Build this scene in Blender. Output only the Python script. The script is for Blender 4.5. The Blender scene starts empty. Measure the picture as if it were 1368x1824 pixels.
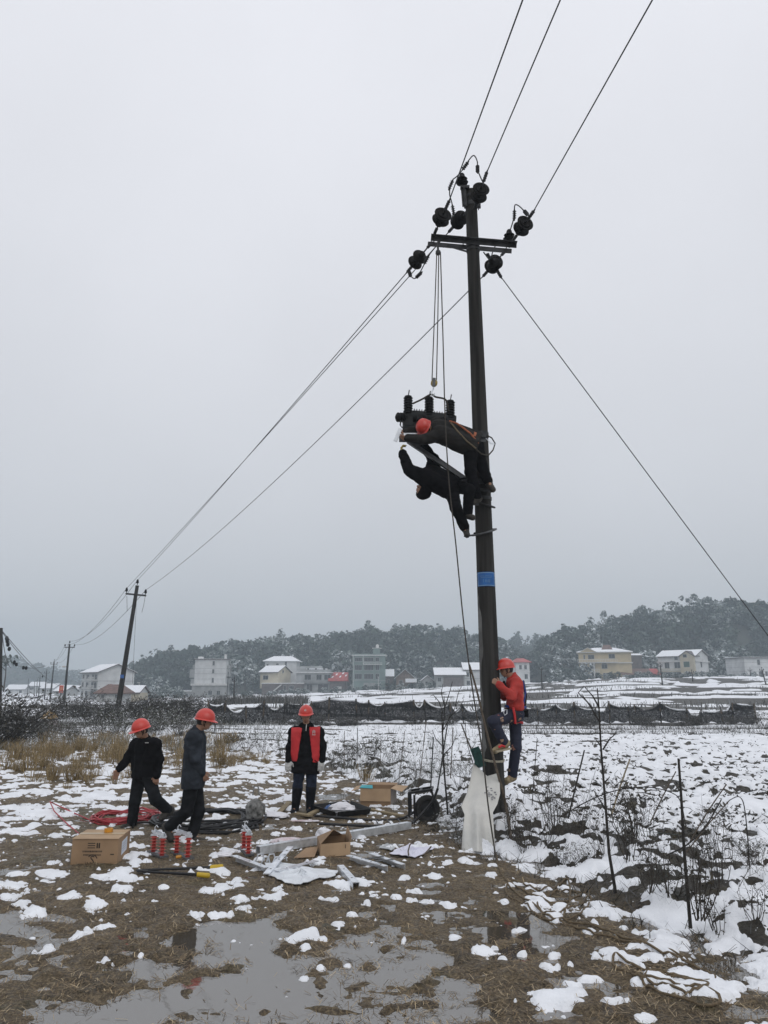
import bpy, math, random
import numpy as np
from mathutils import Vector, Matrix
from math import sin, cos, pi, radians as R

random.seed(7)
rng = np.random.default_rng(7)
S = bpy.context.scene
COL = S.collection

# ------------------------------------------------------------------ camera
F, TH, H = 1317.0, R(13.3), 2.07          # focal length in photo pixels, pitch, eye height
cam_d = bpy.data.cameras.new('camera')
cam = bpy.data.objects.new('camera', cam_d)
COL.objects.link(cam)
cam.location = (0, 0, H)
cam.rotation_euler = (R(90) + TH, 0, 0)
cam_d.sensor_fit = 'VERTICAL'
cam_d.sensor_height = 36.0
cam_d.lens = 36.0 * F / 1824.0
cam_d.clip_end = 4000
cam_d.clip_start = 0.05
S.camera = cam

# ------------------------------------------------------------------ sky and sun (overcast)
SUN_EL, SUN_AZ = R(42), R(150)
world = bpy.data.worlds.new('World')
S.world = world
world.use_nodes = True
wn, wl = world.node_tree.nodes, world.node_tree.links
wn.clear()
w_out = wn.new('ShaderNodeOutputWorld')
w_bg = wn.new('ShaderNodeBackground')
w_sky = wn.new('ShaderNodeTexSky')
w_sky.sky_type = 'NISHITA'
w_sky.sun_disc = False
w_sky.sun_elevation = SUN_EL
w_sky.sun_rotation = SUN_AZ
w_sky.dust_density = 3.0
w_tc = wn.new('ShaderNodeTexCoord')
w_sep = wn.new('ShaderNodeSeparateXYZ')
wl.new(w_tc.outputs['Generated'], w_sep.inputs[0])
w_max = wn.new('ShaderNodeMath'); w_max.operation = 'MAXIMUM'; w_max.inputs[1].default_value = 0.0
wl.new(w_sep.outputs['Z'], w_max.inputs[0])
w_pow = wn.new('ShaderNodeMath'); w_pow.operation = 'POWER'; w_pow.inputs[1].default_value = 0.62
wl.new(w_max.outputs[0], w_pow.inputs[0])
w_ramp = wn.new('ShaderNodeMix'); w_ramp.data_type = 'RGBA'         # overcast dome: dim horizon, bright zenith
w_ramp.inputs['A'].default_value = (5.15, 5.3, 5.55, 1)
w_ramp.inputs['B'].default_value = (9.7, 9.8, 10.4, 1)
wl.new(w_pow.outputs[0], w_ramp.inputs['Factor'])
w_cl = wn.new('ShaderNodeTexNoise'); w_cl.inputs['Scale'].default_value = 2.2; w_cl.inputs['Detail'].default_value = 4
wl.new(w_tc.outputs['Generated'], w_cl.inputs['Vector'])
w_cm = wn.new('ShaderNodeMapRange'); w_cm.inputs['From Min'].default_value = .3; w_cm.inputs['From Max'].default_value = .7
w_cm.inputs['To Min'].default_value = .96; w_cm.inputs['To Max'].default_value = 1.04
wl.new(w_cl.outputs['Fac'], w_cm.inputs['Value'])
w_mul = wn.new('ShaderNodeVectorMath'); w_mul.operation = 'SCALE'
wl.new(w_ramp.outputs['Result'], w_mul.inputs[0]); wl.new(w_cm.outputs[0], w_mul.inputs['Scale'])
w_mix = wn.new('ShaderNodeMix'); w_mix.data_type = 'RGBA'; w_mix.inputs['Factor'].default_value = 0.94
wl.new(w_sky.outputs[0], w_mix.inputs['A'])
wl.new(w_mul.outputs[0], w_mix.inputs['B'])
wl.new(w_mix.outputs['Result'], w_bg.inputs['Color'])
w_bg.inputs['Strength'].default_value = 0.1
wl.new(w_bg.outputs[0], w_out.inputs['Surface'])

sun_d = bpy.data.lights.new('sun', 'SUN')
sun_d.energy = 0.5
sun_d.angle = R(40)
sun_d.color = (1.0, 0.97, 0.93)
sun = bpy.data.objects.new('sun', sun_d)
COL.objects.link(sun)
sun.rotation_euler = (R(90) - SUN_EL, 0, -SUN_AZ + pi)

vs = S.view_settings
vs.view_transform = 'Standard'; vs.look = 'None'; vs.gamma = 1.0; vs.use_curve_mapping = False
vs.exposure = 0.0
cy = S.cycles
cy.use_denoising = True
cy.max_bounces = 6; cy.diffuse_bounces = 3; cy.glossy_bounces = 3; cy.transmission_bounces = 4; cy.transparent_max_bounces = 8
cy.volume_bounces = 1

# ------------------------------------------------------------------ helpers: projection
def ray(u, v):
    xc, yc = (u - 684.0) / F, (912.0 - v) / F
    return Vector((xc, cos(TH) - yc * sin(TH), sin(TH) + yc * cos(TH)))
def P(u, v, y):
    """Point at world distance y along the line of sight through photo pixel (u, v)."""
    d = ray(u, v)
    return Vector((0, 0, H)) + d * (y / d.y)
def G(u, v, z=0.0):
    d = ray(u, v)
    return Vector((0, 0, H)) + d * ((z - H) / d.z)
def proj(x, y, z):
    zc = y * cos(TH) + (z - H) * sin(TH)
    zc = np.where(zc < .05, .05, zc)
    yc = -y * sin(TH) + (z - H) * cos(TH)
    return 684 + F * x / zc, 912 - F * yc / zc

# ------------------------------------------------------------------ helpers: noise
def vnoise(x, y, seed=0):
    xi, yi = np.floor(x).astype(np.int64), np.floor(y).astype(np.int64)
    fx, fy = x - xi, y - yi
    fx, fy = fx * fx * fx * (fx * (fx * 6 - 15) + 10), fy * fy * fy * (fy * (fy * 6 - 15) + 10)
    def h(a, b):
        n = (a * 374761393 + b * 668265263 + seed * 1442695041) & 0x7fffffff
        n = ((n ^ (n >> 13)) * 1274126177) & 0x7fffffff
        n = n ^ (n >> 16)
        return (n & 0xffff) / 32767.5 - 1.0
    a, b, c, d = h(xi, yi), h(xi + 1, yi), h(xi, yi + 1), h(xi + 1, yi + 1)
    return (a * (1 - fx) + b * fx) * (1 - fy) + (c * (1 - fx) + d * fx) * fy
def fbm(x, y, oct=4, seed=0, gain=.5):
    x, y = np.asarray(x, float), np.asarray(y, float)
    t, a, s = 0, 1.0, 0
    for i in range(oct):
        c, q = cos(.6 * i + .3), sin(.6 * i + .3)
        t = t + a * vnoise((x * c - y * q) * 2 ** i, (x * q + y * c) * 2 ** i, seed + i * 17)
        s += a; a *= gain
    return t / s
def vnoise3(p, seed=0):
    return (vnoise(p[:, 0] + .37 * p[:, 2], p[:, 1] - .21 * p[:, 2], seed) + vnoise(p[:, 1] + .5 * p[:, 0], p[:, 2] * 1.1, seed + 5)
            + vnoise(p[:, 2] - .4 * p[:, 1], p[:, 0], seed + 9)) / 3
def sstep(a, b, x):
    t = np.clip((x - a) / (b - a), 0, 1)
    return t * t * (3 - 2 * t)

# ------------------------------------------------------------------ helpers: materials
MATS = {}
def mat(name, col, rough=.7, var=.15, scale=8.0, bump=0.0, bscale=40.0, metal=0.0, col2=None, spec=.5, detail=5, coat=0, stretch=None):
    if name in MATS: return MATS[name]
    m = bpy.data.materials.new(name); m.use_nodes = True
    n, l = m.node_tree.nodes, m.node_tree.links
    b = n['Principled BSDF']
    tc = n.new('ShaderNodeTexCoord')
    nz = n.new('ShaderNodeTexNoise'); nz.inputs['Scale'].default_value = scale; nz.inputs['Detail'].default_value = detail
    src = tc.outputs['Object']
    if stretch:
        mp = n.new('ShaderNodeMapping'); mp.inputs['Scale'].default_value = stretch; l.new(src, mp.inputs['Vector']); src = mp.outputs[0]
    l.new(src, nz.inputs['Vector'])
    mx = n.new('ShaderNodeMix'); mx.data_type = 'RGBA'
    c2 = col2 or tuple(min(1, c * (1 + var * 1.5)) for c in col)
    c1 = col if col2 else tuple(c * (1 - var) for c in col)
    mx.inputs['A'].default_value = (*c1, 1); mx.inputs['B'].default_value = (*c2, 1)
    mr = n.new('ShaderNodeMapRange'); mr.inputs['From Min'].default_value = .35; mr.inputs['From Max'].default_value = .65
    l.new(nz.outputs['Fac'], mr.inputs['Value']); l.new(mr.outputs[0], mx.inputs['Factor'])
    l.new(mx.outputs['Result'], b.inputs['Base Color'])
    b.inputs['Roughness'].default_value = rough; b.inputs['Metallic'].default_value = metal
    b.inputs['Specular IOR Level'].default_value = spec
    if coat: b.inputs['Coat Weight'].default_value = coat
    if bump:
        n2 = n.new('ShaderNodeTexNoise'); n2.inputs['Scale'].default_value = bscale; n2.inputs['Detail'].default_value = 6
        l.new(tc.outputs['Object'], n2.inputs['Vector'])
        bp = n.new('ShaderNodeBump'); bp.inputs['Strength'].default_value = bump; bp.inputs['Distance'].default_value = .02
        l.new(n2.outputs['Fac'], bp.inputs['Height']); l.new(bp.outputs[0], b.inputs['Normal'])
    MATS[name] = m
    return m

# ------------------------------------------------------------------ helpers: objects
LOC = {}
def tag(o, label=None, cat=None, group=None, kind=None):
    if label: o['label'] = label
    if cat: o['category'] = cat
    if group: o['group'] = group
    if kind: o['kind'] = kind
    return o
def thing(name, label, cat, loc=(0, 0, 0), group=None, rz=0.0):
    o = bpy.data.objects.new(name, None); COL.objects.link(o)
    o.empty_display_size = .2
    o.location = loc; o.rotation_euler = (0, 0, rz)
    LOC[o.name] = (Vector(loc), rz)
    return tag(o, label, cat, group)
def npmesh(name, V, Fc, m, smooth=False):
    """Mesh from an (n,3) array and a list or (k,3|4) array of faces."""
    me = bpy.data.meshes.new(name)
    V = np.asarray(V, np.float32)
    if isinstance(Fc, np.ndarray):
        k = Fc.shape[1]
        me.vertices.add(len(V)); me.vertices.foreach_set('co', V.ravel())
        me.loops.add(Fc.size); me.loops.foreach_set('vertex_index', Fc.astype(np.int32).ravel())
        me.polygons.add(len(Fc)); me.polygons.foreach_set('loop_start', np.arange(0, Fc.size, k, dtype=np.int32))
        me.update(calc_edges=True)
    else:
        me.from_pydata(V.tolist(), [], Fc); me.update()
    if smooth:
        me.polygons.foreach_set('use_smooth', np.ones(len(me.polygons), bool))
    if m is not None: me.materials.append(m)
    return me
def link(name, me, parent=None):
    o = bpy.data.objects.new(name, me); COL.objects.link(o)
    if parent is not None: o.parent = parent
    return o
def frame_of(d):
    d = Vector(d).normalized()
    a = Vector((0, 0, 1)) if abs(d.z) < .9 else Vector((0, 1, 0))
    x = a.cross(d).normalized()
    return x, d.cross(x).normalized(), d
class MB:
    def __init__(s): s.v, s.f = [], []
    def add(s, vs, fs):
        k = len(s.v); s.v += [tuple(p) for p in vs]; s.f += [tuple(i + k for i in f) for f in fs]; return s
    def box(s, c, size, M=None, taper=1.0):
        hx, hy, hz = size[0] / 2, size[1] / 2, size[2] / 2
        vs = [Vector((sx * hx * (taper if sz > 0 else 1), sy * hy * (taper if sz > 0 else 1), sz * hz)) for sz in (-1, 1) for sy in (-1, 1) for sx in (-1, 1)]
        if M is not None: vs = [M @ p for p in vs]
        c = Vector(c)
        return s.add([p + c for p in vs], [(0, 2, 3, 1), (4, 5, 7, 6), (0, 1, 5, 4), (2, 6, 7, 3), (0, 4, 6, 2), (1, 3, 7, 5)])
    def beam(s, a, b, w, h, up=(0, 0, 1)):
        a, b = Vector(a), Vector(b); d = (b - a).normalized()
        x = Vector(up).cross(d)
        if x.length < 1e-4: x = Vector((1, 0, 0)).cross(d)
        x.normalize(); z = d.cross(x)
        vs = [q + x * sx * w / 2 + z * sz * h / 2 for q in (a, b) for sz in (-1, 1) for sx in (-1, 1)]
        return s.add(vs, [(0, 1, 3, 2), (4, 6, 7, 5), (0, 4, 5, 1), (2, 3, 7, 6), (0, 2, 6, 4), (1, 5, 7, 3)])
    def angle(s, a, b, w, t, up=(0, 0, 1), flip=1):
        """L-section steel: one flange flat, one standing."""
        a, b = Vector(a), Vector(b); d = (b - a).normalized()
        x = Vector(up).cross(d); x.normalize(); z = d.cross(x)
        s.beam(a, b, w, t, up)
        o = x * (w / 2 - t / 2) * flip - z * (w / 2 + .001)
        return s.beam(a + o, b + o, t, w, up)
    def tube(s, pts, r, n=8, cap=True):
        pts = [Vector(p) for p in pts]
        rs = r if isinstance(r, (list, tuple)) else [r] * len(pts)
        m = len(pts); rings = []; x = None
        for i, p in enumerate(pts):
            d = (pts[min(i + 1, m - 1)] - pts[max(i - 1, 0)])
            if d.length < 1e-9: d = Vector((0, 0, 1))
            d.normalize()
            if x is None: x = frame_of(d)[0]
            x = (x - d * x.dot(d)); x = x.normalized() if x.length > 1e-6 else frame_of(d)[0]
            y = d.cross(x)
            rings.append([p + (x * cos(2 * pi * k / n) + y * sin(2 * pi * k / n)) * rs[i] for k in range(n)])
        vs = [q for rg in rings for q in rg]
        fs = [(i * n + k, i * n + (k + 1) % n, (i + 1) * n + (k + 1) % n, (i + 1) * n + k) for i in range(m - 1) for k in range(n)]
        if cap: fs += [tuple(range(n - 1, -1, -1)), tuple((m - 1) * n + k for k in range(n))]
        return s.add(vs, fs)
    def lathe(s, o, axis, prof, n=16):
        """prof: (radius, distance along the axis)."""
        o = Vector(o); x, y, d = frame_of(axis)
        vs = [o + d * h + (x * cos(2 * pi * k / n) + y * sin(2 * pi * k / n)) * r for r, h in prof for k in range(n)]
        m = len(prof)
        fs = [(i * n + k, i * n + (k + 1) % n, (i + 1) * n + (k + 1) % n, (i + 1) * n + k) for i in range(m - 1) for k in range(n)]
        fs += [tuple(range(n - 1, -1, -1)), tuple((m - 1) * n + k for k in range(n))]
        return s.add(vs, fs)
    def prism(s, poly, off):
        """Extrude a polygon of 3D points by the vector off."""
        n = len(poly); poly = [Vector(p) for p in poly]; off = Vector(off)
        return s.add(poly + [p + off for p in poly], [tuple(range(n - 1, -1, -1)), tuple(range(n, 2 * n))] + [(i, (i + 1) % n, n + (i + 1) % n, n + i) for i in range(n)])
    def quad(s, a, b, c, d): return s.add([a, b, c, d], [(0, 1, 2, 3)])
    def build(s, name, m, parent=None, smooth=False, world=True, loc=None):
        """With a parent, world coordinates are taken into the parent's own frame."""
        V = [Vector(p) for p in s.v]
        if parent is not None and world:
            root = parent
            while root.parent is not None: root = root.parent
            L, rz = LOC.get(root.name, (Vector((0, 0, 0)), 0))
            Mi = Matrix.Rotation(-rz, 3, 'Z')
            V = [Mi @ (p - L) for p in V]
        elif loc is not None:
            V = [p - Vector(loc) for p in V]
        me = npmesh(name, [tuple(p) for p in V], s.f, m, smooth)
        if smooth:
            try: me.set_sharp_from_angle(angle=R(40))
            except Exception: pass
        o = link(name, me, parent)
        if parent is None and loc is not None:
            o.location = loc; LOC[o.name] = (Vector(loc), 0)
        return o
def copy_tree(o, parent=None):
    c = o.copy(); COL.objects.link(c)
    if parent is not None: c.parent = parent
    for ch in list(o.children): copy_tree(ch, c)
    return c
def text(name, body, size, M, m, parent, align='CENTER'):
    """Flat lettering as a mesh; M places its x (reading) and y (up) axes in the world."""
    cu = bpy.data.curves.new(name, 'FONT'); cu.body = body; cu.size = size; cu.align_x = align; cu.align_y = 'CENTER'
    cu.resolution_u = 2
    t = bpy.data.objects.new(name, cu); COL.objects.link(t)
    dg = bpy.context.evaluated_depsgraph_get(); dg.update()
    me = bpy.data.meshes.new_from_object(t.evaluated_get(dg))
    bpy.data.objects.remove(t)
    root = parent
    while root.parent is not None: root = root.parent
    L, rz = LOC.get(root.name, (Vector((0, 0, 0)), 0))
    me.transform(Matrix.Rotation(-rz, 4, 'Z') @ Matrix.Translation(-L) @ M)
    me.materials.clear(); me.materials.append(m)
    return link(name, me, parent)
def basis(o, x, y):
    x = Vector(x).normalized(); y = Vector(y); y = (y - x * y.dot(x)).normalized(); z = x.cross(y)
    M = Matrix((x, y, z)).transposed().to_4x4(); M.translation = Vector(o)
    return M

# ================================================================== THE GROUND
BANK = [(-1500, 1300), (0, 1300), (250, 1306), (380, 1330), (480, 1345), (580, 1372), (680, 1405), (760, 1445), (830, 1500), (905, 1530), (960, 1552), (1060, 1600),
        (1180, 1655), (1280, 1700), (1368, 1745), (1560, 1850)]
BANKW = np.array([[*G(u, v).xy] for u, v in BANK])
_e = BANKW[-1] + (BANKW[-1] - BANKW[-2]) * 2
BANKW = np.vstack([BANKW, _e])
def bank_s(x, y):
    """Signed distance (m) to the edge of the muddy lot, positive in the snowy field beyond it."""
    best = np.full(x.shape, 1e9); sg = np.ones(x.shape)
    for a, b in zip(BANKW[:-1], BANKW[1:]):
        d = b - a; L2 = d @ d
        t = np.clip(((x - a[0]) * d[0] + (y - a[1]) * d[1]) / L2, 0, 1)
        qx, qy = x - a[0] - t * d[0], y - a[1] - t * d[1]
        q = np.hypot(qx, qy); cr = d[0] * (y - a[1]) - d[1] * (x - a[0])
        m = q < best
        best = np.where(m, q, best); sg = np.where(m, np.where(cr > 0, 1.0, -1.0), sg)
    return best * sg
PUD = [(55, 1690, 75, 45), (5, 1640, 40, 14), (470, 1650, 40, 32), (400, 1700, 120, 40), (300, 1770, 190, 45), (430, 1800, 130, 50), (150, 1808, 120, 30),
       (545, 1740, 90, 45), (700, 1720, 95, 45), (720, 1790, 130, 45), (690, 1655, 28, 10), (905, 1655, 72, 38), (778, 1586, 32, 14), (965, 1680, 30, 14), (850, 1810, 60, 26), (620, 1690, 60, 22),
       (385, 1655, 26, 10), (990, 1800, 40, 10), (1290, 1812, 90, 16), (585, 1420, 30, 7), (690, 1615, 10, 6), (20, 1740, 60, 10), (500, 1405, 32, 9), (250, 1716, 40, 9), (815, 1752, 40, 16), (330, 1676, 22, 10)]
HUMP = [(575, 1760, 26, 30), (520, 1690, 18, 26), (230, 1752, 60, 9), (160, 1770, 40, 8), (470, 1790, 22, 8), (600, 1800, 30, 8), (820, 1700, 18, 14), (690, 1690, 14, 8), (780, 1725, 16, 7), (740, 1770, 20, 7), (60, 1712, 24, 6), (360, 1765, 20, 8), (270, 1690, 24, 10), (690, 1800, 24, 6), (595, 1700, 40, 26), (560, 1660, 40, 18), (420, 1720, 16, 14), (110, 1730, 80, 18), (190, 1690, 60, 24), (340, 1795, 46, 14), (340, 1736, 45, 12), (645, 1765, 36, 14), (560, 1790, 26, 10),
        (890, 1730, 60, 20), (500, 1765, 26, 10), (760, 1745, 14, 9), (330, 1655, 30, 16), (655, 1725, 20, 12)]
def gz_far(x, y):
    u = 684 + F * x / np.maximum(y, 1) / .973
    return np.interp(u, [-300, 0, 400, 650, 950, 1100, 1400, 1800], [-1.6, -1.6, -1.2, .6, 2.7, 4.1, 4.3, 4.5]) * sstep(55, 205, y)
def field_bump(x, y):
    return .6 * fbm(x / .36, y / .30, 3, 25, .55) + .5 * fbm(x / .9, y / .6, 2, 21) + .25 * np.sin((y * .95 + x * .22) * 5.2 + 1.6 * fbm(x / 3, y / 3, 2, 5))
def ground_z(x, y):
    x, y = np.asarray(x, float), np.asarray(y, float)
    u, v = proj(x, y, 0.0)
    s = bank_s(x, y)
    r = np.hypot(x, y)
    lot = .010 + .030 * fbm(x / .9, y / .7, 4, 3, .62) + .030 * fbm(x / .24, y / .2, 4, 8, .6) * sstep(40, 20, r)
    w1, w2 = fbm(x / .34, y / .26, 3, 151, .6), fbm(x / .34 + 9, y / .26, 3, 157, .6)
    uu, v_ = u, v
    u, v = u + 46 * w1 * np.clip(6 / np.maximum(r, 1), 0, 1.2), v + 26 * w2 * np.clip(6 / np.maximum(r, 1), 0, 1.2)
    for (a, b, c, d) in PUD:
        lot = lot - .031 * np.exp(-(((u - a) / c) ** 2 + ((v - b) / d) ** 2) ** 1.5 * .7)
    for (a, b, c, d) in HUMP:
        lot = lot + .036 * np.exp(-((u - a) / c) ** 2 - ((v - b) / d) ** 2)
    u, v = uu, v_
    lot = np.where(y < 1.5, .0, lot)
    fld = .16 + .105 * field_bump(x, y) * sstep(45, 25, r) * (1 + .9 * np.exp(-((s - 1.0) / .8) ** 2)) + .05 * np.sin((y * .9 + x * .25) * 2.6 + 2 * fbm(x / 5, y / 5, 2, 5)) * sstep(36, 20, r)
    fld = fld + .14 * sstep(30, 46, y) * fbm(x / 6, y / 2.2, 2, 31)
    ditch = -.035 * np.exp(-((s - .15) / .28) ** 2) * sstep(-.2, .5, x) + .10 * np.exp(-((s - .9) / .5) ** 2) * fbm(x / .5, y / .5, 2, 77)
    w = sstep(-.1, .75, s)
    z = lot * (1 - w) + fld * w + ditch * sstep(30, 18, r)
    return z + gz_far(x, y) - .0
_q = np.sort(fbm(rng.uniform(0, 300, 30000), rng.uniform(0, 300, 30000), 3, 41))
_q2 = np.sort(fbm(rng.uniform(0, 300, 30000), rng.uniform(0, 300, 30000), 3, 51))
BLOB = [(735, 1516, 0, 0), (372, 1591, 22, 6), (170, 1616, 22, 10), (10, 1580, 26, 7), (125, 1600, 26, 5), (14, 1604, 18, 6), (226, 1570, 16, 5), (215, 1587, 20, 5), (292, 1584, 12, 4),
        (536, 1676, 32, 9), (518, 1783, 18, 7), (540, 1743, 12, 5), (600, 1652, 14, 6), (628, 1633, 9, 6), (798, 1615, 12, 5), (720, 1568, 12, 3), (773, 1564, 12, 5), (705, 1600, 10, 4),
        (990, 1785, 42, 18), (1010, 1768, 30, 9), (1048, 1746, 24, 6), (1095, 1790, 22, 6), (1150, 1818, 26, 7), (1090, 1700, 20, 9), (860, 1697, 24, 6), (810, 1672, 12, 4), (895, 1708, 10, 3),
        (1000, 1620, 16, 8), (1220, 1655, 40, 9), (1290, 1688, 44, 12), (1330, 1640, 40, 14), (985, 1705, 10, 4), (930, 1700, 9, 4), (455, 1550, 0, 0), (570, 1725, 10, 4), (40, 1510, 0, 0),
        (610, 1578, 24, 5), (640, 1576, 22, 5), (545, 1690, 10, 4), (240, 1540, 12, 8), (215, 1558, 20, 9), (330, 1498, 14, 5), (90, 1558, 30, 6), (30, 1560, 24, 4), (940, 1545, 18, 6), (1000, 1560, 24, 8),
        (1050, 1660, 14, 6), (620, 1720, 8, 3), (655, 1612, 7, 3), (900, 1610, 10, 4), (1130, 1752, 8, 4), (330, 1455, 30, 5), (230, 1446, 30, 6), (70, 1450, 40, 6), (340, 1478, 16, 4)]
def snow_t(x, y):
    x, y = np.asarray(x, float), np.asarray(y, float)
    u, v = proj(x, y, 0.0)
    s = bank_s(x, y); r = np.hypot(x, y)
    p = np.interp(v, [1223, 1300, 1345, 1390, 1430, 1480, 1530, 1580, 1630, 1700], [.50, .38, .34, .30, .22, .115, .085, .06, .022, .010])
    p = p * np.where(u > 480, np.interp(u, [480, 540], [1, .55]), 1) * (1 - .75 * np.exp(-((u - 520) / 90) ** 2 - ((v - 1400) / 28) ** 2))
    p = np.where((v > 1470) & (u > 500) & (s < -.1), p * .35, p)
    p = np.clip(p + .3 * np.exp(-((s + .5) / .5) ** 2) * sstep(900, 980, u), 0, 1)
    pf = np.interp(s, [0, .3, .8, 1.4, 2.2], [.48, .68, .74, .78, .84])
    pf = np.where(y > 26, .86, pf)
    pl_ = p; p = np.where(s > 0, pf, p)
    far = sstep(34, 58, r)
    n1 = np.where(s > 0, .55 * field_bump(x, y) + .45 * fbm(x / .46, y / .40, 3, 41), fbm(x / .32, y / .25, 3, 41)) + .42 * fbm(x / .10, y / .075, 3, 43, .65)
    q1 = np.interp(1 - p, np.linspace(0, 1, len(_q)), _q)
    t = .034 * np.tanh((n1 - q1) * 7) + .004 + .012 * fbm(x / .14, y / .12, 3, 47, .6)
    # dark clods of the dug field showing through
    cl = fbm(x / .2, y / .17, 2, 61)
    t = np.where(s < .1, np.maximum(t, .020 * np.tanh(5 * (fbm(x / .13, y / .10, 3, 141, .6) - np.interp(v, [1300, 1400, 1480, 1560, 1640, 1700], [.42, .44, .46, .52, .62, .75])))), t)
    t = t - .05 * sstep(.02, .28, fbm(x / .10, y / .08, 2, 67)) * sstep(-.35, .15, fbm(x / 1.1, y / .6, 2, 69)) * sstep(.5, 1.2, s) * sstep(40, 16, r)
    t = t - .085 * sstep(.22, .50, cl + .15 * fbm(x / .07, y / .06, 2, 63)) * sstep(.2, .8, s) * sstep(60, 22, r)
    t = t - .075 * sstep(.02, .24, fbm(x / .30, y / .20, 3, 161, .6)) * sstep(-.1, .15, s) * sstep(2.4, 1.0, s) * sstep(30, 18, r)
    # bare banks of the field terraces
    for yy, wd in ((32.0, .55), (35.5, .45), (27.5, .18), (40.0, .5)):
        t = t - .09 * np.exp(-((y - yy - .9 * fbm(x / 6, y * 0 + yy, 2, 71)) / wd) ** 2) * sstep(0, .5, s) * sstep(-.3, .25, fbm(x / 2.5, y / 2.5 + yy, 2, 73) + .35)
    n2 = fbm(x / 11 + 3, y / 4.0, 4, 51, .6) + .25 * fbm(x / 2.2, y / 1.6, 2, 53) * sstep(130, 60, r)
    rows = .22 * np.sin(y * .9 + x * .05 + 2 * fbm(x / 30, y / 30, 2, 15)) * sstep(200, 60, y)
    pf2 = np.interp(y, [40, 60, 120, 220, 400], [.52, .38, .32, .32, .26])
    t2 = .10 * np.tanh((n2 + rows - np.interp(1 - pf2, np.linspace(0, 1, len(_q2)), _q2)) * 5) * (1 + r / 60)
    t = t * (1 - far) + t2 * far
    for (a, b, c, d) in BLOB:
        if c:
            e = ((u - a) / c) ** 2 + ((v - b) / d) ** 2
            t = np.maximum(t, np.where(e < 3.5, .034 * np.tanh(1.6 * (1 - e * (1 + .9 * fbm(x / .07, y / .05, 3, 91)) + .9 * fbm(x / .16, y / .11, 3, 93))), -1))
    clear = [(835, 1280, 30, 60)]
    return t

az = np.concatenate([np.arange(-180, -36, 6), np.arange(-36, -30, .5), np.arange(-30, 30.01, .1), np.arange(30.5, 36.1, .5), np.arange(42, 180, 6)]) * pi / 180
rr = np.concatenate([np.array([.05, .6, 1.2, 1.8, 2.4, 2.9, 3.3, 3.6]), 3.8 * np.exp(np.arange(0, math.log(24 / 3.8), .0050)), 24 * np.exp(np.arange(.005, math.log(60 / 24), .0078)), 60 * np.exp(np.arange(.022, math.log(1500 / 60), .022))])
RR, AZ = np.meshgrid(rr, az, indexing='ij')
GX, GY = RR * np.sin(AZ), RR * np.cos(AZ)
GZ = ground_z(GX, GY)
ST = snow_t(GX, GY)
SB = bank_s(GX, GY)
nr, na = GX.shape
ii, jj = np.meshgrid(np.arange(nr - 1), np.arange(na), indexing='ij')
j2 = (jj + 1) % na
QUADS = np.stack([ii * na + jj, (ii + 1) * na + jj, (ii + 1) * na + j2, ii * na + j2], -1).reshape(-1, 4)[:, ::-1]

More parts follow.
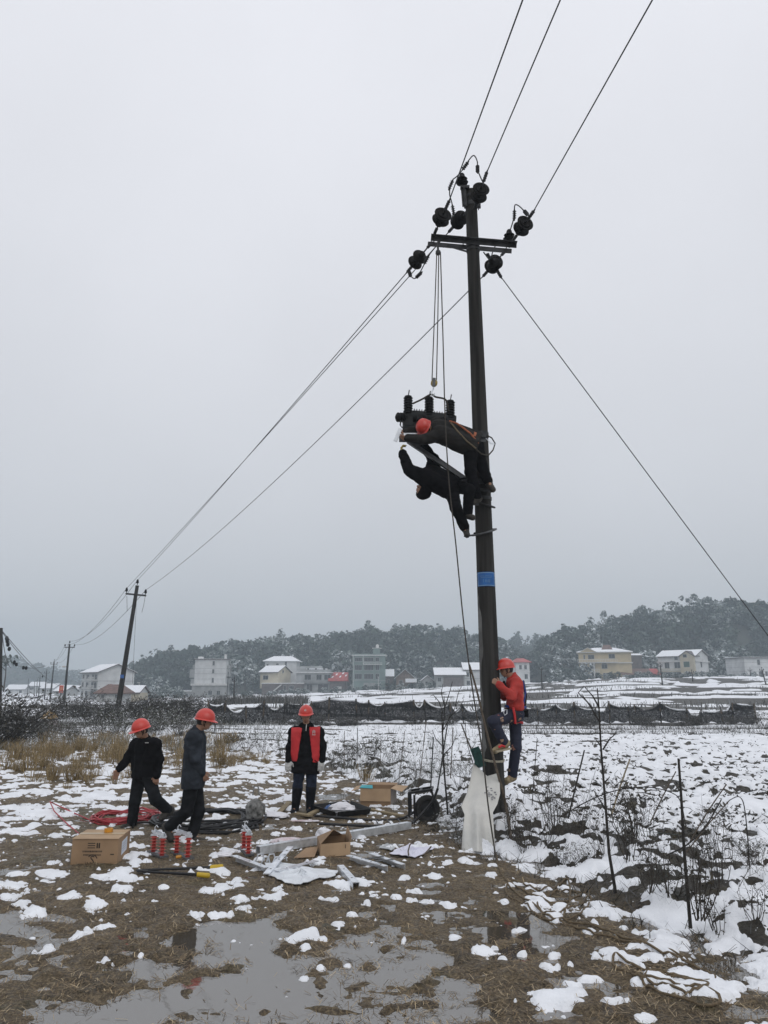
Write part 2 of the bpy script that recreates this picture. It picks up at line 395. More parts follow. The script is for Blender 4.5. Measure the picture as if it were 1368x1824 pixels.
def mud_material():
    m = bpy.data.materials.new('wet mud'); m.use_nodes = True
    n, l = m.node_tree.nodes, m.node_tree.links
    b = n['Principled BSDF']
    geo = n.new('ShaderNodeNewGeometry')
    def noise(scale, det, vec=None, rough=.6):
        t = n.new('ShaderNodeTexNoise'); t.inputs['Scale'].default_value = scale; t.inputs['Detail'].default_value = det; t.inputs['Roughness'].default_value = rough
        l.new(vec or geo.outputs['Position'], t.inputs['Vector']); return t.outputs['Fac']
    def ramp(fac, stops):
        t = n.new('ShaderNodeValToRGB'); e = t.color_ramp.elements
        while len(e) < len(stops): e.new(.5)
        for k, (p, c) in enumerate(stops): e[k].position = p; e[k].color = (*c, 1)
        l.new(fac, t.inputs[0]); return t.outputs[0]
    def mix(f, a, c):
        t = n.new('ShaderNodeMix'); t.data_type = 'RGBA'
        if isinstance(f, float): t.inputs['Factor'].default_value = f
        else: l.new(f, t.inputs['Factor'])
        for k, s in (('A', a), ('B', c)):
            if isinstance(s, tuple): t.inputs[k].default_value = (*s, 1)
            else: l.new(s, t.inputs[k])
        return t.outputs['Result']
    def mapr(f, a, c):
        t = n.new('ShaderNodeMapRange'); t.inputs['From Min'].default_value = a; t.inputs['From Max'].default_value = c; l.new(f, t.inputs['Value']); return t.outputs[0]
    base = ramp(noise(2.2, 8), [(.36, (.042, .030, .017)), (.5, (.140, .100, .054)), (.64, (.255, .190, .105))])
    fine = ramp(noise(38, 5, rough=.75), [(.40, (.012, .009, .006)), (.5, (.110, .082, .048)), (.62, (.37, .29, .17))])
    c = mix(.62, base, fine)
    vor = n.new('ShaderNodeMapping'); vor.inputs['Scale'].default_value = (22, 70, 30); vor.inputs['Rotation'].default_value = (0, 0, .4); l.new(geo.outputs['Position'], vor.inputs['Vector'])
    st = mapr(noise(1.0, 6, vor.outputs[0], .7), .57, .68)
    c = mix(st, c, (.27, .205, .12))
    vor2 = n.new('ShaderNodeMapping'); vor2.inputs['Scale'].default_value = (70, 20, 30); vor2.inputs['Rotation'].default_value = (0, 0, -.3); l.new(geo.outputs['Position'], vor2.inputs['Vector'])
    st2 = mapr(noise(1.0, 6, vor2.outputs[0], .7), .60, .70)
    c = mix(st2, c, (.024, .018, .012))
    moss = mapr(noise(1.3, 5), .58, .70)
    c = mix(moss, c, mix(.5, c, (.070, .075, .030)))
    at = n.new('ShaderNodeAttribute'); at.attribute_name = 'field'
    soil = ramp(noise(5, 8), [(.35, (.014, .013, .011)), (.55, (.036, .032, .024)), (.72, (.075, .066, .042))])
    c = mix(at.outputs['Fac'], c, soil)
    l.new(c, b.inputs['Base Color'])
    rr_ = n.new('ShaderNodeMapRange'); rr_.inputs['From Min'].default_value = .35; rr_.inputs['From Max'].default_value = .65; rr_.inputs['To Min'].default_value = .38; rr_.inputs['To Max'].default_value = .85
    l.new(noise(9, 4), rr_.inputs['Value']); l.new(rr_.outputs[0], b.inputs['Roughness'])
    b.inputs['Specular IOR Level'].default_value = .4
    bp = n.new('ShaderNodeBump'); bp.inputs['Strength'].default_value = 1.0; bp.inputs['Distance'].default_value = .06
    l.new(noise(26, 8, rough=.7), bp.inputs['Height']); l.new(bp.outputs[0], b.inputs['Normal'])
    return m
gme = npmesh('ground', np.stack([GX, GY, GZ], -1).reshape(-1, 3), QUADS, mud_material(), True)
fa = gme.attributes.new('field', 'FLOAT', 'POINT')
fa.data.foreach_set('value', (sstep(-.4, .5, SB) * .9 + .0).clip(0, 1).astype(np.float32).ravel())
ground = tag(link('ground', gme), kind='structure')

SNOW = mat('snow', (.82, .84, .87), .75, .05, 3.0, .55, 55.0, spec=.25)
keep = (ST > -.02).ravel()
kq = keep[QUADS].any(1) & (RR.ravel()[QUADS].min(1) > 3.0) & (np.abs(AZ).ravel()[QUADS].max(1) < 1.2)
q = QUADS[kq]
used, inv = np.unique(q, return_inverse=True)
sz = np.stack([GX, GY, GZ + ST], -1).reshape(-1, 3)[used]
snow = tag(link('snow', npmesh('snow', sz, inv.reshape(-1, 4), SNOW, True)), kind='stuff')

def water_material():
    m = bpy.data.materials.new('muddy water'); m.use_nodes = True
    n, l = m.node_tree.nodes, m.node_tree.links
    b = n['Principled BSDF']
    b.inputs['Base Color'].default_value = (.075, .063, .047, 1); b.inputs['Roughness'].default_value = .035
    b.inputs['IOR'].default_value = 2.7; b.inputs['Specular IOR Level'].default_value = .6
    geo = n.new('ShaderNodeNewGeometry'); t = n.new('ShaderNodeTexNoise'); t.inputs['Scale'].default_value = 7; t.inputs['Detail'].default_value = 3
    l.new(geo.outputs['Position'], t.inputs['Vector'])
    bp = n.new('ShaderNodeBump'); bp.inputs['Strength'].default_value = .05; bp.inputs['Distance'].default_value = .01
    l.new(t.outputs['Fac'], bp.inputs['Height']); l.new(bp.outputs[0], b.inputs['Normal'])
    return m
WZ = -.006
wp = [(-8, 3.0), (8, 3.0), (14, 14), (2, 16), (-12, 14)]
water = tag(link('puddle_water', npmesh('puddle_water', [(a, b, WZ) for a, b in wp], [tuple(range(5))], water_material())), kind='structure')

# straw litter trodden into the mud
def straw():
    N = 110000
    y = 4.6 * np.exp(rng.uniform(0, math.log(17 / 4.6), N)); x = rng.uniform(-.62, .62, N) * y
    dens = fbm(x / 1.3, y / 1.3, 3, 101)
    k = (bank_s(x, y) < .15) & (dens + rng.uniform(-.5, .5, N) > -.1); x, y = x[k], y[k]; N = len(x)
    z = ground_z(x, y) + .006
    kk = (snow_t(x, y) < .004) & ((z > WZ - .008) | (rng.random(N) < .03)); x, y, z = x[kk], y[kk], np.maximum(z[kk], WZ + .004); N = len(x)
    L = rng.uniform(.010, .045, N); a = rng.uniform(0, pi, N) * .999; w = rng.uniform(.0010, .0026, N); dz = rng.uniform(-.012, .018, N)
    dx, dy = np.cos(a) * L, np.sin(a) * L; px, py = -np.sin(a) * w, np.cos(a) * w
    V = np.stack([np.stack([x - dx - px, y - dy - py, z - dz * .2], -1), np.stack([x + dx - px, y + dy - py, z + dz + .004], -1),
                  np.stack([x + dx + px, y + dy + py, z + dz + .004], -1), np.stack([x - dx + px, y - dy + py, z - dz * .2], -1)], 1).reshape(-1, 3)
    me = npmesh('straw', V, np.arange(4 * N).reshape(-1, 4), None)
    for nm, c in (('pale straw', (.36, .28, .17)), ('wet straw', (.15, .105, .055)), ('dark straw', (.06, .042, .025))):
        me.materials.append(mat(nm, c, .7, .3, 3))
    me.polygons.foreach_set('material_index', rng.choice([0, 1, 1, 1, 2], N).astype(np.int32))
    tag(link('straw', me), kind='stuff')
straw()

# ================================================================== HILLS AND WOODS
LEAF = None
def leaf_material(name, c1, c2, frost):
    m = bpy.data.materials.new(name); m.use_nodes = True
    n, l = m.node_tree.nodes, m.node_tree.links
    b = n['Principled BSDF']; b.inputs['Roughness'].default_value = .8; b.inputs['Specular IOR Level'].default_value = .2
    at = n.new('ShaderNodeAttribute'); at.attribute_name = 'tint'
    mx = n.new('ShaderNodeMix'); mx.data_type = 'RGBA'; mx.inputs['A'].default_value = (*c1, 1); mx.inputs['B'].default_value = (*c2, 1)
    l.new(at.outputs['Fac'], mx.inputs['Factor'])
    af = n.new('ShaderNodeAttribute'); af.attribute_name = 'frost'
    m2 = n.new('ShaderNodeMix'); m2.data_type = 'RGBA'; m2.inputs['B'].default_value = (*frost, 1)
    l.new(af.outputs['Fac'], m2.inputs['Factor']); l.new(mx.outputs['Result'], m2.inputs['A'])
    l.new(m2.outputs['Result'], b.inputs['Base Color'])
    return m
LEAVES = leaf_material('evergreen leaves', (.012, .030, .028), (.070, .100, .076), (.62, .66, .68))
BARK = mat('bark', (.045, .036, .028), .9, .3, 12, .5, 30)
def crown_quads(kind, nleaf, leaf, r, h, seed):
    """Leaf clumps spread through a crown of radius r and height h above its base; returns (n,4,3) quads."""
    g = np.random.default_rng(seed)
    if kind == 'cone':
        nc = 22; t = np.linspace(0, .97, nc) + g.uniform(-.015, .015, nc); rad = r * (1 - t) ** .8 * g.uniform(.5, 1, nc); ang = g.uniform(0, 2 * pi, nc)
        C = np.stack([rad * np.cos(ang), rad * np.sin(ang), h * (.08 + .9 * t)], -1); cr = .22 * r + .25 * r * (1 - t)
    elif kind == 'umbrella':
        nc = 9; ang = g.uniform(0, 2 * pi, nc); rad = r * g.uniform(.1, .9, nc)
        C = np.stack([rad * np.cos(ang), rad * np.sin(ang), h * g.uniform(.62, .98, nc)], -1); cr = np.full(nc, .30 * r)
    else:
        nc = 20; d = g.normal(size=(nc, 3)); d /= np.linalg.norm(d, axis=1)[:, None]; q = g.uniform(.35, .88, nc)[:, None]
        C = d * q * np.array([r, r, h * .5]) + np.array([0, 0, h * .52]); cr = r * g.uniform(.24, .46, nc)
    k = g.integers(0, nc, nleaf)
    d = g.normal(size=(nleaf, 3)); d /= np.linalg.norm(d, axis=1)[:, None]
    d[:, 2] = np.abs(d[:, 2]) * np.where(g.random(nleaf) < .75, 1, -1)
    pos = C[k] + d * (cr[k] * g.uniform(.6, 1.1, nleaf) ** .6)[:, None] * np.array([1, 1, .75])
    nrm = d + g.normal(size=(nleaf, 3)) * .55; nrm /= np.linalg.norm(nrm, axis=1)[:, None]
    a = np.cross(nrm, g.normal(size=(nleaf, 3))); a /= np.linalg.norm(a, axis=1)[:, None]; b = np.cross(nrm, a)
    s = leaf * g.uniform(.5, 1.2, nleaf)[:, None]; s2 = s * g.uniform(.35, .9, nleaf)[:, None]
    Q = np.stack([pos - a * s - b * s2 * .4, pos + a * s * .3 - b * s2, pos + a * s + b * s2 * .3, pos - a * s * .2 + b * s2], 1)
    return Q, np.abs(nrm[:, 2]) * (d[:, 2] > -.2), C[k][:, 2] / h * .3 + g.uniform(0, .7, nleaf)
PROTO = {}
for kd, cnt, lf in (('round', 200, .62), ('cone', 170, .5), ('umbrella', 110, .55)):
    PROTO[kd] = [crown_quads(kd, cnt, lf, 1 * 3.2, 7.0, 300 + 31 * i + len(kd)) for i in range(5)]
def leaf_mesh(name, Q, frost, tint):
    n = len(Q)
    me = npmesh(name, Q.reshape(-1, 3), np.arange(4 * n).reshape(-1, 4), LEAVES)
    for nm, val in (('frost', frost), ('tint', tint)):
        a = me.attributes.new(nm, 'FLOAT', 'FACE'); a.data.foreach_set('value', val.astype(np.float32))
    return me
def forest(name, spots):
    """spots: (x, y, z, kind, scale, frost, tint)"""
    QQ, FF, TT = [], [], []
    for (x, y, z, kd, sc, fr, ti) in spots:
        Q, up, t = PROTO[kd][random.randrange(5)]
        a = random.uniform(0, 2 * pi); M = np.array([[cos(a), -sin(a), 0], [sin(a), cos(a), 0], [0, 0, 1]])
        s3 = np.array([sc * random.uniform(.85, 1.2), sc * random.uniform(.85, 1.2), sc])
        QQ.append((Q * s3) @ M.T + np.array([x, y, z]))
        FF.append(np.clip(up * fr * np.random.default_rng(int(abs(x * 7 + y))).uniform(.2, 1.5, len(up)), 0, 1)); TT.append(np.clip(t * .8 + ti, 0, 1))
    return tag(link(name, leaf_mesh(name, np.concatenate(QQ), np.concatenate(FF), np.concatenate(TT))), kind='stuff')
HILLS = {}
def hill(sky, yb, yr, zb, drop, back=120):
    us = np.arange(sky[0][0], sky[-1][0] + 1, 12.0)
    vv = np.interp(us, [a for a, _ in sky], [b for _, b in sky])
    ts = np.concatenate([np.linspace(0, 1, 10), [1.3, 2.0, 3.0]])
    V = np.zeros((len(ts), len(us), 3))
    for j, (u, v) in enumerate(zip(us, vv)):
        top = P(u, v, yr); zt = top.z - drop
        for i, t in enumerate(ts):
            y = yb + (yr - yb) * t
            x = (u - 684) / F * (yr if t > 1 else y) / .973
            z = zb + (zt - zb) * (math.sin(min(t, 1) * pi / 2) ** .9) if t <= 1 else zt - (t - 1) * (zt - zb) * .6
            V[i, j] = (x, y, z)
    nI, nJ = V.shape[:2]
    fs = np.array([(i * nJ + j, i * nJ + j + 1, (i + 1) * nJ + j + 1, (i + 1) * nJ + j) for i in range(nI - 1) for j in range(nJ - 1)])
    tag(link('hill', npmesh('hill', V.reshape(-1, 3), fs, mat('hill soil', (.030, .034, .026), .9, .3, .15, .4, 1.0), True)), kind='structure')
    def at(u, t):
        j = np.interp(u, us, np.arange(len(us))); i = t * 9
        i0, j0 = min(int(i), 8), min(int(j), nJ - 2); fi, fj = i - i0, j - j0
        return (V[i0, j0] * (1 - fi) + V[i0 + 1, j0] * fi) * (1 - fj) + (V[i0, j0 + 1] * (1 - fi) + V[i0 + 1, j0 + 1] * fi) * fj
    return at, us[0], us[-1]
def plant(name, hl, n, dens_t, frost, sc, kinds):
    at, u0, u1 = hl; sp = []
    for k in range(n):
        u = random.uniform(u0, u1); t = dens_t(random.random())
        p = at(u, t)
        if p[2] < -3: continue
        fr = frost * random.choice([.05, .1, .2, .3, .7, 1.2]) * (.4 + 1.6 * max(0, .5 + float(vnoise(np.array([u / 55.]), np.array([t * 2.5]), 77)[0])))
        sp.append((p[0], p[1], p[2] - .8, random.choice(kinds), sc * random.uniform(.7, 1.35), fr, random.choice([-.3, -.2, -.1, 0, .15, .35])))
    return forest(name, sp)
h_mid = hill([(228, 1222), (245, 1196), (275, 1170), (330, 1153), (400, 1145), (480, 1134), (560, 1131), (640, 1121), (700, 1116), (760, 1113), (820, 1119), (870, 1132), (900, 1150), (940, 1178), (1010, 1205)], 262, 335, .0, 7.5)
h_right = hill([(900, 1208), (925, 1180), (955, 1142), (1000, 1112), (1060, 1102), (1120, 1090), (1170, 1086), (1230, 1070), (1290, 1060), (1340, 1070), (1400, 1082), (1520, 1110), (1700, 1150)], 246, 300, 4.0, 7.0)
h_back = hill([(780, 1140), (840, 1132), (900, 1131), (960, 1132), (1040, 1140), (1120, 1160)], 420, 480, 2.0, 7.0)
h_left = hill([(-420, 1175), (-200, 1165), (0, 1168), (60, 1172), (120, 1186), (200, 1196), (280, 1204), (330, 1215)], 560, 660, -1.0, 8.0)
plant('wood', h_mid, 800, lambda r: r ** .8, .40, 1.0, ['round', 'round', 'round', 'cone'])
plant('wood', h_right, 520, lambda r: r ** .8, .50, .95, ['round', 'round', 'cone', 'round'])
plant('wood', h_back, 130, lambda r: .5 + r * .5, .5, 1.1, ['round', 'cone'])
plant('wood', h_left, 260, lambda r: r ** .6, .3, 1.3, ['round'])

# ================================================================== HOUSES
WALLW = mat('white render', (.56, .57, .57), .8, .10, .6, .15, 6)
WALLC = mat('cream render', (.52, .47, .36), .8, .08, .6, .12, 6)
WALLY = mat('yellow render', (.49, .41, .265), .8, .08, .6, .12, 6)
WALLG = mat('bare concrete', (.30, .31, .31), .85, .18, .5, .2, 5)
WALLT = mat('grey green tile', (.155, .215, .205), .6, .12, .6, .1, 8)
WALLB = mat('brown boards', (.15, .11, .085), .85, .25, 1.5, .3, 8)
WALLD = mat('dark brick', (.12, .10, .095), .9, .2, 1.2, .3, 8)
TRIM = mat('pale trim', (.60, .60, .59), .7, .08, 2)
BAND = mat('grey joint', (.26, .27, .28), .8, .1, 2)
ROOFD = mat('dark roof tile', (.085, .072, .070), .8, .2, 2, .3, 10)
ROOFB = mat('brown roof tile', (.14, .085, .070), .8, .2, 2, .3, 10)
ROOFR = mat('red sheet roof', (.36, .055, .050), .6, .25, .9, .2, 8)
GLASS = mat('window glass', (.020, .026, .030), .12, .2, 1.0, spec=.6)
DOORM = mat('dark door', (.045, .040, .040), .6, .2, 2)
WFRAME = mat('window frame', (.36, .37, .37), .5, .05, 3)
GREENG = mat('green curtain glass', (.035, .085, .065), .2, .2, 1.0)

class House:
    def __init__(s, label, u0, u1, vt, vb, d, depth=9.0, yaw=0.0, anchor='L', name='house', cat='house', wall=WALLW, W=None, group=None, sink=1.6):
        s.M = None
        dz = P(.5 * (u0 + u1), vt, d)
        s.px = (d * cos(TH) + (dz.z - H) * sin(TH)) / F
        y = R(yaw); s.ex = Vector((cos(y), sin(y), 0)); s.ey = Vector((-sin(y), cos(y), 0))
        s.W = W or (u1 - u0) * s.px / cos(y)
        b = P(u0 if anchor == 'L' else u1, vb, d)
        s.o = b if anchor == 'L' else b - s.ex * s.W
        s.Hh = P(u0 if anchor == 'L' else u1, vt, d).z - b.z
        s.D = depth; s.u0, s.u1, s.vt, s.vb, s.anchor = u0, u1, vt, vb, anchor
        s.t = thing(name, label, cat, tuple(s.o), group)
        s.sink = sink
        s.wall('wall', wall, 0, s.W, 0, s.D, -sink, s.Hh)
    def pt(s, x, y, z): return s.o + s.ex * x + s.ey * y + Vector((0, 0, z))
    def X(s, u): return (u - s.u0) * s.W / (s.u1 - s.u0)
    def Z(s, v): return (s.vb - v) * s.Hh / (s.vb - s.vt)
    def addbox(s, mb, x0, x1, y0, y1, z0, z1):
        mb.add([s.pt(x, y, z) for z in (z0, z1) for y in (y0, y1) for x in (x0, x1)], [(0, 2, 3, 1), (4, 5, 7, 6), (0, 1, 5, 4), (2, 6, 7, 3), (0, 4, 6, 2), (1, 3, 7, 5)])
        return mb
    def wall(s, name, m, *a): return s.addbox(MB(), *a).build(name, m, s.t)
    def win(s, u0, u1, v0, v1, pane=None, bars=1, sill=True, door=False):
        s.winl('front', s.X(u0), s.X(u1), s.Z(v1), s.Z(v0), pane, bars, sill, door)
    def winl(s, face, a0, a1, z0, z1, pane=None, bars=1, sill=True, door=False):
        mb, pb = MB(), MB(); fw = .09
        def bx(m, a, b, c, e, o0, o1):
            if face == 'front': s.addbox(m, a, b, -o1, -o0, c, e)
            elif face == 'right': s.addbox(m, s.W + o0, s.W + o1, a, b, c, e)
            else: s.addbox(m, -o1, -o0, a, b, c, e)
        bx(pb, a0, a1, z0, z1, .0, .02)
        bx(mb, a0 - fw, a0, z0, z1, 0, .08); bx(mb, a1, a1 + fw, z0, z1, 0, .08); bx(mb, a0 - fw, a1 + fw, z1, z1 + fw, 0, .09)
        if sill and not door: bx(mb, a0 - .15, a1 + .15, z0 - .12, z0, 0, .16)
        for k in range(bars):
            c = a0 + (a1 - a0) * (k + 1) / (bars + 1); bx(mb, c - .025, c + .025, z0, z1, .02, .05)
        f = mb.build('door_frame' if door else 'window', WFRAME, s.t)
        pb.build('leaf' if door else 'pane', pane or (DOORM if door else GLASS), f)
    def band(s, v, proud=.06, th=.12, m=None, name='band', x0=0, x1=None):
        z = s.Z(v); s.wall(name, m or BAND, x0 - proud, (s.W if x1 is None else x1) + proud, -proud, s.D + proud, z - th, z)
    def slab(s, z, th=.2, over=.5, m=TRIM, snow=.10, name='roof'):
        s.wall(name, m, -over, s.W + over, -over, s.D + over, z, z + th)
        if snow: s.wall('roof_snow', SNOW, -over + .05, s.W + over - .05, -over + .05, s.D + over - .05, z + th, z + th + snow)
    def gable(s, z, rise, over=.5, m=ROOFD, snow=1.0, axis='x', x0=0, x1=None, y0=0, y1=None, wall=WALLW, bare=None):
        """Pitched roof; axis is the ridge direction."""
        x1 = s.W if x1 is None else x1; y1 = s.D if y1 is None else y1
        q = (lambda a, b, c: s.pt(a, b, c)) if axis == 'x' else (lambda a, b, c: s.pt(b, a, c))
        a0, a1, b0, b1 = (x0, x1, y0, y1) if axis == 'x' else (y0, y1, x0, x1)
        bm_ = (b0 + b1) / 2
        MB().prism([q(a0, b0, z), q(a0, b1, z), q(a0, bm_, z + rise)], q(a1, 0, 0) - q(a0, 0, 0)).build('gable_wall', wall, s.t)
        k = rise / (bm_ - b0); rb = MB(); sb = MB()
        for sg, be in ((-1, b0), (1, b1)):
            e = be + sg * over; ze = z - k * over
            sec = [q(a0 - over, bm_, z + rise), q(a0 - over, e, ze), q(a0 - over, e, ze + .16), q(a0 - over, bm_, z + rise + .16)]
            rb.prism(sec, q(a1 + over, 0, 0) - q(a0 - over, 0, 0))
            if snow > 0 and not (bare == sg):
                t = 1 - snow
                p0 = (bm_ + (e - bm_) * t * .5, z + rise - (z + rise - ze) * t * .5)
                e2 = e - sg * .06
                z2 = ze + k * .06
                ss = [q(a0 - over + .05, p0[0], p0[1] + .17), q(a0 - over + .05, e2, z2 + .17), q(a0 - over + .05, e2, z2 + .26), q(a0 - over + .05, p0[0], p0[1] + .27)]
                sb.prism(ss, q(a1 + over - .05, 0, 0) - q(a0 - over + .05, 0, 0))
        rb.build('roof', m, s.t)
        if snow > 0: sb.build('roof_snow', SNOW, s.t)
    def hip(s, z, rise, over=.5, m=ROOFD, x0=0, x1=None, y0=0, y1=None, ridge=.4, name='roof'):
        x1 = s.W if x1 is None else x1; y1 = s.D if y1 is None else y1
        a, b, c, e = x0 - over, x1 + over, y0 - over, y1 + over
        xm, ym, hl = (a + b) / 2, (c + e) / 2, (b - a) / 2 * ridge
        vs = [s.pt(a, c, z), s.pt(b, c, z), s.pt(b, e, z), s.pt(a, e, z), s.pt(a, c, z + .15), s.pt(b, c, z + .15), s.pt(b, e, z + .15), s.pt(a, e, z + .15), s.pt(xm - hl, ym, z + rise), s.pt(xm + hl, ym, z + rise)]
        MB().add(vs, [(3, 2, 1, 0), (0, 1, 5, 4), (1, 2, 6, 5), (2, 3, 7, 6), (3, 0, 4, 7), (4, 5, 9, 8), (5, 6, 9), (6, 7, 8, 9), (7, 4, 8)]).build(name, m, s.t)
    def balcony(s, x0, x1, z, out=1.2, h=1.0, m=TRIM):
        f = s.wall('balcony', m, x0, x1, -out, -.002, z - .15, z)
        mb = MB(); s.addbox(mb, x0, x1, -out - .003, -out + .08, z + h - .1, z + h)
        n = max(3, int((x1 - x0) / .45))
        for k in range(n + 1):
            c = x0 + .05 + (x1 - x0 - .1) * k / n; s.addbox(mb, c - .05, c + .05, -out, -out + .06, z, z + h - .1)
        mb.build('railing', m, f)
    def column(s, x, y, z0, z1, r=.2, m=TRIM):
        MB().lathe(s.pt(x, y, z0), (0, 0, 1), [(r * 1.3, 0), (r * 1.3, .2), (r, .25), (r * .9, z1 - z0 - .25), (r * 1.3, z1 - z0 - .2), (r * 1.3, z1 - z0)], 10).build('column', m, s.t, True)

# white three-storey house by the leaning pole
h = House('white three-storey farmhouse with snowy gable roof behind the leaning pole', 126, 171.6, 1197, 1246, 190, 9.5, -46, 'R', W=10.0)
h.gable(h.Hh, 1.9, .6, snow=1.0)
for k, (z0, z1) in enumerate(((1.2, 2.7), (4.2, 5.6), (7.0, 8.2))):
    z0 *= h.Hh / 9; z1 *= h.Hh / 9
    h.winl('front', .6, 1.5, z0, z1); h.winl('front', 3.0, 4.4, z0, z1); h.winl('front', 6.3, 7.6, z0 - .3, z1); h.winl('front', 8.0, 9.4, z0 - .3, z1)
    if k: h.balcony(6.0, 9.9, z0 - .5, 1.0, .8)
    h.wall('band', BAND, -.03, h.W + .03, -.03, h.D + .03, z0 - .75, z0 - .65)
h.wall('eave_slab', TRIM, -1.4, -.01, -.4, 2.5, h.Hh - .2, h.Hh)
# low brown-roofed house
h = House('small brown-roofed house at the foot of the leaning pole', 172, 216, 1236, 1247, 118, 6, 6)
h.hip(h.Hh, 1.5, .5, ROOFB, ridge=.45); h.wall('roof_snow', SNOW, 1.4, 2.6, h.D / 2 - .1, h.D / 2 + .5, h.Hh + 1.44, h.Hh + 1.52); h.win(180, 184, 1238, 1243); h.win(204, 208, 1238, 1243)
h = House('low pale shed right of the leaning pole base', 216, 246, 1234, 1247, 150, 6, 0, name='shed', cat='shed', wall=WALLC)
h.gable(h.Hh, 1.2, .4, snow=1); h.win(228, 232, 1238, 1243)
# four-storey white block
h = House('tall white four-storey block with one column of small windows', 344, 399, 1175, 1244, 230, 11)
h.slab(h.Hh, .25, .35, ROOFD, .06); h.wall('stair_head', TRIM, h.X(346), h.X(352), 2, 5, h.Hh + .31, h.Hh + 1.0)
h.wall('chimney', TRIM, h.X(395), h.X(398.6), .4, 1.2, h.Hh + .31, h.Hh + 1.6)
for a, b in ((1178, 1185), (1192.5, 1199), (1208, 1216)): h.win(375.5, 378.5, a, b)
for v in (1190.5, 1200, 1209.5): h.band(v, .02, .07)
f = h.wall('ground_floor', WALLG, h.X(345), h.X(405), -3.0, -.01, -1.6, h.Z(1221.5))
h.wall('terrace', TRIM, h.X(343), h.X(406), -3.3, -.012, h.Z(1221.5), h.Z(1220.2)); h.wall('parapet', TRIM, h.X(343), h.X(406), -3.3, -3.1, h.Z(1220.2), h.Z(1218))
for a, b in ((374, 381), (388.5, 395)):
    mb = h.addbox(MB(), h.X(a), h.X(b), -3.06, -3.001, h.Z(1238), h.Z(1230)); w = mb.build('window', WFRAME, h.t)
    for k in range(2):
        x0, x1 = h.X(a) + .08, h.X(b) - .08; xm = (x0 + x1) / 2
        h.addbox(MB(), [x0, xm + .04][k], [xm - .04, x1][k], -3.08, -3.061, h.Z(1237.4), h.Z(1230.6)).build('pane', GLASS, w)
for z0, z1, w in ((1221, 1209, 1.6), (1207, 1192, 2.0), (1191, 1184, 1.2)): h.wall('balcony', WALLG, -w, -.003, 2, 7, h.Z(z0), h.Z(z1))
for z0, z1 in ((1190, 1185), (1205, 1191), (1218, 1208)): h.wall('balcony', WALLG, h.W + .003, h.W + .95, 2, 7, h.Z(z0), h.Z(z1))
h = House('low grey flat-roofed wing with snow left of the four-storey block', 314, 343, 1232, 1244, 232, 8, name='shed', cat='shed', wall=WALLG); h.slab(h.Hh, .2, .3, TRIM, .15); h.win(330, 334, 1236, 1241)
# cluster: white hip-roofed house, gabled house, two-storey concrete house, red shed
h = House('white hip-roofed house peeping over the gabled farmhouse', 471, 527, 1178, 1216, 252, 10); h.hip(h.Hh, 1.9, .8, SNOW, ridge=.5); h.win(491, 495, 1182, 1185); h.win(506.5, 509.5, 1178.8, 1186, bars=0); h.win(474, 477, 1183, 1187)
h = House('cream gabled farmhouse with one snowy roof slope above a staircase', 468, 494, 1197, 1217, 240, 8, -24, 'R', wall=WALLC, W=6.5)
h.gable(h.Hh, 1.9, .5, snow=1, wall=WALLC); h.winl('front', 1.2, 3.0, 1.2, 2.4); h.winl('right', 2.8, 3.5, 3.3, 4.0)
h = House('dark stone terrace with an outside staircase', 466, 540, 1218, 1233, 236, 6, name='terrace', cat='terrace', wall=WALLD); h.slab(h.Hh, .2, .15, TRIM, .08)
mb = MB(); mb.prism([h.pt(h.X(486), -1.2, h.Z(1231)), h.pt(h.X(489), -1.2, h.Z(1231)), h.pt(h.X(503), -1.2, h.Z(1219.5)), h.pt(h.X(500), -1.2, h.Z(1219.5))], h.ey * 1.1); mb.build('staircase', TRIM, h.t)
h.win(505, 509, 1221, 1231, door=True, bars=0); h.win(515, 523, 1222, 1230, bars=2)
h = House('two-storey concrete house with open balcony and snowy flat roof', 527, 589, 1199, 1233, 238, 9, wall=WALLG)
h.slab(h.Hh, .22, .5, TRIM, .06); h.wall('roof_room', WALLG, h.X(530), h.X(570), 3, 8, h.Hh + .3, h.Hh + 2.2); h.wall('roof_snow', SNOW, h.X(544), h.X(580), 1.5, 6, h.Hh + 1.2, h.Hh + 1.5)
h.wall('parapet', WALLG, h.X(528), h.X(588), .3, .5, h.Hh + .22, h.Hh + 1.1)
for u in (547, 561, 576): h.addbox(MB(), h.X(u) - .3, h.X(u) + .3, 1.2, 1.49, h.Hh + .28, h.Hh + 1.5).build('vent', DOORM, h.t)
for a, b in ((542, 553), (563, 572), (577, 588)): h.win(a, b, 1202, 1212, bars=1)
h.balcony(h.X(540), h.W, h.Z(1216), .9, .9, WALLG)
for a, b in ((532, 540), (546, 556), (566, 584)): h.win(a, b, 1219, 1231, door=True, bars=1)
h = House('dark open shed under a rusty red sheet roof with snow streaks', 587, 616, 1212, 1232, 237, 9, name='shed', cat='shed', wall=WALLD)
h.gable(h.Hh, 2.4, .5, m=ROOFR, snow=0, wall=WALLD); h.win(600, 608, 1223, 1227, pane=TRIM, bars=0)
for x0, y0 in ((.4, .25), (1.6, .6), (2.8, .3), (3.6, .75), (4.6, .45)):
    k = 2.4 / (h.D / 2); y1 = h.D / 2 * y0
    MB().prism([h.pt(x0, y1, h.Hh + k * y1 + .17), h.pt(x0 + .5, y1 + .1, h.Hh + k * (y1 + .1) + .17), h.pt(x0 + .75, y1 + 1.1, h.Hh + k * (y1 + 1.1) + .17), h.pt(x0 + .2, y1 + .9, h.Hh + k * (y1 + .9) + .17)], (0, 0, .06)).build('snow_streak', SNOW, h.t)
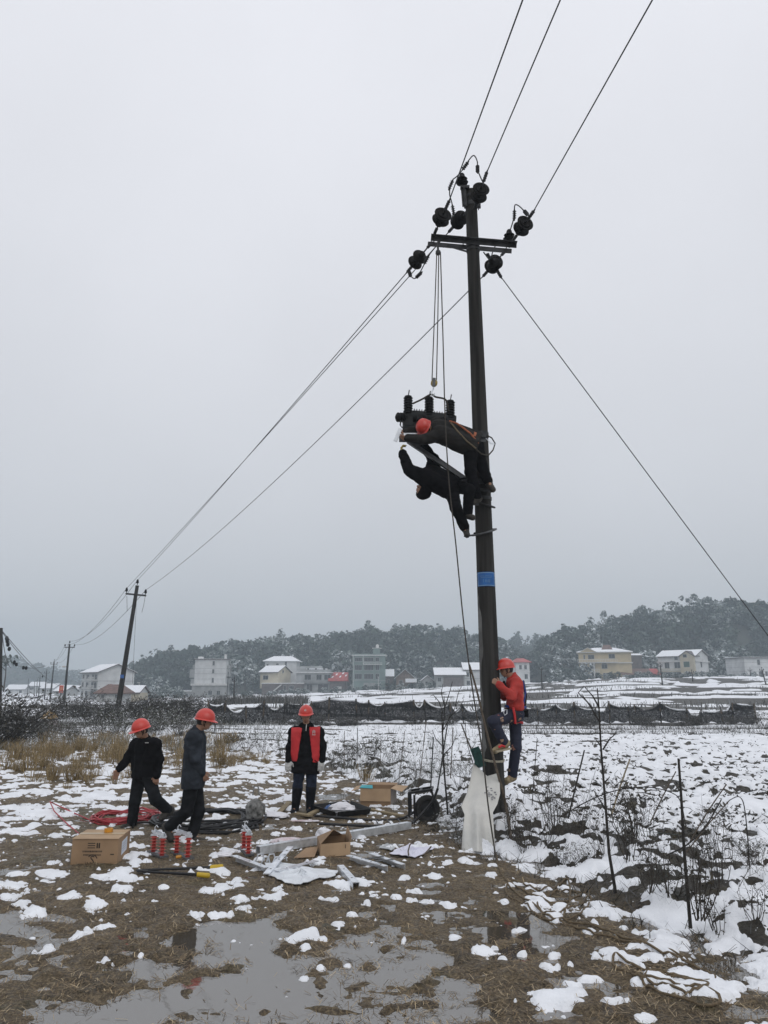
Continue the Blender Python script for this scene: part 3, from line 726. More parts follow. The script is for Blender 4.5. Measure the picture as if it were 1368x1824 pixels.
# grey-green four-storey building
h = House('grey-green four-storey tiled building with a water tank on top', 628, 686, 1168, 1231, 228, 10, wall=WALLT)
h.slab(h.Hh, .2, .35, TRIM, .05); h.wall('parapet', WALLT, 0, h.W, .1, .25, h.Hh + .2, h.Hh + .6)
h.wall('roof_room', WALLT, h.X(664), h.X(676), 2, 5, h.Hh + .25, h.Hh + 2.3); h.wall('canopy', TRIM, h.X(662), h.X(679), 1.7, 5.3, h.Hh + 2.3, h.Hh + 2.45)
MB().lathe(h.pt(h.X(671.5), 3, h.Hh + 2.45), (0, 0, 1), [(.45, 0), (.5, .1), (.5, .8), (.3, 1.05), (.05, 1.15)], 12).build('water_tank', TRIM, h.t, True)
for i, (a, b) in enumerate(((1171.5, 1178), (1185, 1193.5), (1200.5, 1209.5))):
    for (u0, u1, nb) in ((632, 644, 3), (648.5, 664.5, 5), (668.5, 674.5, 1)): h.win(u0, u1, a, b, bars=nb)
h.balcony(h.X(647), h.X(680), h.Z(1183.5), .9, .5, TRIM); h.wall('downpipe', TRIM, .1, .22, -.12, -.01, 0, h.Hh); h.wall('downpipe', TRIM, h.X(646), h.X(646) + .14, -.12, -.01, h.Z(1184), h.Hh)
h.band(1212, .04, .15, WALLG); h.win(648, 656, 1217, 1230, door=True, pane=WALLG); h.win(658, 668, 1217, 1230, door=True, pane=WALLG)
h = House('dark lean-to with snowy roof against the grey-green building', 686.5, 701, 1205, 1226, 232, 7, name='shed', cat='shed', wall=WALLD); h.gable(h.Hh, 2.0, .3, snow=1, wall=WALLD); h.win(691, 694, 1211, 1218)
h = House('brown wooden hut with its gable facing the field', 706, 737, 1207, 1226, 226, 8, name='hut', cat='hut', wall=WALLB); h.gable(h.Hh, 2.2, .6, snow=1, axis='y', wall=WALLB); h.wall('roof_snow', SNOW, h.X(722), h.X(742), -1.4, -.2, h.Hh - 1.4, h.Hh - .3); h.win(711, 717, 1212, 1222, door=True, bars=0)
h = House('tiny snow-roofed gable half hidden by a bush', 752, 771, 1212, 1226, 222, 6, name='hut', cat='hut', wall=WALLG); h.gable(h.Hh, 1.2, .5, snow=1, axis='y', wall=WALLG); h.win(758, 762, 1214, 1220, bars=0)
h = House('long grey shed under a broad snowy roof', 777, 828, 1202, 1227, 222, 9, name='shed', cat='shed', wall=WALLG); h.gable(h.Hh, 2.0, .6, snow=.94, wall=WALLG)
h.wall('wall_panel', WALLD, h.X(790), h.X(826), -.05, -.003, .2, h.Hh - .5); h.win(780, 786, 1207, 1214)
h = House('white house with snowy roof just left of the big pole', 828, 866, 1193, 1227, 224, 9); h.gable(h.Hh, 2.0, .5, snow=1); h.win(832, 836, 1198, 1205); h.win(832, 837, 1213, 1220); h.band(1208, .05)
h = House('house with a red roof behind the climbing worker', 920, 944, 1180, 1212, 232, 8); h.hip(h.Hh, 1.4, .7, ROOFR); h.band(1196, .15, .2, TRIM); h.win(926, 930, 1185, 1192); h.win(935, 939, 1185, 1192); h.win(935, 940, 1201, 1209)
# yellow villa
h = House('yellow three-storey villa with white balconies and columns', 1033, 1119, 1163, 1211, 222, 10, -15, wall=WALLY)
h.slab(h.Hh, .18, .6, TRIM, 0, 'eave'); h.hip(h.Hh + .18, 1.5, .5, SNOW, ridge=.35)
h.hip(h.Hh + .2, 2.2, .0, ROOFB, h.X(1070), h.X(1092), 1.5, 6, .5, 'red_roof'); h.gable(h.Hh + .18, 1.2, .25, TRIM, 0, 'y', h.X(1036), h.X(1062), -.6, 3, WALLY)
h.band(1180.5, .35, .25, TRIM, 'cornice')
h.balcony(h.X(1031), h.X(1096), h.Z(1180) + .02, 1.4, .85); h.balcony(h.X(1036), h.X(1066), h.Z(1197), 1.4, .85)
for u in (1038, 1057.5): h.column(h.X(u), -1.2, -.6, h.Z(1198), .2); h.column(h.X(u), -1.2, h.Z(1196.8), h.Z(1181.5), .18)
for a, b, c, d_ in ((1049, 1058.5, 1167, 1174), (1083, 1092.5, 1166, 1173), (1041.5, 1043.5, 1167, 1174), (1051, 1059, 1182.5, 1192), (1035, 1037, 1184, 1192), (1040, 1042, 1184, 1192), (1070.5, 1079, 1184.5, 1191), (1072, 1081, 1199.5, 1209), (1050, 1064, 1199.5, 1211), (1036, 1043, 1200, 1210)): h.win(a, b, c, d_, bars=1)
MB().prism([h.pt(h.X(1074.75) + 1.02 * cos(t) * .72, -.03, h.Z(1184.5) + .62 * sin(t)) for t in np.linspace(0, pi, 9)], h.ey * .025).build('arch_light', GLASS, h.t)
h.wall('plinth', WALLD, h.X(1030), h.X(1112), -1.5, -.02, -2.2, -.1)
h = House('tall dark brown house end beside the yellow villa', 1121, 1146, 1168, 1211, 236, 8, wall=WALLD); h.gable(h.Hh, .8, .3, m=ROOFD, snow=.3, wall=WALLD); h.band(1192, .1, .2, SNOW, 'ledge')
h = House('low white outbuilding with brown tiled roof', 1111, 1160, 1201, 1212, 218, 6, name='outbuilding', cat='outbuilding'); h.gable(h.Hh, 1.5, .5, m=ROOFB, snow=0)
for a, b in ((1115, 1120), (1132, 1137), (1147, 1152)): h.win(a, b, 1203, 1209)
h = House('small open garage with a bright red roof', 1160.5, 1176, 1201, 1212, 219, 6, name='garage', cat='garage', wall=WALLD); h.gable(h.Hh, 1.5, .3, m=ROOFR, snow=0, wall=WALLD); h.win(1163, 1173, 1205, 1212, door=True, bars=0)
# white house with two gables
h = House('white three-storey house with snowy roof and cream gabled front bay', 1177, 1242, 1168, 1212, 215, 8.5, -46, 'R', wall=WALLW, W=11.2)
h.gable(h.Hh, 1.7, .5, snow=1); h.band(1177, .35, .25, TRIM, 'cornice'); h.band(1196, .08, .12, TRIM)
h.wall('front_bay', WALLC, h.X(1218), h.X(1241.5), -.8, -.004, -1.6, h.Hh); h.gable(h.Hh, 1.3, .3, ROOFD, 0, 'y', h.X(1218), h.X(1241.5), -.8, 2.5, WALLC)
h.balcony(h.X(1177), h.X(1217), h.Z(1195), .8, .7, WALLC)
def baywin(a, b, c, d_, pane):
    w = h.addbox(MB(), h.X(a) - .08, h.X(b) + .08, -.86, -.801, h.Z(d_) - .08, h.Z(c) + .08).build('window', WFRAME, h.t)
    h.addbox(MB(), h.X(a), h.X(b), -.88, -.861, h.Z(d_), h.Z(c)).build('pane', pane, w)
baywin(1224, 1230, 1165.5, 1170.5, GLASS); baywin(1224, 1233.5, 1178.5, 1188, GREENG); baywin(1226, 1234.5, 1197.5, 1208, GLASS)
for a, b, c, d_ in ((1207, 1212, 1168.5, 1174.5), (1189, 1196.5, 1179, 1189.5), (1206, 1215.5, 1178.5, 1189.5), (1189, 1197.5, 1198, 1209), (1180, 1184, 1198, 1209)): h.win(a, b, c, d_)
h.win(1205, 1217, 1197.5, 1212, door=True)
for z0, z1 in ((h.Z(1207), h.Z(1197)), (h.Z(1188), h.Z(1177.5))): h.winl('right', 3.2, 4.0, z0, z1, bars=0)
h.winl('right', 6.2, 6.9, h.Z(1209), h.Z(1204), bars=0)
h = House('white two-storey house cut off by the right edge', 1329, 1400, 1172, 1210, 212, 9, 8, 'L'); h.slab(h.Hh, .2, .5, ROOFD, .1)
for a, b, c, d_ in ((1354, 1358.5, 1175, 1184), (1355, 1361, 1196, 1204), (1367, 1371, 1196, 1204)): h.win(a, b, c, d_)
for v in (1180, 1188, 1196): h.band(v, .02, .06)
h = House('low blue sheeted shed between the two white houses', 1281, 1306, 1204, 1213, 216, 5, name='shed', cat='shed', wall=mat('blue sheet', (.10, .16, .22), .6, .2, 2)); h.slab(h.Hh, .1, .2, TRIM, .1); h.win(1284, 1288, 1206, 1210, bars=0)
def garden_wall(label, u0, u1, vt, vb, d, m=WALLD):
    a, b = P(u0, vb, d), P(u1, vb, d); c = P(u0, vt, d)
    t = thing('retaining_wall', label, 'wall', tuple(a))
    MB().box(((a.x + b.x) / 2, d + .3, (c.z + a.z) / 2 - .8), (b.x - a.x, .5, c.z - a.z + 1.6)).build('masonry', m, t)
    MB().box(((a.x + b.x) / 2, d + .3, c.z + .04), (b.x - a.x + .1, .6, .08)).build('snow_cap', SNOW, t)
garden_wall('grey retaining wall below the white gabled house', 1148, 1286, 1213, 1220, 206)
garden_wall('grey retaining wall below the white house at the edge', 1328, 1420, 1211, 1218, 204)
garden_wall('low stone wall under the yellow villa', 1012, 1146, 1215, 1220, 208)
# far hazy houses
for i, (u0, u1, vt, vb, d, lab) in enumerate(((118, 134, 1231, 1242, 280, 'far hazy cottage nearest the white farmhouse'), (70, 96, 1226, 1240, 330, 'far hazy snow-roofed house right of the pole row'), (50, 74, 1222, 1240, 380, 'far hazy long house among the pole row'),
                                         (96, 116, 1231, 1243, 260, 'far hazy cottage behind the red sign'), (10, 40, 1228, 1240, 330, 'far hazy house behind the bramble heap'), (228, 246, 1232, 1243, 300, 'far hazy cottage by the street lamp'))):
    h = House(lab, u0, u1, vt, vb, d, 8, 8 * (-1) ** i); h.gable(h.Hh, 1.8, .5, snow=1); h.win(u0 + 4, u0 + 8, vt + 2, vt + 6); h.win(u1 - 8, u1 - 4, vt + 2, vt + 6)

# ================================================================== POLES AND LINES IN THE DISTANCE
CONC = mat('weathered concrete', (.020, .019, .018), .9, .35, 1.6, .4, 25, col2=(.050, .048, .044), spec=.15, stretch=(7, 7, .35))
STEEL = mat('dark galvanised steel', (.042, .043, .045), .6, .3, 9, .2, 60, metal=.2, spec=.3)
PORC = mat('dark brown porcelain', (.007, .006, .006), .55, .3, 5, spec=.10)
WIREM = mat('black wire', (.018, .018, .02), .55, .2, 5)
WOODP = mat('grey weathered wood', (.085, .066, .048), .9, .3, 14, .5, 40)
def wire(name, label, pts, r, sag=0.0, n=24, group=None, m=None, cat='wire', kind='wire'):
    if len(pts) == 2:
        a, b = Vector(pts[0]), Vector(pts[1])
        pts = [a.lerp(b, t) - Vector((0, 0, 4 * sag * t * (1 - t))) for t in np.linspace(0, 1, n)]
    o = MB().tube(pts, r, 6).build(name, m or WIREM, None, True, loc=tuple(pts[0]))
    return tag(o, label, cat, group)
def dist_pole(label, top, bot, d, arm=None, r0=.10, r1=.17, group='concrete line poles of the far line', plate=False, name='utility_pole', below=2.0):
    a, b = P(*top, d), P(*bot, d)
    b = b + (b - a).normalized() * below
    t = thing(name, label, 'pole', tuple(b), group)
    MB().tube([b, a], [r1, r0], 12).build('pole_shaft', CONC, t, True)
    tips = []
    if arm:
        l, rr_ = P(*arm[0], d), P(*arm[1], d)
        c = MB().beam(l, rr_, .10, .10).build('crossarm', STEEL, t)
        for q in (l.lerp(rr_, .03), rr_.lerp(l, .03), a):
            MB().lathe(q + Vector((0, 0, .03)), (0, 0, 1), [(.02, 0), (.02, .1), (.08, .12), (.09, .18), (.05, .2), (.08, .22), (.06, .3), (.02, .36)], 10).build('insulator', PORC, t, True)
            tips.append(q + Vector((0, 0, .34)))
        if arm[2:]: MB().beam(a.lerp(b, .16), l.lerp(rr_, .25), .05, .05).build('brace', STEEL, t)
    if plate:
        q = a.lerp(b, .62); MB().box(q + Vector((0, -.15, 0)), (.22, .02, .2)).build('number_plate', mat('plate blue', (.03, .12, .36), .5), t)
    return tips
T1 = dist_pole('leaning concrete pole with a crossarm above the bramble row', (244.5, 1043), (212.5, 1246), 45, ((224, 1057.5), (260, 1061)), .105, .175, plate=True)
T2 = dist_pole('upright concrete pole with a street lamp arm by the red sign', (124, 1147), (115, 1240), 92, ((115, 1153), (133, 1153)), .10, .17)
T3 = dist_pole('third concrete pole of the receding line, just left of the lamp pole', (96.5, 1178), (90, 1240), 140, ((90, 1183), (102, 1183)), .10, .17)
T4 = dist_pole('slim hazy pole fourth along the receding line', (83.5, 1194), (79.5, 1241), 190, ((79, 1199), (88, 1199)), .10, .17)
T5 = dist_pole('hazy pole fifth along the receding line', (71.5, 1204), (69, 1241), 240, ((68, 1208), (75, 1208)), .1, .16)
for (tu, tv, bu, d, lab) in ((66.5, 1209, 65, 270, 'thin hazy pole sixth along the receding line'), (62, 1213, 60.5, 300, 'thin hazy pole seventh along the receding line'), (51, 1209, 48, 270, 'thin hazy pole farthest left of the receding line'), (77, 1227, 76.5, 300, 'short hazy post between two line poles')):
    dist_pole(lab, (tu, tv), (bu, 1242), d, None, .09, .14)
l = P(112, 1188, 92)
lt = thing('street_lamp', 'white street lamp head reaching left from the second pole', 'lamp', tuple(P(119.5, 1187, 92)))
MB().tube([P(119.5, 1188, 92), P(116, 1187, 91.6), P(113, 1187.5, 91.3)], .04, 6).build('lamp_arm', STEEL, lt); MB().lathe(P(114, 1186, 91.4), (0, 0, -1), [(.1, 0), (.25, .06), (.22, .16), (.05, .2)], 10).build('lamp_head', TRIM, lt, True)
dist_pole('thick pole at the left edge carrying festooned service wires', (-1, 1119), (-4, 1262), 44, None, .18, .21, None)
for lab, top, bot, d in (('bare pole with tiny crossarm left of the terrace', (417.5, 1211), (416.5, 1262), 105), ('pole right beside the four-storey block', (407, 1197), (404, 1243), 200), ('pole in front of the white gabled house at its left', (1176, 1184), (1182, 1236), 130), ('pole in front of the cream bay window', (1232, 1196), (1236, 1230), 150),
                         ('leaning pole before the house at the edge', (1357, 1192), (1368, 1232), 130), ('thin pole right of the red-roofed house', (964, 1190), (966, 1235), 130), ('thin pole before the white house at the edge', (1336, 1192), (1337.5, 1210), 180)):
    arm = ((top[0] - 3.5, top[1] + 3), (top[0] + 3.5, top[1] + 3)) if d < 200 else None
    dist_pole(lab, top, bot, d, arm, .09, .14, 'single poles in the fields')
for (u, vt, vb, d, lab) in ((248, 1216, 1243, 190, 'street lamp post right of the leaning pole'), (674, 1206, 1230, 215, 'street lamp post before the grey-green building')):
    b = P(u, vb, d); a = P(u, vt, d)
    t = thing('street_lamp', lab, 'lamp', tuple(b), 'street lamps in the village')
    MB().tube([b - Vector((0, 0, 1)), a], .07, 6).build('lamp_post', TRIM, t); MB().box(a + Vector((0, -.3, 0)), (.5, .9, .14)).build('lamp_head', TRIM, t)
b = P(108, 1243, 70); t = thing('notice_sign', 'faded red notice sign on a thin post beside the lamp pole', 'sign', tuple(b))
MB().tube([b - Vector((0, 0, 1)), P(108.5, 1222, 70)], .03, 6).build('post', STEEL, t)
sg = MB().box(P(109.2, 1227.5, 69.9), (.38, .03, .68)).build('panel', mat('sign red', (.42, .07, .05), .6, .2, 3), t)
MB().box(P(109.2, 1227.5, 69.9) + Vector((.02, -.02, .05)), (.20, .012, .30)).build('faded_print', mat('sign orange', (.45, .20, .13), .6, .3, 9), sg)
for k in range(3): MB().box(P(109.2, 1231.6, 69.9) + Vector((0, -.02, .02 - .05 * k)), (.26, .012, .018)).build('text_line', TRIM, sg)
# wires of the far line
gl = 'conductors of the distant line'
for i in range(3):
    for (Ta, Tb, sg_, nm) in ((T1, T2, 1.0, 'between the leaning pole and the lamp pole'), (T2, T3, .8, 'between the lamp pole and the third pole')):
        wire('power_line', f"thin conductor {nm}, {('on the left arm', 'on the right arm', 'on the pole top')[i]}", (Ta[i], Tb[i]), .014, sg_, 14, gl)
for k, (u2, v2, d2) in enumerate(((20, 1190, 60), (105, 1221, 130), (75, 1198, 130))):
    wire('service_wire', ('drooping festooned wire from the left edge pole', 'long straight wire from the left edge pole to the red sign', 'slack wire from the left edge pole toward the far poles')[k], (P(3, 1121 + 2 * k, 44), P(u2, v2, d2)), .022, .5, 16, 'service wires at the left edge')
for k, (u, v, d) in enumerate(((12.5, 1133, 49), (13.5, 1138, 50), (14.5, 1144, 51), (17, 1152, 53), (26, 1176, 60), (29.5, 1180, 60), (42, 1186, 62), (47, 1186.5, 62), (76, 1203, 110))):
    q = P(u, v, d); o = MB().lathe(q, (0, 0, -1), [(.03, 0), (.10, .05), (.12, .2), (.06, .3)], 8).build('wire_clamp', PORC, None, True, loc=tuple(q)); tag(o, ('topmost clamp on the drooping wire by the edge pole', 'second clamp down the drooping wire by the edge pole', 'third clamp down the drooping wire by the edge pole', 'lowest clamp on the steep part of the drooping wire', 'left clamp of the pair on the level wire start', 'right clamp of the pair on the level wire start', 'left clamp of the middle pair on the level wire', 'right clamp of the middle pair on the level wire', 'lone clamp on the straight wire near the pole row')[k], 'clamp', 'clamps on the left edge wires')
wire('service_wire', 'level wire strung with clamps beyond the left edge pole', (P(20, 1181, 60), P(82, 1186, 66)), .015, .3, 10, 'service wires at the left edge')
wire('drop_wire', 'loose wire end hanging from the left arm of the leaning pole', (P(226, 1062, 45), P(226.5, 1089, 45)), .012, 0, 4); wire('drop_wire', 'loose wire end hanging from the right arm of the leaning pole', [P(258.5, 1063, 45), P(256, 1078, 45), P(252.5, 1091, 45)], .012)
wire('stay_wire', 'thin stay dropping from the leaning pole top to the field', (P(244, 1050, 45), P(236, 1218, 46)), .009, 0, 4)

# ================================================================== SHADE NET FENCE
def net_material():
    m = bpy.data.materials.new('black shade net'); m.use_nodes = True
    n, l = m.node_tree.nodes, m.node_tree.links
    b = n['Principled BSDF']; b.inputs['Base Color'].default_value = (.004, .004, .0045, 1); b.inputs['Roughness'].default_value = .8
    geo = n.new('ShaderNodeNewGeometry'); mp = n.new('ShaderNodeMapping'); mp.inputs['Scale'].default_value = (9, 9, 30); l.new(geo.outputs['Position'], mp.inputs['Vector'])
    t = n.new('ShaderNodeTexNoise'); t.inputs['Scale'].default_value = 1.4; t.inputs['Detail'].default_value = 6; t.inputs['Roughness'].default_value = .7; l.new(mp.outputs[0], t.inputs['Vector'])
    r = n.new('ShaderNodeMapRange'); r.inputs['From Min'].default_value = .30; r.inputs['From Max'].default_value = .50; r.inputs['To Min'].default_value = .55; l.new(t.outputs['Fac'], r.inputs['Value'])
    l.new(r.outputs[0], b.inputs['Alpha'])
    return m
NET = net_material()
def gz1(x, y): return float(ground_z(np.array([x]), np.array([y]))[0])
def shade_fence(name, label, knots, n, seed, ztop=1.0):
    """knots: pixel/distance corners of the run (u, d); spans of about 1.6 m, each its own net panel, every post a part."""
    g = random.Random(seed)
    W = [P(u, 1270, d) for u, d in knots]
    L = np.cumsum([0] + [(b - a).length for a, b in zip(W[:-1], W[1:])])
    st_ = np.linspace(0, L[-1], n + 1); st_[1:-1] += [g.uniform(-.34, .34) * L[-1] / n for _ in range(n - 1)]
    xs = np.interp(st_, L, [p.x for p in W]); ys = np.interp(st_, L, [p.y for p in W])
    t = thing(name, label, 'fence', (xs[0], ys[0], gz1(xs[0], ys[0])))
    tops = []
    for k in range(n + 1):
        z0 = gz1(xs[k], ys[k]); h = ztop + g.uniform(-.26, .16); ln = Vector((g.uniform(-.09, .09), g.uniform(-.05, .05), 0))
        MB().tube([(xs[k], ys[k], z0 - .2), Vector((xs[k], ys[k], z0 + h + g.uniform(.0, .12))) + ln], .03 + .02 * g.random(), 6).build('post', WOODP, t)
        tops.append(Vector((xs[k], ys[k], z0 + h)) + ln)
    for k in range(n):
        a, b = tops[k], tops[k + 1]; z0, z1 = gz1(xs[k], ys[k]), gz1(xs[k + 1], ys[k + 1])
        sag = g.choice([.04, .1, .16, .30, .40]); nx, nz = 10, 7; V = []
        for i in range(nx + 1):
            f = i / nx; tp = a.lerp(b, f) - Vector((0, 0, sag * 4 * f * (1 - f)))
            bt = Vector((tp.x, tp.y - .1, z0 * (1 - f) + z1 * f + .1 + .05 * sin(9 * f + k)))
            for j in range(nz + 1):
                q = bt.lerp(tp, j / nz); q.y += .09 * sin(j * 1.3 + i * .8 + k) + .06 * sin(i * 2.1 + k * 3); V.append(q)
        fs = [(i * (nz + 1) + j, (i + 1) * (nz + 1) + j, (i + 1) * (nz + 1) + j + 1, i * (nz + 1) + j + 1) for i in range(nx) for j in range(nz)]
        MB().add(V, fs).build('net_panel', NET, t, True)
        ed = [V[i * (nz + 1) + nz] + Vector((0, 0, .03)) for i in range(nx + 1)]
        if g.random() < .75:
            i0 = g.randint(0, 3); i1 = g.randint(6, nx)
            MB().tube(ed[i0:i1 + 1], [.012] + [.018 + .03 * g.random() for _ in range(i1 - i0 - 1)] + [.012], 6).build('snow_rim', SNOW, t, True)
        MB().tube(ed, .012, 4).build('top_rope', WIREM, t)
shade_fence('shade_net_fence', 'long black shade net fence on wooden posts from the brambles to the big pole', [(372, 39), (560, 42), (860, 41)], 15, 3, 1.08)
shade_fence('shade_net_fence', 'black shade net fence sagging on posts right of the climbing worker', [(925, 41), (1100, 41), (1347, 39.5)], 13, 5, .95)

# ================================================================== THE BIG POLE
YP = 12.0
PB, PT = P(882.5, 1466, YP), P(838.5, 341, YP)
def pole_at(v):
    """Axis point and radius of the big pole at photo row v."""
    lo, hi = 0.0, 1.0
    for _ in range(40):
        m = (lo + hi) / 2; q = PB.lerp(PT, m)
        pv = float(proj(q.x, q.y, q.z)[1])
        if pv > v: lo = m
        else: hi = m
    return PB.lerp(PT, m), .168 + (.104 - .168) * m
PD = (PT - PB).normalized()
bp = thing('concrete_pole', 'tall dark concrete power pole carrying crossarms, insulators and a blue number plate', 'pole', tuple(PB))
MB().tube([PB - PD * .9, PB, PB.lerp(PT, .25), PB.lerp(PT, .5), PB.lerp(PT, .75), PT], [.17, .168, .152, .136, .12, .104], 32).build('pole_shaft', CONC, bp, True)
def hoop(v, hgt=.07, m=STEEL, name='pole_band', extra=.012):
    c, r = pole_at(v)
    MB().lathe(c - PD * hgt / 2, PD, [(r - .01, 0), (r + extra, 0), (r + extra, hgt), (r - .01, hgt)], 28).build(name, m, bp, True)
    return c, r
for v, hg in ((366, .08), (352, .05), (437, .09), (446, .05), (776, .08), (861, .09), (889, .05)): hoop(v, hg)
# pole-top bracket plates
for (a, b, w) in (((825, 333), (828, 368), .09), ((852, 345), (853, 371), .07)):
    MB().beam(P(*a, YP - .1), P(*b, YP - .1), w, .02, (0, 1, 0)).beam(P(*a, YP - .09), P(*b, YP - .09), .015, .12, (0, 1, 0)).build('top_bracket', STEEL, bp)
MB().beam(P(820, 334, YP - .1), P(836, 334, YP - .1), .08, .05).build('top_bracket', STEEL, bp)
# crossarm of two angle irons, bolted either side
MB().angle(P(768, 419, YP - .17), P(921, 432, YP - .17), .085, .012).build('crossarm', STEEL, bp)
MB().angle(P(762, 433, YP + .17), P(911, 446, YP + .17), .085, .012, flip=-1).build('crossarm', STEEL, bp)
for u in (776, 828, 853, 905):
    f = (u - 768) / 153
    MB().tube([P(u, 419 + 13 * f, YP - .22), P(u - 4, 433 + 13 * f, YP + .22)], .011, 6).build('bolt', STEEL, bp)
MB().beam(P(797, 438, YP + .1), P(845, 452, YP - .05), .05, .012).build('brace', STEEL, bp)
MB().beam(P(862, 450, YP - .05), P(871, 462, YP - .1), .05, .02).build('brace', STEEL, bp)

def ridged(mb, a, b, r=.028, n=5):
    a, b = Vector(a), Vector(b); L = (b - a).length; pr = [(.012, 0)]
    for i in range(n): t = L * (.12 + .76 * i / n); pr += [(r * .55, t), (r, t + L * .03), (r, t + L * .08), (r * .55, t + L * .1)]
    pr += [(.012, L)]
    return mb.lathe(a, b - a, pr, 10)
DISC = [(.028, -.085), (.048, -.08), (.052, -.02), (.075, .0), (.122, .022), (.127, .034), (.118, .042), (.085, .036), (.075, .055), (.055, .040), (.02, .045), (.018, .075)]
def string(att, end, fr=(.38, .66), disc=1.0):
    a, b = P(*att), P(*end); d = (b - a).normalized()
    mb = MB().tube([a, b], .014, 8); mb.beam(a, a.lerp(b, .2), .05, .03)
    s = mb.build('insulator_string', STEEL, bp)
    for f in fr:
        MB().lathe(a.lerp(b, f), d, [(r * disc * 1.12, h) for r, h in DISC], 24).build('disc', PORC, s, True)
    ridged(MB(), a.lerp(b, .84), b + d * .16, .032, 4).build('strain_clamp', STEEL, s, True)
    return b + d * .1
W1 = string((774, 416, YP - .15), (796, 367, YP - .75), (.45, .66), 1.12)
W2 = string((845, 372, YP - .14), (864, 316, YP - .85), (.36, .60), 1.08)
W3 = string((914, 428, YP - .12), (945, 384, YP - .75), (.42, .66), 1.08)
W4 = string((770, 431, YP + .15), (730, 479, YP + .95), (.50, .72), 1.05)
W6 = string((836, 372, YP + .10), (803, 409, YP + 1.0), (.38, .60), 1.02)
W8 = string((901, 446, YP + .16), (865, 487, YP + 1.0), (.44, .66), 1.05)
W9 = string((868, 452, YP - .10), (888, 486, YP + .30), (.45, .62), .9)
def pin(u, v, y, ax=(0, -.15, 1)):
    q = P(u, v, y); ax = Vector(ax).normalized()
    mb = MB().tube([q - ax * .22, q], .015, 8); s = mb.build('pin_insulator', STEEL, bp)
    MB().lathe(q - ax * .06, ax, [(.03, -.03), (.1, -.01), (.115, .02), (.07, .05), (.085, .07), (.1, .085), (.06, .12), (.045, .17), (.03, .19)], 20).build('porcelain_head', PORC, s, True)
pin(823, 321, YP - .1); pin(907, 421, YP + .25)
def jumper(px, y0, y1):
    ps = [P(u, v, y0 + (y1 - y0) * i / (len(px) - 1)) for i, (u, v) in enumerate(px)]
    out = []
    for i in range(len(ps) - 1):                                   # Catmull-Rom
        p0, p1, p2, p3 = ps[max(i - 1, 0)], ps[i], ps[i + 1], ps[min(i + 2, len(ps) - 1)]
        for t in np.linspace(0, 1, 6, endpoint=False):
            out.append(.5 * ((2 * p1) + (p2 - p0) * t + (2 * p0 - 5 * p1 + 4 * p2 - p3) * t * t + (3 * p1 - p0 - 3 * p2 + p3) * t ** 3))
    return out + [ps[-1]]
def add_jumper(px, y0, y1, clamps=()):
    c = jumper(px, y0, y1); j = MB().tube(c, .011, 7).build('jumper_cable', WIREM, bp, True)
    for f in clamps:
        i = int(f * (len(c) - 3)); ridged(MB(), c[i], c[i] + (c[i + 2] - c[i]).normalized() * .2, .036, 4).build('jumper_clamp', STEEL, j, True)
add_jumper([(806, 320), (816, 312), (827, 298), (836, 284), (844, 277), (850, 287), (851, 302), (857, 318), (861, 326)], YP - .3, YP - .6, (.22, .72))
add_jumper([(941, 384), (932, 374), (923, 366), (917, 366), (916, 382), (913, 397), (908, 412)], YP - .6, YP + .2, (.05, .62))
add_jumper([(729, 484), (732, 492), (739, 496), (747, 487), (757, 468), (766, 452), (779, 436)], YP + .8, YP + .2, (.0, .4, .7))
add_jumper([(807, 320), (802, 333), (801, 347), (805, 362), (807, 378), (804, 395)], YP - .2, YP + .3, (.0, .7))
add_jumper([(880, 470), (876, 455), (884, 435), (893, 428)], YP + .4, YP + .3)
# number plate bent round the pole
c, r = pole_at(1033.5)
BLUE = mat('enamel blue', (.010, .105, .34), .35, .15, 6)
WHITEP = mat('plate border white', (.22, .36, .48), .5, .05, 5)
FADED = mat('plate faded print', (.075, .20, .38), .5, .05, 5)
def bent(x, z, rad): 
    a = x / rad - R(6); return c + Vector((sin(a) * rad, -cos(a) * rad, 0)) + PD * z
def bent_sheet(x0, x1, z0, z1, rad, th, name, m, parent):
    n = 14; vs = []
    for k in range(n + 1):
        x = x0 + (x1 - x0) * k / n
        for rd in (rad, rad + th):
            for z in (z0, z1): vs.append(c + Vector((sin(x / rad - R(6)) * rd, -cos(x / rad - R(6)) * rd, 0)) + PD * z)
    fs = []
    for k in range(n):
        a, b = 4 * k, 4 * k + 4
        fs += [(a, a + 1, b + 1, b), (a + 2, b + 2, b + 3, a + 3), (a, b, b + 2, a + 2), (a + 1, a + 3, b + 3, b + 1)]
    fs += [(0, 2, 3, 1), (4 * n, 4 * n + 1, 4 * n + 3, 4 * n + 2)]
    return MB().add(vs, fs).build(name, m, parent)
rp = r + .006
npz = bent_sheet(-.165, .165, -.115, .115, rp, .004, 'number_plate', BLUE, bp)
for x0, x1, z0, z1 in ((-.158, .158, .098, .106), (-.158, .158, -.106, -.098), (-.158, -.150, -.098, .098), (.150, .158, -.098, .098)): bent_sheet(x0, x1, z0, z1, rp + .0042, .002, 'border', WHITEP, npz)
def bent_text(body, size, xo, zo):
    t = text('number', body, size, Matrix.Identity(4), FADED, npz)
    L = LOC[bp.name][0]
    for vv in t.data.vertices:
        p = vv.co + L; q = bent(p.x + xo, p.y + zo, rp + .007); vv.co = q - L
bent_text('16#', .085, .0, -.03)
for x0, x1 in ((-.10, -.03), (-.02, .05), (.06, .10)): bent_sheet(x0, x1, .045, .052, rp + .0042, .002, 'text_line', FADED, npz)
bent_sheet(-.09, .09, .022, .028, rp + .0042, .002, 'text_line', FADED, npz)
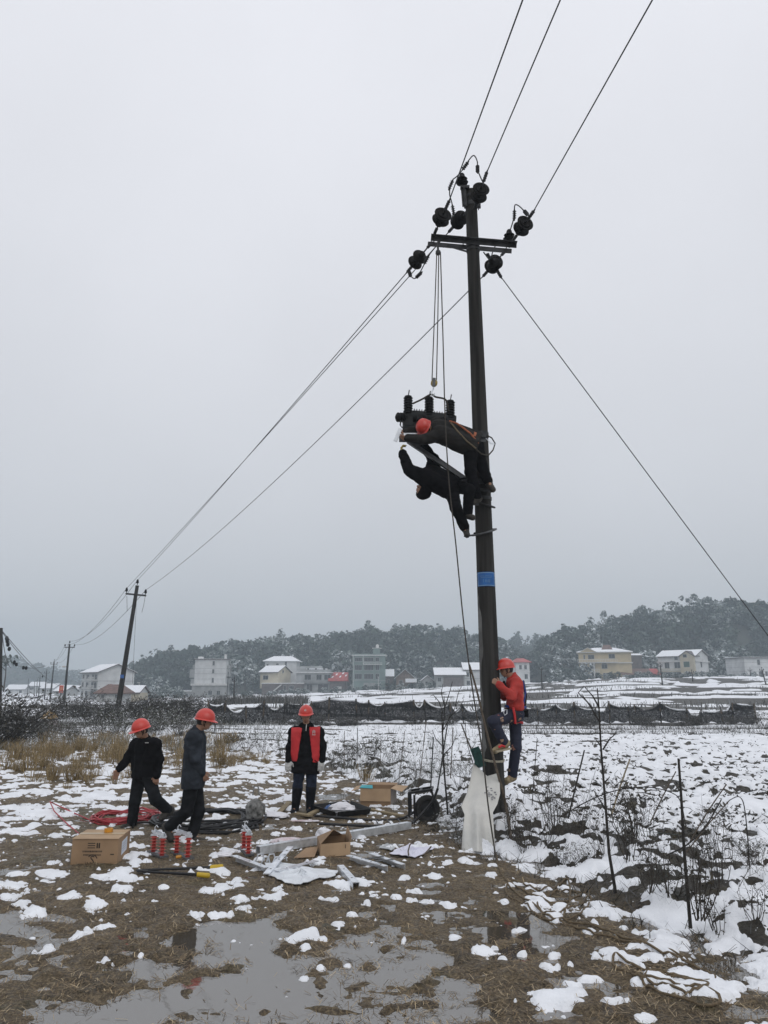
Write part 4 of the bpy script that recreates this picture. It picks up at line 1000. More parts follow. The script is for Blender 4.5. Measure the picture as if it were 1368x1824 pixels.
# tie of cloth near the foot
c2, r2 = pole_at(1352)
MB().lathe(c2 - Vector((0, 0, .02)), (.06, -.1, 1), [(r2 - .02, 0), (r2 + .015, 0), (r2 + .018, .03), (r2 - .02, .03)], 24).build('cloth_tie', mat('pale cloth', (.42, .39, .31), .9, .2, 20), bp, True)
# pale mortar left on the left flank of the shaft
vs_, fs_ = [], []
for i in range(33):
    cc, r_ = pole_at(1045 + i * 9.5); w0 = -78; w1 = -52 + 16 * float(vnoise(np.array([i * .33]), np.array([2.0]), 3)[0]) - (14 if i < 2 or i > 30 else 0)
    for j in range(5): a = R(w0 + (w1 - w0) * j / 4); vs_.append(cc + Vector((sin(a), -cos(a), 0)) * (r_ + .003))
fs_ = [(i * 5 + j, i * 5 + j + 1, i * 5 + j + 6, i * 5 + j + 5) for i in range(32) for j in range(4)]
MB().add(vs_, fs_).build('mortar_skim', mat('pale mortar', (.085, .085, .082), .9, .4, 5, .4, 20, col2=(.17, .17, .165)), bp, True)
# conductors
cg = 'conductors strung from the big pole'
def far_point(p0, u, v, ext=14):
    d = ray(u, v); z = p0.z; q = Vector((0, 0, H)) + d * ((z - H) / d.z)
    return q + (q - p0).normalized() * ext
wire('power_line', 'left one of the three conductors rising overhead from the big pole', (W1, far_point(W1, 931, 0)), .0105, 0, 2, cg)
wire('power_line', 'middle one of the three conductors rising overhead from the big pole', (W2, far_point(W2, 998, 0)), .0105, 0, 2, cg)
wire('power_line', 'right one of the three conductors rising overhead from the big pole', (W3, far_point(W3, 1162, 0)), .0105, 0, 2, cg)
wire('power_line', 'uppermost conductor from the big pole down to the leaning pole top', (W4, T1[2]), .0105, .10, 30, cg)
wire('power_line', 'second conductor from the big pole to the left arm of the leaning pole', (W6, T1[0]), .0105, .10, 30, cg)
wire('power_line', 'conductor passing behind the big pole to the right arm of the leaning pole', (W8, T1[1]), .0105, .45, 30, cg)
q = P(1368, 1132, 14.2); q2 = W9 + (q - W9) * ((W9.z + .1) / (W9.z - q.z))
wire('stay_wire', 'stay wire slanting from under the crossarm down to the right', (W9, q2), .0085, 0, 2)

# switch bracket and the breaker being fitted
GALV = mat('galvanised steel', (.66, .69, .72), .33, .14, 12, .1, 80, metal=.6)
DGALV = mat('dull galvanised steel', (.10, .105, .11), .5, .2, 12, .1, 80, metal=.4)
bk = thing('switch_bracket', 'angle steel bracket with slanting brace clamped to the big pole under the breaker', 'bracket', tuple(P(845, 778, YP)))
for y in (-.24, .24):
    MB().angle(P(711, 777 + y * 8, YP + y), P(866, 780 + y * 8, YP + y), .075, .01).build('support_arm', DGALV, bk)
MB().angle(P(727, 786, YP - .1), P(843, 864, YP - .14), .085, .012, (0, 1, 0)).build('brace', DGALV, bk)
MB().angle(P(731, 784, YP + .24), P(843, 862, YP + .16), .07, .012, (0, 1, 0)).build('brace', DGALV, bk)
MB().beam(P(713, 764, YP - .28), P(704, 786, YP - .28), .06, .03, (0, 1, 0)).beam(P(709, 776, YP - .28), P(716, 776, YP + .28), .07, .02).build('end_plate', GALV, bk)
MB().beam(P(719, 774, YP - .3), P(767, 774, YP - .3), .02, .05).build('cross_rail', GALV, bk)
MB().beam(P(803, 858, YP - .2), P(846, 851, YP - .15), .05, .02).beam(P(803, 862, YP - .2), P(846, 860, YP - .15), .02, .02).build('pole_clamp', DGALV, bk)
RUB = mat('black silicone rubber', (.009, .009, .010), .6, .2, 6, spec=.2)
TANK = mat('dark grey paint', (.020, .022, .023), .6, .15, 6, spec=.2)
br = thing('circuit_breaker', 'black three-bushing circuit breaker hanging from the hoist beside the pole', 'circuit breaker', tuple(P(765, 760, YP)))
def bushing(u, vt, vb, y):
    a, b = P(u, vb, y), P(u, vt, y); L = (b - a).length; pr = [(.062, 0)]
    for k in range(7): t = L * k / 7; pr += [(.060, t), (.080, t + .008), (.082, t + .014), (.062, t + .026)]
    pr += [(.062, L), (.02, L + .01)]
    s = MB().lathe(a, b - a, pr, 20).build('bushing', RUB, br, True)
    d = (b - a).normalized()
    MB().beam(b, b + d * .11 + Vector((.02, 0, 0)), .045, .018).build('terminal', DGALV, s)
for (u, vt, vb) in ((727, 706, 738), (764.5, 708, 741), (802, 714, 746)): bushing(u, vt, vb, YP - .05)
MB().tube([P(718, 742, YP), P(740, 743, YP), P(800, 749, YP), P(812, 750, YP)], [.10, .115, .115, .09], 16).build('tank', TANK, br, True)
mb = MB()
for k in range(14): mb.lathe(P(736 + 4.5 * k, 735 + .5 * k, YP - .03), P(800, 749, YP) - P(740, 743, YP), [(.03, 0), (.07, .006), (.07, .02), (.03, .026)], 10)
mb.build('cooling_fins', RUB, br, True)
for k, (u, v) in enumerate(((722, 744), (760, 748), (797, 752))):
    MB().lathe(P(u, v, YP - .08), (-.9, -.55, -.15), [(.05, 0), (.075, .03), (.085, .06), (.06, .07), (.085, .1), (.06, .11), (.085, .15), (.06, .17), (.02, .2)], 18).build('outlet_bushing', RUB, br, True)
MB().box(P(726, 754, YP), (.17, .26, .16)).build('base_frame', TANK, br); MB().box(P(770, 759, YP), (.7, .2, .08)).build('base_frame', TANK, br)
MB().tube([P(714, 750, YP - .2), P(713, 757, YP - .2), P(716, 762, YP - .2), P(719, 757, YP - .2), P(717, 750, YP - .2)], .012, 6).build('pull_ring', STEEL, br)
# hoist
ROPE = mat('hemp rope', (.145, .115, .072), .9, .25, 60, .6, 200)
DROPE = mat('dark wet rope', (.045, .038, .030), .9, .25, 60, .5, 200)
YH = YP - .22
hb = thing('pulley_block', 'small yellow pulley block with a hook above the breaker', 'pulley block', tuple(P(773, 684, YH)))
MB().lathe(P(773.5, 681, YH - .035), (0, 1, 0), [(.035, 0), (.058, .008), (.05, .03), (.05, .04), (.058, .062), (.035, .07)], 16).build('sheave', mat('worn yellow paint', (.30, .22, .05), .6, .3, 20), hb, True)
MB().beam(P(773.5, 673, YH - .04), P(772.5, 689, YH - .04), .05, .008, (0, 1, 0)).beam(P(773.5, 673, YH + .04), P(772.5, 689, YH + .04), .05, .008, (0, 1, 0)).build('side_plate', DGALV, hb)
hk = [P(772.5, 688, YH), P(771.5, 694, YH), P(769, 698, YH), P(769, 703, YH), P(772, 704.5, YH), P(774, 701, YH)]
MB().tube(hk, .012, 8).build('hook', GALV, hb, True)
tb = thing('pulley_block', 'upper pulley block tied under the crossarm left end', 'pulley block', tuple(P(781, 448, YH)))
MB().lathe(P(780.5, 448, YH - .03), (0, 1, 0), [(.03, 0), (.045, .008), (.04, .03), (.045, .06), (.03, .068)], 14).build('sheave', STEEL, tb, True)
MB().tube([P(781, 428, YH + .05), P(780, 440, YH), P(780.5, 449, YH)], .02, 8).build('becket', STEEL, tb)
wire('hoist_rope', 'left strand of the hoist between the two pulley blocks', [P(778, 449, YH), P(774, 560, YH), P(769.5, 677, YH)], .009, m=DROPE, cat='rope')
wire('hoist_rope', 'right strand of the hoist between the two pulley blocks', [P(781.5, 449, YH), P(780, 560, YH), P(777.5, 677, YH)], .009, m=DROPE, cat='rope')
wire('sling', 'sling rope from the hook to the outer bushings of the breaker', jumper([(735, 719), (752, 711), (764, 704), (770, 703), (776, 707), (790, 710), (796, 716), (800, 735)], YH, YP - .1), .016, m=DROPE, cat='rope')
gl_ = G(884, 1535)
wire('hoist_rope', 'long hauling rope falling from the crossarm past the workers to the ground', jumper([(784.5, 449), (789, 600), (793, 745), (800, 860), (812, 970), (826, 1110), (842, 1230), (858, 1330), (869, 1430), (879, 1500)], YH, 10.05) + [gl_ + Vector((0, 0, .03))], .010, m=DROPE, cat='rope')

# ================================================================== PEOPLE
def sdf_groups(groups, vox):
    """groups: (prims, clips, k). Returns the mesh arrays of their smooth union."""
    lo, hi = np.full(3, 1e9), np.full(3, -1e9)
    for prims, _, _ in groups:
        for p in prims:
            if p[0] == 'e': r = max(p[2]); pts = [np.array(p[1])]
            else: r = max(p[3], p[4]); pts = [np.array(p[1]), np.array(p[2])]
            for q in pts: lo = np.minimum(lo, q - r); hi = np.maximum(hi, q + r)
    lo -= 4 * vox + .01; hi += 4 * vox + .01
    n = np.ceil((hi - lo) / vox).astype(int) + 1
    ax = [lo[i] + vox * np.arange(n[i]) for i in range(3)]
    def evalg(prims, clips, k):
        D = np.full(n, 1.0, np.float32)
        for p in prims:
            if p[0] == 'e': r = max(p[2]); a = b = np.array(p[1])
            else: r = max(p[3], p[4]); a, b = np.array(p[1]), np.array(p[2])
            l_ = np.maximum(((np.minimum(a, b) - r - k * 1.6 - .02 - lo) / vox).astype(int), 0); h_ = np.minimum(((np.maximum(a, b) + r + k * 1.6 + .02 - lo) / vox).astype(int) + 2, n)
            sl = tuple(slice(l_[i], h_[i]) for i in range(3))
            X, Y, Z = np.meshgrid(ax[0][sl[0]], ax[1][sl[1]], ax[2][sl[2]], indexing='ij', sparse=True)
            if p[0] == 'e':
                M = np.array(p[3]) if len(p) > 3 else np.eye(3)      # rows: local axes
                dx, dy, dz = X - a[0], Y - a[1], Z - a[2]
                q = 0
                for i in range(3): q = q + ((dx * M[i, 0] + dy * M[i, 1] + dz * M[i, 2]) / p[2][i]) ** 2
                q = np.sqrt(q); d = (q - 1) * min(p[2]) * np.clip(q, .6, 1.0)
            else:
                dx, dy, dz = X - a[0], Y - a[1], Z - a[2]; ba = b - a
                if len(p) > 5:                                       # flattened along an axis
                    nx = np.array(p[5]); s = p[6]
                    w = (dx * nx[0] + dy * nx[1] + dz * nx[2]) * (1 / s - 1)
                    dx, dy, dz = dx + w * nx[0], dy + w * nx[1], dz + w * nx[2]
                    ba = ba + nx * (ba @ nx) * (1 / s - 1)
                t = np.clip((dx * ba[0] + dy * ba[1] + dz * ba[2]) / max(ba @ ba, 1e-9), 0, 1)
                d = np.sqrt((dx - t * ba[0]) ** 2 + (dy - t * ba[1]) ** 2 + (dz - t * ba[2]) ** 2) - (p[3] + (p[4] - p[3]) * t)
            o = D[sl]
            h = np.clip(.5 + .5 * (o - d) / k, 0, 1)
            D[sl] = o * (1 - h) + d * h - k * h * (1 - h)
        for c in clips:
            if c[0] == 'plane':
                _, o, nn = c
                D = np.maximum(D, (ax[0][:, None, None] - o[0]) * nn[0] + (ax[1][None, :, None] - o[1]) * nn[1] + (ax[2][None, None, :] - o[2]) * nn[2])
            else:                                                    # ('slot', origin, right, half, forward): cut the middle strip in front
                _, o, rt, hw, fw, dwn = c
                dx, dy, dz = ax[0][:, None, None] - o[0], ax[1][None, :, None] - o[1], ax[2][None, None, :] - o[2]
                a_ = np.abs(dx * rt[0] + dy * rt[1] + dz * rt[2]) - hw - .13 * np.clip(dx * dwn[0] + dy * dwn[1] + dz * dwn[2], -.1, 1)
                f_ = -(dx * fw[0] + dy * fw[1] + dz * fw[2])
                D = np.maximum(D, -np.maximum(a_, f_))
        return D.astype(np.float32)
    D = None
    for prims, clips, k in groups:
        g = evalg(prims, clips, k)
        if D is None: D = g
        else:
            kk = .018; h = np.clip(.5 + .5 * (D - g) / kk, 0, 1); D = D * (1 - h) + g * h - kk * h * (1 - h)
    # surface nets
    ins = D < 0
    cs = [ins[i:n[0] - 1 + i, j:n[1] - 1 + j, k:n[2] - 1 + k] for i in (0, 1) for j in (0, 1) for k in (0, 1)]
    cnt = sum(c.astype(np.int8) for c in cs)
    I = np.argwhere((cnt > 0) & (cnt < 8))
    off = np.array([(i, j, k) for i in (0, 1) for j in (0, 1) for k in (0, 1)])
    cv = np.stack([D[I[:, 0] + o[0], I[:, 1] + o[1], I[:, 2] + o[2]] for o in off], 1)
    acc = np.zeros((len(I), 3)); num = np.zeros(len(I))
    for a in range(8):
        for b in range(a + 1, 8):
            if np.abs(off[a] - off[b]).sum() == 1:
                m = (cv[:, a] < 0) != (cv[:, b] < 0)
                t = np.where(m, cv[:, a] / np.where(m, cv[:, a] - cv[:, b], 1), 0)[:, None]
                acc += np.where(m[:, None], off[a] + (off[b] - off[a]) * t, 0); num += m
    V = (I + acc / num[:, None]) * vox + lo
    idx = np.full(tuple(np.array(n) - 1), -1, np.int64); idx[I[:, 0], I[:, 1], I[:, 2]] = np.arange(len(I))
    Fs = []
    for d in range(3):
        e1, e2 = [(1, 2), (2, 0), (0, 1)][d]
        A = ins; s0 = [slice(1, -1)] * 3; s1 = [slice(1, -1)] * 3; s0[d] = slice(0, n[d] - 1); s1[d] = slice(1, n[d])
        a, b = A[tuple(s0)], A[tuple(s1)]
        E = np.argwhere(a != b)
        if not len(E): continue
        flip = a[E[:, 0], E[:, 1], E[:, 2]]
        base = E.copy(); base[:, [k for k in range(3) if k != d]] += 1
        u1 = np.zeros(3, int); u1[e1] = 1; u2 = np.zeros(3, int); u2[e2] = 1
        qs = [base - u1 - u2, base - u2, base, base - u1]
        q = np.stack([idx[x[:, 0], x[:, 1], x[:, 2]] for x in qs], 1)
        Fs.append(np.where(flip[:, None], q, q[:, ::-1]))
    q = np.concatenate(Fs); q = q[(q >= 0).all(1)]
    return V, q
def cloth(name, groups, m, parent, vox=.012, fold=.006, fs=9.0, seed=0, smooth=True):
    V, q = sdf_groups(groups, vox)
    me = npmesh(name, V, q, m, smooth)
    if fold:
        N = np.zeros(len(V) * 3, np.float32); me.vertices.foreach_get('normal', N); N = N.reshape(-1, 3)
        f = vnoise3(V * fs * np.array([1, 1, 1.6]), seed) + .5 * vnoise3(V * fs * 2.3, seed + 3)
        ridge = .5 - np.abs(f)                                       # creases rather than lumps
        V = V + N * (ridge * fold)[:, None]
        me.vertices.foreach_set('co', V.astype(np.float32).ravel()); me.update()
    if parent is not None:
        L = LOC[parent.name][0]; me.transform(Matrix.Translation(-L))
    return link(name, me, parent)

SKIN = mat('weathered skin', (.31, .17, .11), .6, .12, 14, .1, 120)
SKIND = mat('shaded skin', (.24, .13, .085), .6, .12, 14)
HAIR = mat('black hair', (.010, .009, .009), .6, .3, 60, .5, 200)
HELM = mat('red hard hat', (.55, .040, .026), .32, .06, 5, coat=.2)
BLK = mat('black fabric', (.006, .006, .007), .95, .3, 10, .3, 90, spec=.06)
NAVY = mat('dark slate padded fabric', (.027, .032, .040), .8, .25, 8, .3, 70, spec=.08)
GREYW = mat('dark work fabric', (.022, .022, .022), .85, .3, 8, .3, 80, col2=(.030, .028, .026), spec=.08)
REDJ = mat('red work jacket', (.37, .028, .020), .75, .15, 7, .25, 70)
VEST = mat('red vest fabric', (.52, .022, .026), .65, .1, 7, .2, 60)
DENIM = mat('dark blue denim', (.016, .022, .038), .9, .35, 9, .3, 140, spec=.1)
DENIML = mat('dark charcoal trousers', (.012, .013, .015), .9, .3, 9, .3, 120, spec=.08)
BOOTM = mat('dark rubber boots', (.007, .008, .011), .6, .3, 6, spec=.12)
SHOEM = mat('muddy work shoes', (.028, .024, .019), .7, .4, 12)
TANSH = mat('tan canvas shoes', (.24, .19, .11), .8, .35, 16)
GLOVE = mat('grey white work gloves', (.46, .46, .45), .9, .15, 20)
EYEM = mat('dark eyes', (.012, .010, .009), .25, .1, 5)
def print_material():
    m = bpy.data.materials.new('navy printed fabric'); m.use_nodes = True
    n, l = m.node_tree.nodes, m.node_tree.links
    b = n['Principled BSDF']; b.inputs['Roughness'].default_value = .8
    tc = n.new('ShaderNodeTexCoord')
    v = n.new('ShaderNodeTexVoronoi'); v.inputs['Scale'].default_value = 7.0; l.new(tc.outputs['Object'], v.inputs['Vector'])
    nz = n.new('ShaderNodeTexNoise'); nz.inputs['Scale'].default_value = 45; nz.inputs['Detail'].default_value = 3; l.new(tc.outputs['Object'], nz.inputs['Vector'])
    ad = n.new('ShaderNodeMath'); ad.operation = 'MULTIPLY_ADD'; ad.inputs[1].default_value = .45; l.new(nz.outputs['Fac'], ad.inputs[0]); l.new(v.outputs['Distance'], ad.inputs[2])
    lt = n.new('ShaderNodeMath'); lt.operation = 'LESS_THAN'; lt.inputs[1].default_value = .40; l.new(ad.outputs[0], lt.inputs[0])
    mx = n.new('ShaderNodeMix'); mx.data_type = 'RGBA'; mx.inputs['A'].default_value = (.011, .014, .034, 1)
    m2 = n.new('ShaderNodeMix'); m2.data_type = 'RGBA'; m2.inputs['A'].default_value = (.36, .27, .18, 1); m2.inputs['B'].default_value = (.30, .08, .07, 1)
    sp = n.new('ShaderNodeSeparateColor'); l.new(v.outputs['Color'], sp.inputs[0])
    l.new(sp.outputs[0], m2.inputs['Factor']); l.new(m2.outputs['Result'], mx.inputs['B']); l.new(lt.outputs[0], mx.inputs['Factor'])
    l.new(mx.outputs['Result'], b.inputs['Base Color']); return m
PRINT = print_material()

def hand_prims(w, d, nrm, thumb, curl=.35, s=1.0):
    """Palm, four unequal bent fingers and a thumb; d points along the hand, nrm out of the palm, thumb the thumb side."""
    w, d = Vector(w), Vector(d).normalized(); nrm = Vector(nrm); nrm = (nrm - d * nrm.dot(d)).normalized(); sd = Vector(thumb); sd = (sd - d * sd.dot(d) - nrm * sd.dot(nrm)).normalized()
    pr = []
    for k, (o, L) in enumerate(((.033, .070), (.011, .080), (-.011, .074), (-.032, .058))):
        b = w + (d * (.088 - .004 * abs(k - 1)) + sd * o) * s
        pr.append(('c', w + (d * .012 + sd * o * .6) * s, b, .0155 * s, .0125 * s))
        a1 = curl; e1 = b + (d * cos(a1) + nrm * sin(a1)) * L * .55 * s; a2 = curl * 2.3; e2 = e1 + (d * cos(a2) + nrm * sin(a2)) * L * .5 * s
        pr += [('c', b, e1, .0098 * s, .009 * s), ('c', e1, e2, .009 * s, .0075 * s)]
    t0 = w + (d * .03 + sd * .028) * s; t1 = t0 + (d * .6 + sd * .75 + nrm * .25).normalized() * .042 * s; t2 = t1 + (d * .85 + sd * .25 + nrm * .45).normalized() * .034 * s
    return pr + [('c', t0, t1, .014 * s, .011 * s), ('c', t1, t2, .011 * s, .0085 * s)]
def person(label, Y, J, fwd, up, face, jacket, trousers, shoes, style='short', hands=None, glove=None, seed=1, hemv=None, boot=0.0, wide=1.0, helmet=True, collar=True, vest=None, logo=False, skin=SKIN, trouserfold=.010, armw=1.0, legw=1.0, hood=False):
    p = {k: P(u, v, Y + dy) for k, (u, v, dy) in J.items()}
    up = Vector(up).normalized(); fw = Vector(face).normalized(); fw = (fw - up * fw.dot(up)).normalized(); rt = fw.cross(up)
    bf = Vector(fwd).normalized()
    hd, shL, shR, hpL, hpR = p['head'], p['shL'], p['shR'], p['hipL'], p['hipR']
    ch, pv = (shL + shR) / 2, (hpL + hpR) / 2
    sp = (ch - pv).normalized(); side = (shR - shL).normalized(); bf = (bf - sp * bf.dot(sp)).normalized()
    root_loc = tuple((p['anL'] + p['anR']) / 2)
    ncb = ch + sp * .06
    # ---- body: one continuous surface
    pr = [('e', hd, (.076, .096, .108), (rt, fw, up)), ('e', hd - up * .062 + fw * .022, (.056, .068, .058), (rt, fw, up)),
          ('c', hd + fw * .090 - up * .004, hd + fw * .106 - up * .030, .010, .015), ('c', hd + fw * .078 + up * .024 - rt * .036, hd + fw * .078 + up * .024 + rt * .036, .014, .014),
          ('c', hd + fw * .080 - up * .062 - rt * .018, hd + fw * .080 - up * .062 + rt * .018, .010, .010), ('e', hd + rt * .078 - up * .012 - fw * .008, (.014, .024, .034), (rt, fw, up)),
          ('e', hd - rt * .078 - up * .012 - fw * .008, (.014, .024, .034), (rt, fw, up)), ('c', hd + fw * .052 - up * .02 - rt * .045, hd + fw * .052 - up * .02 + rt * .045, .024, .024)]
    limbs = [('c', ncb, hd - up * .06 - fw * .015, .062, .054), ('c', shL - sp * .03, hpL, .078, .09), ('c', shR - sp * .03, hpR, .078, .09), ('c', ch - sp * .05, pv, .10, .10), ('c', shL - sp * .01, shR - sp * .01, .055, .055)]
    for s in 'LR':
        limbs += [('c', p['sh' + s], p['el' + s], .052, .042), ('c', p['el' + s], p['wr' + s], .042, .028), ('c', p['hip' + s], p['kn' + s], .082, .056), ('c', p['kn' + s], p['an' + s], .054, .038),
                  ('c', p['an' + s], p['toe' + s], .030, .028)]
    hp = []
    hands = hands or {}
    for s in 'LR':
        w = p['wr' + s]; d, nrm, th, cu = hands.get(s, ((w - p['el' + s]), bf, -rt if s == 'R' else rt, .4))
        d = Vector(d) if d is not None else w - p['el' + s]
        hp += hand_prims(w - d.normalized() * .01, d, nrm, th, cu, 1.05 if not glove else 1.3)
    V, q = sdf_groups([(pr, [], .014), (limbs, [], .03), (hp, [], .008)], .0085)
    me = npmesh('person', V - np.array(root_loc), q, skin, True)
    if glove:
        me.materials.append(glove); P3 = V[q].mean(1)
        near = np.minimum(*[np.linalg.norm(P3 - np.array(p['wr' + s]) - np.array((p['wr' + s] - p['el' + s]).normalized()) * .07, axis=1) for s in 'LR']) < .125
        me.polygons.foreach_set('material_index', near.astype(np.int32))
    o = link('person', me); o.location = root_loc; LOC[o.name] = (Vector(root_loc), 0); tag(o, label, 'person')
    # ---- eyes, hair, hard hat
    for sg in (-1, 1):
        e = hd + fw * .089 + up * .003 + rt * .031 * sg
        MB().lathe(e - fw * .006, fw, [(.004, 0), (.013, .004), (.011, .009), (.004, .012)], 10).build('eye', EYEM, o, True)
    cloth('hair', [([('e', hd + up * .012 - fw * .012, (.086, .098, .108), (rt, fw, up))], [('plane', hd + fw * (.038 if helmet else .05), fw), ('plane', hd - up * .062, -up)], .01)], HAIR, o, .009, .003, 30, seed)
    if hood: cloth('hood', [([('e', hd - fw * .02, (.118, .125, .145), (rt, fw, up)), ('c', hd - fw * .06, ncb, .10, .10)], [('plane', hd + fw * .055, fw)], .03)], jacket, o, .011, .012, 12, seed + 9)
    if helmet:
        c0 = hd + up * .030 + fw * .004; vs, fs = [], []
        n, m_ = 36, 11
        for i in range(m_ + 1):
            th = pi / 2 * i / m_
            for k in range(n):
                a = 2 * pi * k / n
                x, y, z = .122 * cos(a) * cos(th), .142 * sin(a) * cos(th), .138 * sin(th) ** .92 if th > 0 else 0
                rid = .008 * math.exp(-(x / .022) ** 2) * sin(min(th * 1.4, pi / 2)) * (1 if abs(y) < .12 else .3)
                vs.append(c0 + rt * x + fw * y + up * (z + rid))
        b0 = len(vs)
        for (ex, dz) in ((0, -.012), (.009, -.018), (.012, -.016), (.010, -.010)):
            for k in range(n):
                a = 2 * pi * k / n; pk = max(0, sin(a)) ** 2.5 * .038
                e = 0 if ex == 0 else ex + pk
                vs.append(c0 + rt * (.122 + e) * cos(a) + fw * (.142 + e) * sin(a) + up * (dz - (0 if ex == 0 else pk * .35)))
        for i in range(m_):
            for k in range(n): fs.append((i * n + k, i * n + (k + 1) % n, (i + 1) * n + (k + 1) % n, (i + 1) * n + k))
        for i in range(3):
            for k in range(n): a, b = b0 + i * n, b0 + (i + 1) * n; fs.append((b + k, b + (k + 1) % n, a + (k + 1) % n, a + k))
        a, b = b0 + 3 * n, 0
        for k in range(n): fs.append((a + k, b + k, b + (k + 1) % n, a + (k + 1) % n)); fs.append((b + k, b0 + k, b0 + (k + 1) % n, b + (k + 1) % n))
        hm = MB().add(vs, fs).build('hard_hat', HELM, o, True)
        if logo:
            q_ = c0 + fw * .132 + up * .062
            for k in range(3): MB().beam(q_ + rt * (-.012 + .012 * k) - up * (.014), q_ + rt * (-.012 + .012 * k) + up * (.012 + .01 * (k == 1)) - fw * .006, .007, .012, tuple(fw)).build('emblem', GLOVE, hm)
        MB().tube([c0 - rt * .105 - up * .02, hd - rt * .078 - up * .05 + fw * .015, hd - up * .122 + fw * .05, hd + rt * .078 - up * .05 + fw * .015, c0 + rt * .105 - up * .02], .006, 5).build('chin_strap', BLK, hm, True)
    # ---- jacket
    if jacket is not None:
        w = wide; tor = [('c', shL - sp * .03, hpL - sp * .0, .115 * w, .128 * w, bf, .92), ('c', shR - sp * .03, hpR, .115 * w, .128 * w, bf, .92), ('c', ch - sp * .04, pv, .135 * w, .14 * w), ('c', shL, shR, .088 * w, .088 * w)]
        dn = (-sp)
        if style == 'long':
            kd = ((p['knL'] + p['knR']) / 2 - pv).normalized()
            tor += [('c', hpL, hpL + kd * .30, .13 * w, .145 * w, bf, .95), ('c', hpR, hpR + kd * .30, .13 * w, .145 * w, bf, .95), ('c', pv, pv + kd * .30, .14, .15)]
            dn = kd
        hem = P(hemv[0], hemv[1], Y) if hemv else pv + dn * .06
        arms = []
        for s in 'LR':
            a, b, c_ = p['sh' + s], p['el' + s], p['wr' + s]
            arms += [('c', a - sp * .015, b, .078 * w * armw, .068 * armw), ('c', b, c_ - (c_ - b).normalized() * .005, .066 * armw, .052 * armw)]
        gr = [(tor, [('plane', hem, dn)], .04), (arms, [], .025)]
        if vest: gr.append(([('c', ncb - sp * .05 - side * .055, ncb + sp * .02 - side * .055, .085, .075), ('c', ncb - sp * .05 + side * .055, ncb + sp * .02 + side * .055, .085, .075), ('c', ncb - sp * .04 - bf * .04, ncb + sp * .06 - bf * .05, .09, .08)], [], .03))
        if collar: gr.append(([('c', ncb - sp * .02, ncb + (hd - ncb) * .38, .088, .080)], [('plane', ncb + (hd - ncb) * .34, (hd - ncb).normalized())], .02))
        jk = cloth('jacket', gr, jacket, o, .0115, .024, 8.5, seed)
        if vest:
            tv = [(a, b, c_, d + .020, e + .022, *r_) for (a, b, c_, d, e, *r_) in tor[:4]]
            tv = tv[:3] + [('c', shL.lerp(shR, .12), shL.lerp(shR, .88), .100 * w, .100 * w)]
            vst = cloth('vest', [(tv, [('plane', P(*vest['hem'], Y), dn), ('slot', ch, side, vest['half'], bf, dn), ('plane', shL + side * -.045, -side), ('plane', shR + side * .045, side), ('plane', ch + sp * .085, sp)], .03)], VEST, o, .0115, .010, 8, seed + 4)
            q_ = P(559, 1304, Y - .19)
            for k in range(3): MB().box(q_ + Vector((-.018 + .018 * k, .0, .012 * (k == 1))), (.010, .012, .05)).build('chest_emblem', GLOVE, vst)
            MB().box(q_ + Vector((0, 0, -.045)), (.06, .012, .010)).build('chest_print', GLOVE, vst)
            MB().beam(P(546, 1290, Y - .165), P(545, 1302, Y - .172), .012, .02, (0, 1, 0)).build('zip', GLOVE, jk)
    # ---- trousers, shoes
    tr = [('c', hpL, p['knL'], .105 * legw, .080 * legw), ('c', p['knL'], p['anL'].lerp(p['knL'], .45 * (boot > 0)), .080 * legw, .070 * legw), ('c', hpR, p['knR'], .105 * legw, .080 * legw), ('c', p['knR'], p['anR'].lerp(p['knR'], .45 * (boot > 0)), .080 * legw, .070 * legw), ('c', hpL, hpR, .112, .112), ('c', pv, pv + sp * .08, .125, .125)]
    cloth('trousers', [(tr, [('plane', pv + sp * .15, sp)], .028)], trousers, o, .0115, trouserfold * 1.6, 9, seed + 2)
    for s in 'LR':
        an, kn, toe = p['an' + s], p['kn' + s], p['toe' + s]
        shin = (kn - an).normalized(); fd = (toe - an); fl = (fd - shin * fd.dot(shin)); fl = fl.normalized() if fl.length > .03 else bf
        heel = an - shin * .05 - fl * .035
        bt = [('c', heel, toe, .054, .048), ('c', an - shin * .04, an + shin * (.07 + boot * .27), .062, .066 + boot * .026)]
        cloth('boot' if boot else 'shoe', [(bt, [('plane', an + shin * (.09 + boot * .27), shin)], .03)], shoes, o, .010, .004, 20, seed + 7)
    for a, b in (('sh', 'el'), ('el', 'wr'), ('hip', 'kn'), ('kn', 'an')):
        print('BONE', label[:30], a, b, [round((p[a + s] - p[b + s]).length, 2) for s in 'LR'], 'torso', round((ch - pv).length, 2), 'shw', round((shL - shR).length, 2), 'neck', round((hd - ch).length, 2)) if a == 'sh' else print('   ', a, b, [round((p[a + s] - p[b + s]).length, 2) for s in 'LR'])
    return o, p
Yf = G(545, 1446).y - .05
